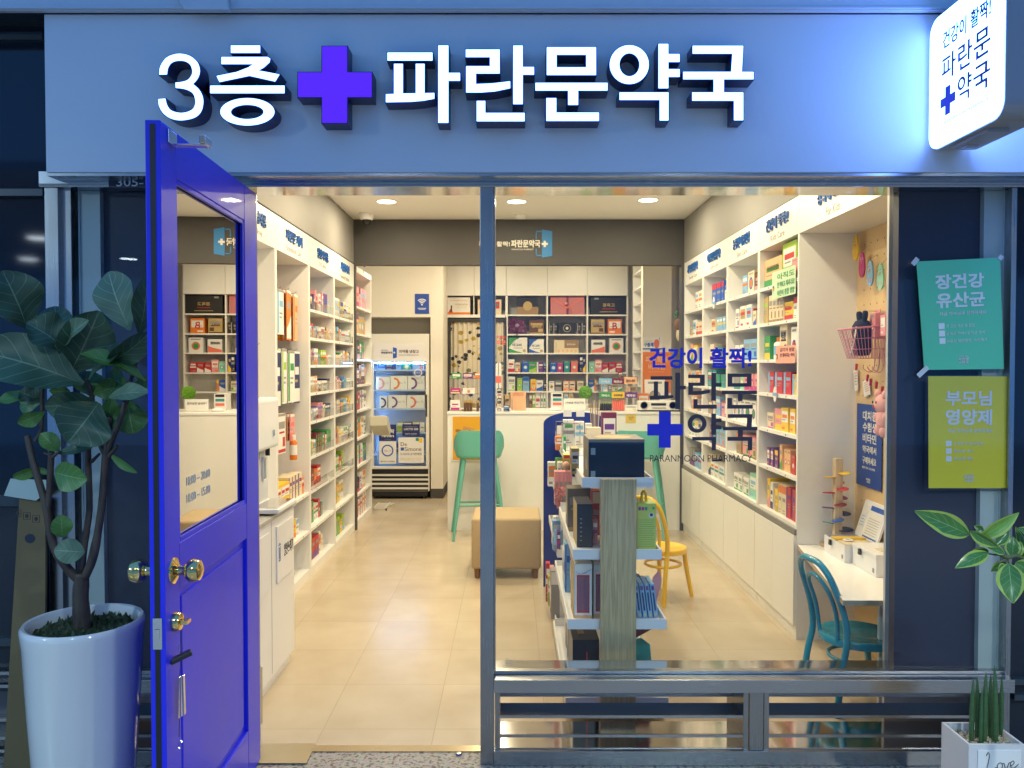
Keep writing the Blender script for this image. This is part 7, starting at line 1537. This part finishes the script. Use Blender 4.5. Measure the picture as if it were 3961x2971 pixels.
topB = [(2152,2178,1632,1.9,'navy','white',5),(2150,2178,1690,1.75,'orange','white',7),(2175,2190,1690,1.55,'green','white',4),(2180,2220,1625,2.0,'white','grey',7),(2225,2260,1632,1.9,'white','sky',7),(2268,2290,1640,1.75,'white','navy',0),(2270,2325,1655,1.55,'cream','navy',0),(2330,2385,1596,1.6,'wine','purple',5)]
for k,(x0,x1,y0,y,bd,ac,st) in enumerate(topB): gp(x0,x1,y0,y,0,bd,ac,st,f'{bd} pack with {STY[st].format(a=ac)}, {ORD[k]} from left, rear stand top',d=.08,stand='B')
for k,(px_,cl) in enumerate(((2195,'white'),(2245,'white'))):
    A = at(px_,1600,1.62); b = MB(); b.box(A.x-.024,A.x+.024,1.62,1.623,A.z-.018,A.z+.022,PM('white')); b.box(A.x-.003,A.x+.003,1.6235,1.63,SHB[0][0]-.025,A.z+.01,ACRYL); tag(b.build('price_flag'),f'{ORD[k]} small white price flag above the rear stand','price tag','price flags on the rear stand')
A = at(2205,1640,1.66); b = MB(); b.box(A.x-.05,A.x+.06,1.64,1.74,SHB[0][0]-.025,A.z,ACRYL); tag(b.build('clear_tub',bevel=.01),'clear plastic tub of goods on top of the rear stand','tub')
b = MB(); 
for k in range(6): b.tube([(.50+.006*k,1.95,1.0),(.485+.012*k,1.94,1.26+.012*(k%3))],.003,PM(['gold','kraft','cream'][k%3]),n=5)
b.lathe([(.03,0),(.034,.10),(0,.10)],.515,1.95,1.0,PM('green'),n=12); tag(b.build('reed_sticks'),'bundle of thin wooden sticks in a green cup, rear stand top','sticks')
# second tray
def hollow(mb,w,h,d): mb.box(-w/2-.0008,-w/2-.0001,0,d,0,h,PM('gold')); [mb.box(-w*.30,-w*.18,-.0006,-.0001,h*(.15+.1*k),h*(.17+.1*k),PM('grey')) for k in range(6)]
gp(2232,2292,1950,.45,1,'midnight','gold',None,'tall midnight and gold gift box upright on the second tray',d=.2,extra=hollow,side=False)
gp(2195,2285,1890,.78,1,'taupe','gold',6,'tall taupe gift box behind the midnight one, second tray',d=.12); gp(2292,2320,1900,.70,1,'red','cream',1,'narrow red carton between the gift box and post',d=.08)
gp(2292,2312,2010,.50,1,'rose','purple',7,'rose carton tucked beside the oak post, second tray',d=.08)
def lime(mb,w,h,d):
    for k, c_ in enumerate(('purple','magenta','teal')): mb.box(-w*.45+k*w*.17,-w*.31+k*w*.17,-.0006,-.0001,h*.86,h*.93,PM(c_))
    mb.lathe([(0,-.0008),(h*.05,-.0007),(h*.055,0)],w*.25,0,h*.76,PM('white'),n=14,axis='y'); mb.lathe([(0,-.0014),(h*.03,-.0012),(h*.035,-.0009)],w*.25,0,h*.77,PM('navy'),n=12,axis='y')
    for k in range(13): mb.box(-w*.45,w*.42*(1-.2*((k*7)%3)/2),-.0006,-.0001,h*(.66-.045*k),h*(.668-.045*k),PM('green'))
    mb.box(w*.30,w*.42,-.0006,-.0001,h*.88,h*.93,PM('green'))
gp(2466,2538,1948,.36,1,'palelime','lime',None,'lime green carton with printed text right of the oak post',d=.12,extra=lime)
A = at(2487,1950,.44); b = MB(); 
for s_ in (-1,1): b.tube([(A.x+s_*.012,.42,A.z-.005),(A.x+s_*.008,.42,A.z+.05),(A.x,.42,A.z+.062)],.006,PM('yellow'),n=8)
tag(b.build('carry_handle'),'yellow carry handle loop on the lime carton','handle')
secB = [(2120,2155,1790,2.1,'white','grey',5),(2150,2200,1775,1.9,'green','lime',1),(2158,2170,1790,1.6,'white','grey',7),(2172,2184,1790,1.6,'white','grey',7),(2186,2198,1790,1.6,'white','grey',7)]
for k,(x0,x1,y0,y,bd,ac,st) in enumerate(secB): gp(x0,x1,y0,y,1,bd,ac,st,f'{bd} carton with {STY[st].format(a=ac)}, {ORD[k]} from left, rear stand second tray',d=.08,stand='B')
for k in range(4): gp(2146+17*k,2162+17*k,1825,1.42,1,'pink','grey',0,f'{ORD[k]} pink and grey carton from left, rear stand second tray',d=.08,stand='B')
A = at(2163,1905,1.36); b = MB(); rb = random.Random(6)
for k in range(40): c_ = Vector((A.x+rb.uniform(-.02,.02),1.38+rb.uniform(-.02,.02),A.z+rb.uniform(-.05,.03))); s_ = .013; b.add([c_+Vector((rb.uniform(-s_,s_),rb.uniform(-s_,s_),rb.uniform(-s_,s_))) for _ in range(4)],[(0,1,2),(0,2,3),(0,3,1),(1,3,2)],PM('rose'))
b.lathe([(.012,-.09),(.014,-.045),(0,-.04)],A.x,1.38,A.z,PM('rose'),n=8); tag(b.build('fabric_flower'),'dusty rose fabric flower spray at the rear stand edge','flower')
# third tray
def handle(mb,w,h,d): mb.tube(smooth_path([(-w*.42,-.002,h*.86),(-w*.1,-.008,h*.83),(w*.42,-.004,h*.90)],4),.0022,CHROME,n=6); mb.box(-w*.5,w*.5,-.0006,-.0001,0,h*.10,PM('apricot')); mb.box(-w*.36,w*.36,-.0007,-.0001,h*.14,h*.80,PM('red')); mb.box(-w*.31,w*.31,-.0012,-.0008,h*.17,h*.77,M('print_mauve',(0.24,0.09,0.14),.5)); mb.box(-w/2-.0008,-w/2-.0001,0,d,0,h,PM('gold'))
gp(2222,2290,2180,.36,2,'white','red',None,'white carton with mauve panel and silver handle, third tray',d=.2,extra=handle,side=False); gp(2297,2350,2178,.38,2,'white','red',None,'second mauve-panelled carton half behind the oak post, third tray',d=.2,extra=handle,side=False)
gp(2186,2206,2105,.78,2,'sky','blue',4,'slim blue and white folder standing at the third tray edge',d=.10); gp(2180,2196,2130,.92,2,'white','grey',5,'slim white folder behind the blue one, third tray',d=.10)
for k in range(4):
    y = .40; A, C = at(2468+21*k,2262,y), at(2484+21*k,2262,y); z = SH[2][0]-.0255; w = C.x-A.x; h = A.z-z; mb = MB(); xf = Matrix.Rotation(-.13,4,'Y'); mb.box(-w/2,w/2,0,.14,0,h,PM('sky'),xf); mb.box(-w*.2,w*.2,-.0008,-.0001,h*.2,h*.75,PM('navy'),xf); mb.box(-w*.3,w*.3,-.0008,-.0001,h*.82,h*.95,PM('purple'),xf); mb.box(-w*.2,w*.15,-.0009,-.0001,h*.05,h*.12,PM('yellow'),xf)
    place(mb,'picture_book',((A.x+C.x)/2,y,z+.003),0,f'{ORD[k]} leaning blue booklet from left beside the oak post','booklet','blue booklets leaning on the third tray')
A = at(2535,2240,.5); b = MB(); b.prism([(A.x-.02,SH[2][0]-.025),(A.x+.005,SH[2][0]-.025),(A.x+.035,A.z-.01),(A.x+.02,A.z+.03),(A.x-.005,A.z)],.53,.535,PM('pink')); tag(b.build('crumpled_bag'),'pink crumpled packet sticking up behind the blue booklets','packet')
gp(2464,2478,2230,.52,2,'navy','red',1,'navy and red pack tucked right of the oak post, third tray',d=.05)
thB = [(2140,2160,2000,1.75,'white','pink',7),(2135,2150,2050,1.6,'white','coral',5),(2138,2168,2015,1.45,'sky','white',7),(2155,2168,2058,1.36,'purple','magenta',7)]
for k,(x0,x1,y0,y,bd,ac,st) in enumerate(thB): gp(x0,x1,y0,y,2,bd,ac,st,f'{bd} pack with {STY[st].format(a=ac)}, {ORD[k]} from left, rear stand third tray',d=.06,stand='B')
A = at(2160,2010,1.42); b = MB(); b.lathe([(0,0),(.024,0),(.026,.02),(.026,.15),(.012,.17),(.012,.20),(0,.20)],A.x,1.42,SHB[2][0]-.0255,glass('clear_bottle',(.85,.88,.92),1.5),n=16); b.lathe([(.0264,.04),(.0264,.12)],A.x,1.42,SHB[2][0]-.0255,PM('sky'),n=16); tag(b.build('clear_bottle',smooth=.6),'clear bottle with pale label on the rear stand','bottle')
# bottom tray
gp(2215,2318,2475,.34,3,'midnight','wine',None,'large dark box lying on the bottom tray behind the sill',d=.25,extra=lambda mb,w,h,d: (mb.box(w*.02,w*.06,-.0006,-.0001,0,h*.8,PM('red')), mb.box(-w*.25,w*.0,d*.3,d*.6,h,h+.0006,PM('gold'))),side=False)
for k,(bd,ac,y0,y) in enumerate((('cream','brown',2430,.62),('white','grey',2400,.78),('kraft','gold',2350,.95),('white','black',2250,1.12))): gp(2196-3*k,2216-2*k,y0,y,3,bd,ac,5,f'{bd} frame-like box, {ORD[k]} from the front, bottom tray edge',d=.02 if k < 2 else .06)
for k,(bd,ac,y0) in enumerate((('grey','white',2210),('white','grey',2290),('grey','black',2340))): gp(2132,2165,y0,1.42+.001*k,3,bd,ac,1,f'{bd} carton with {ac} top, rear stand bottom tray',d=.10,stand='B')
for k,(bd,ac,y0) in enumerate((('red','white',2180),('lime','white',2230),('pink','white',2195))): gp(2112+8*k,2128+8*k,y0,1.75-.08*k,3,bd,ac,7,f'{bd} narrow pack on the rear stand bottom tray',d=.06,stand='B')
A = at(2490,2480,.45); r = thing('toy_pack',(A.x,.45,SH[3][0]-.025),'pack with teal backing card and green plastic truck toy on the bottom tray','toy')
z0 = SH[3][0]-.025; b = MB(); b.prism([(A.x-.03,z0),(A.x+.055,z0),(A.x+.04,z0+.17),(A.x-.0,z0+.2),(A.x-.03,z0+.19)],.52,.524,PM('teal')); b.build('backing_card',r)
b = MB(); b.prism([(A.x-.03,z0+.17),(A.x+.06,z0+.22),(A.x+.045,z0+.28),(A.x-.03,z0+.27)],.58,.60,PM('wine')); b.build('dark_flap',r)
b = MB(); b.box(A.x+.0,A.x+.075,.40,.46,z0+.012,z0+.045,PM('green')); b.box(A.x+.04,A.x+.075,.405,.455,z0+.0452,z0+.07,PM('green')); b.box(A.x+.046,A.x+.069,.402,.4045,z0+.05,z0+.066,BLACK); b.build('truck_body',r,bevel=.004)
for x in (.018,.058): MB().lathe([(0,0),(.014,0),(.014,.008),(0,.008)],A.x+x,.392,z0+.014,BLACK,n=14,axis='y').build('wheel',r)
b = MB(); b.lathe([(0,-.02),(.016,-.012),(.02,0),(.012,.014),(0,.018)],A.x-.012,.42,z0+.05,PM('red'),n=10); b.lathe([(0,-.015),(.012,-.01),(.015,0),(0,.014)],A.x+.005,.41,z0+.085,PM('cream'),n=10); b.build('figures',r,smooth=1)
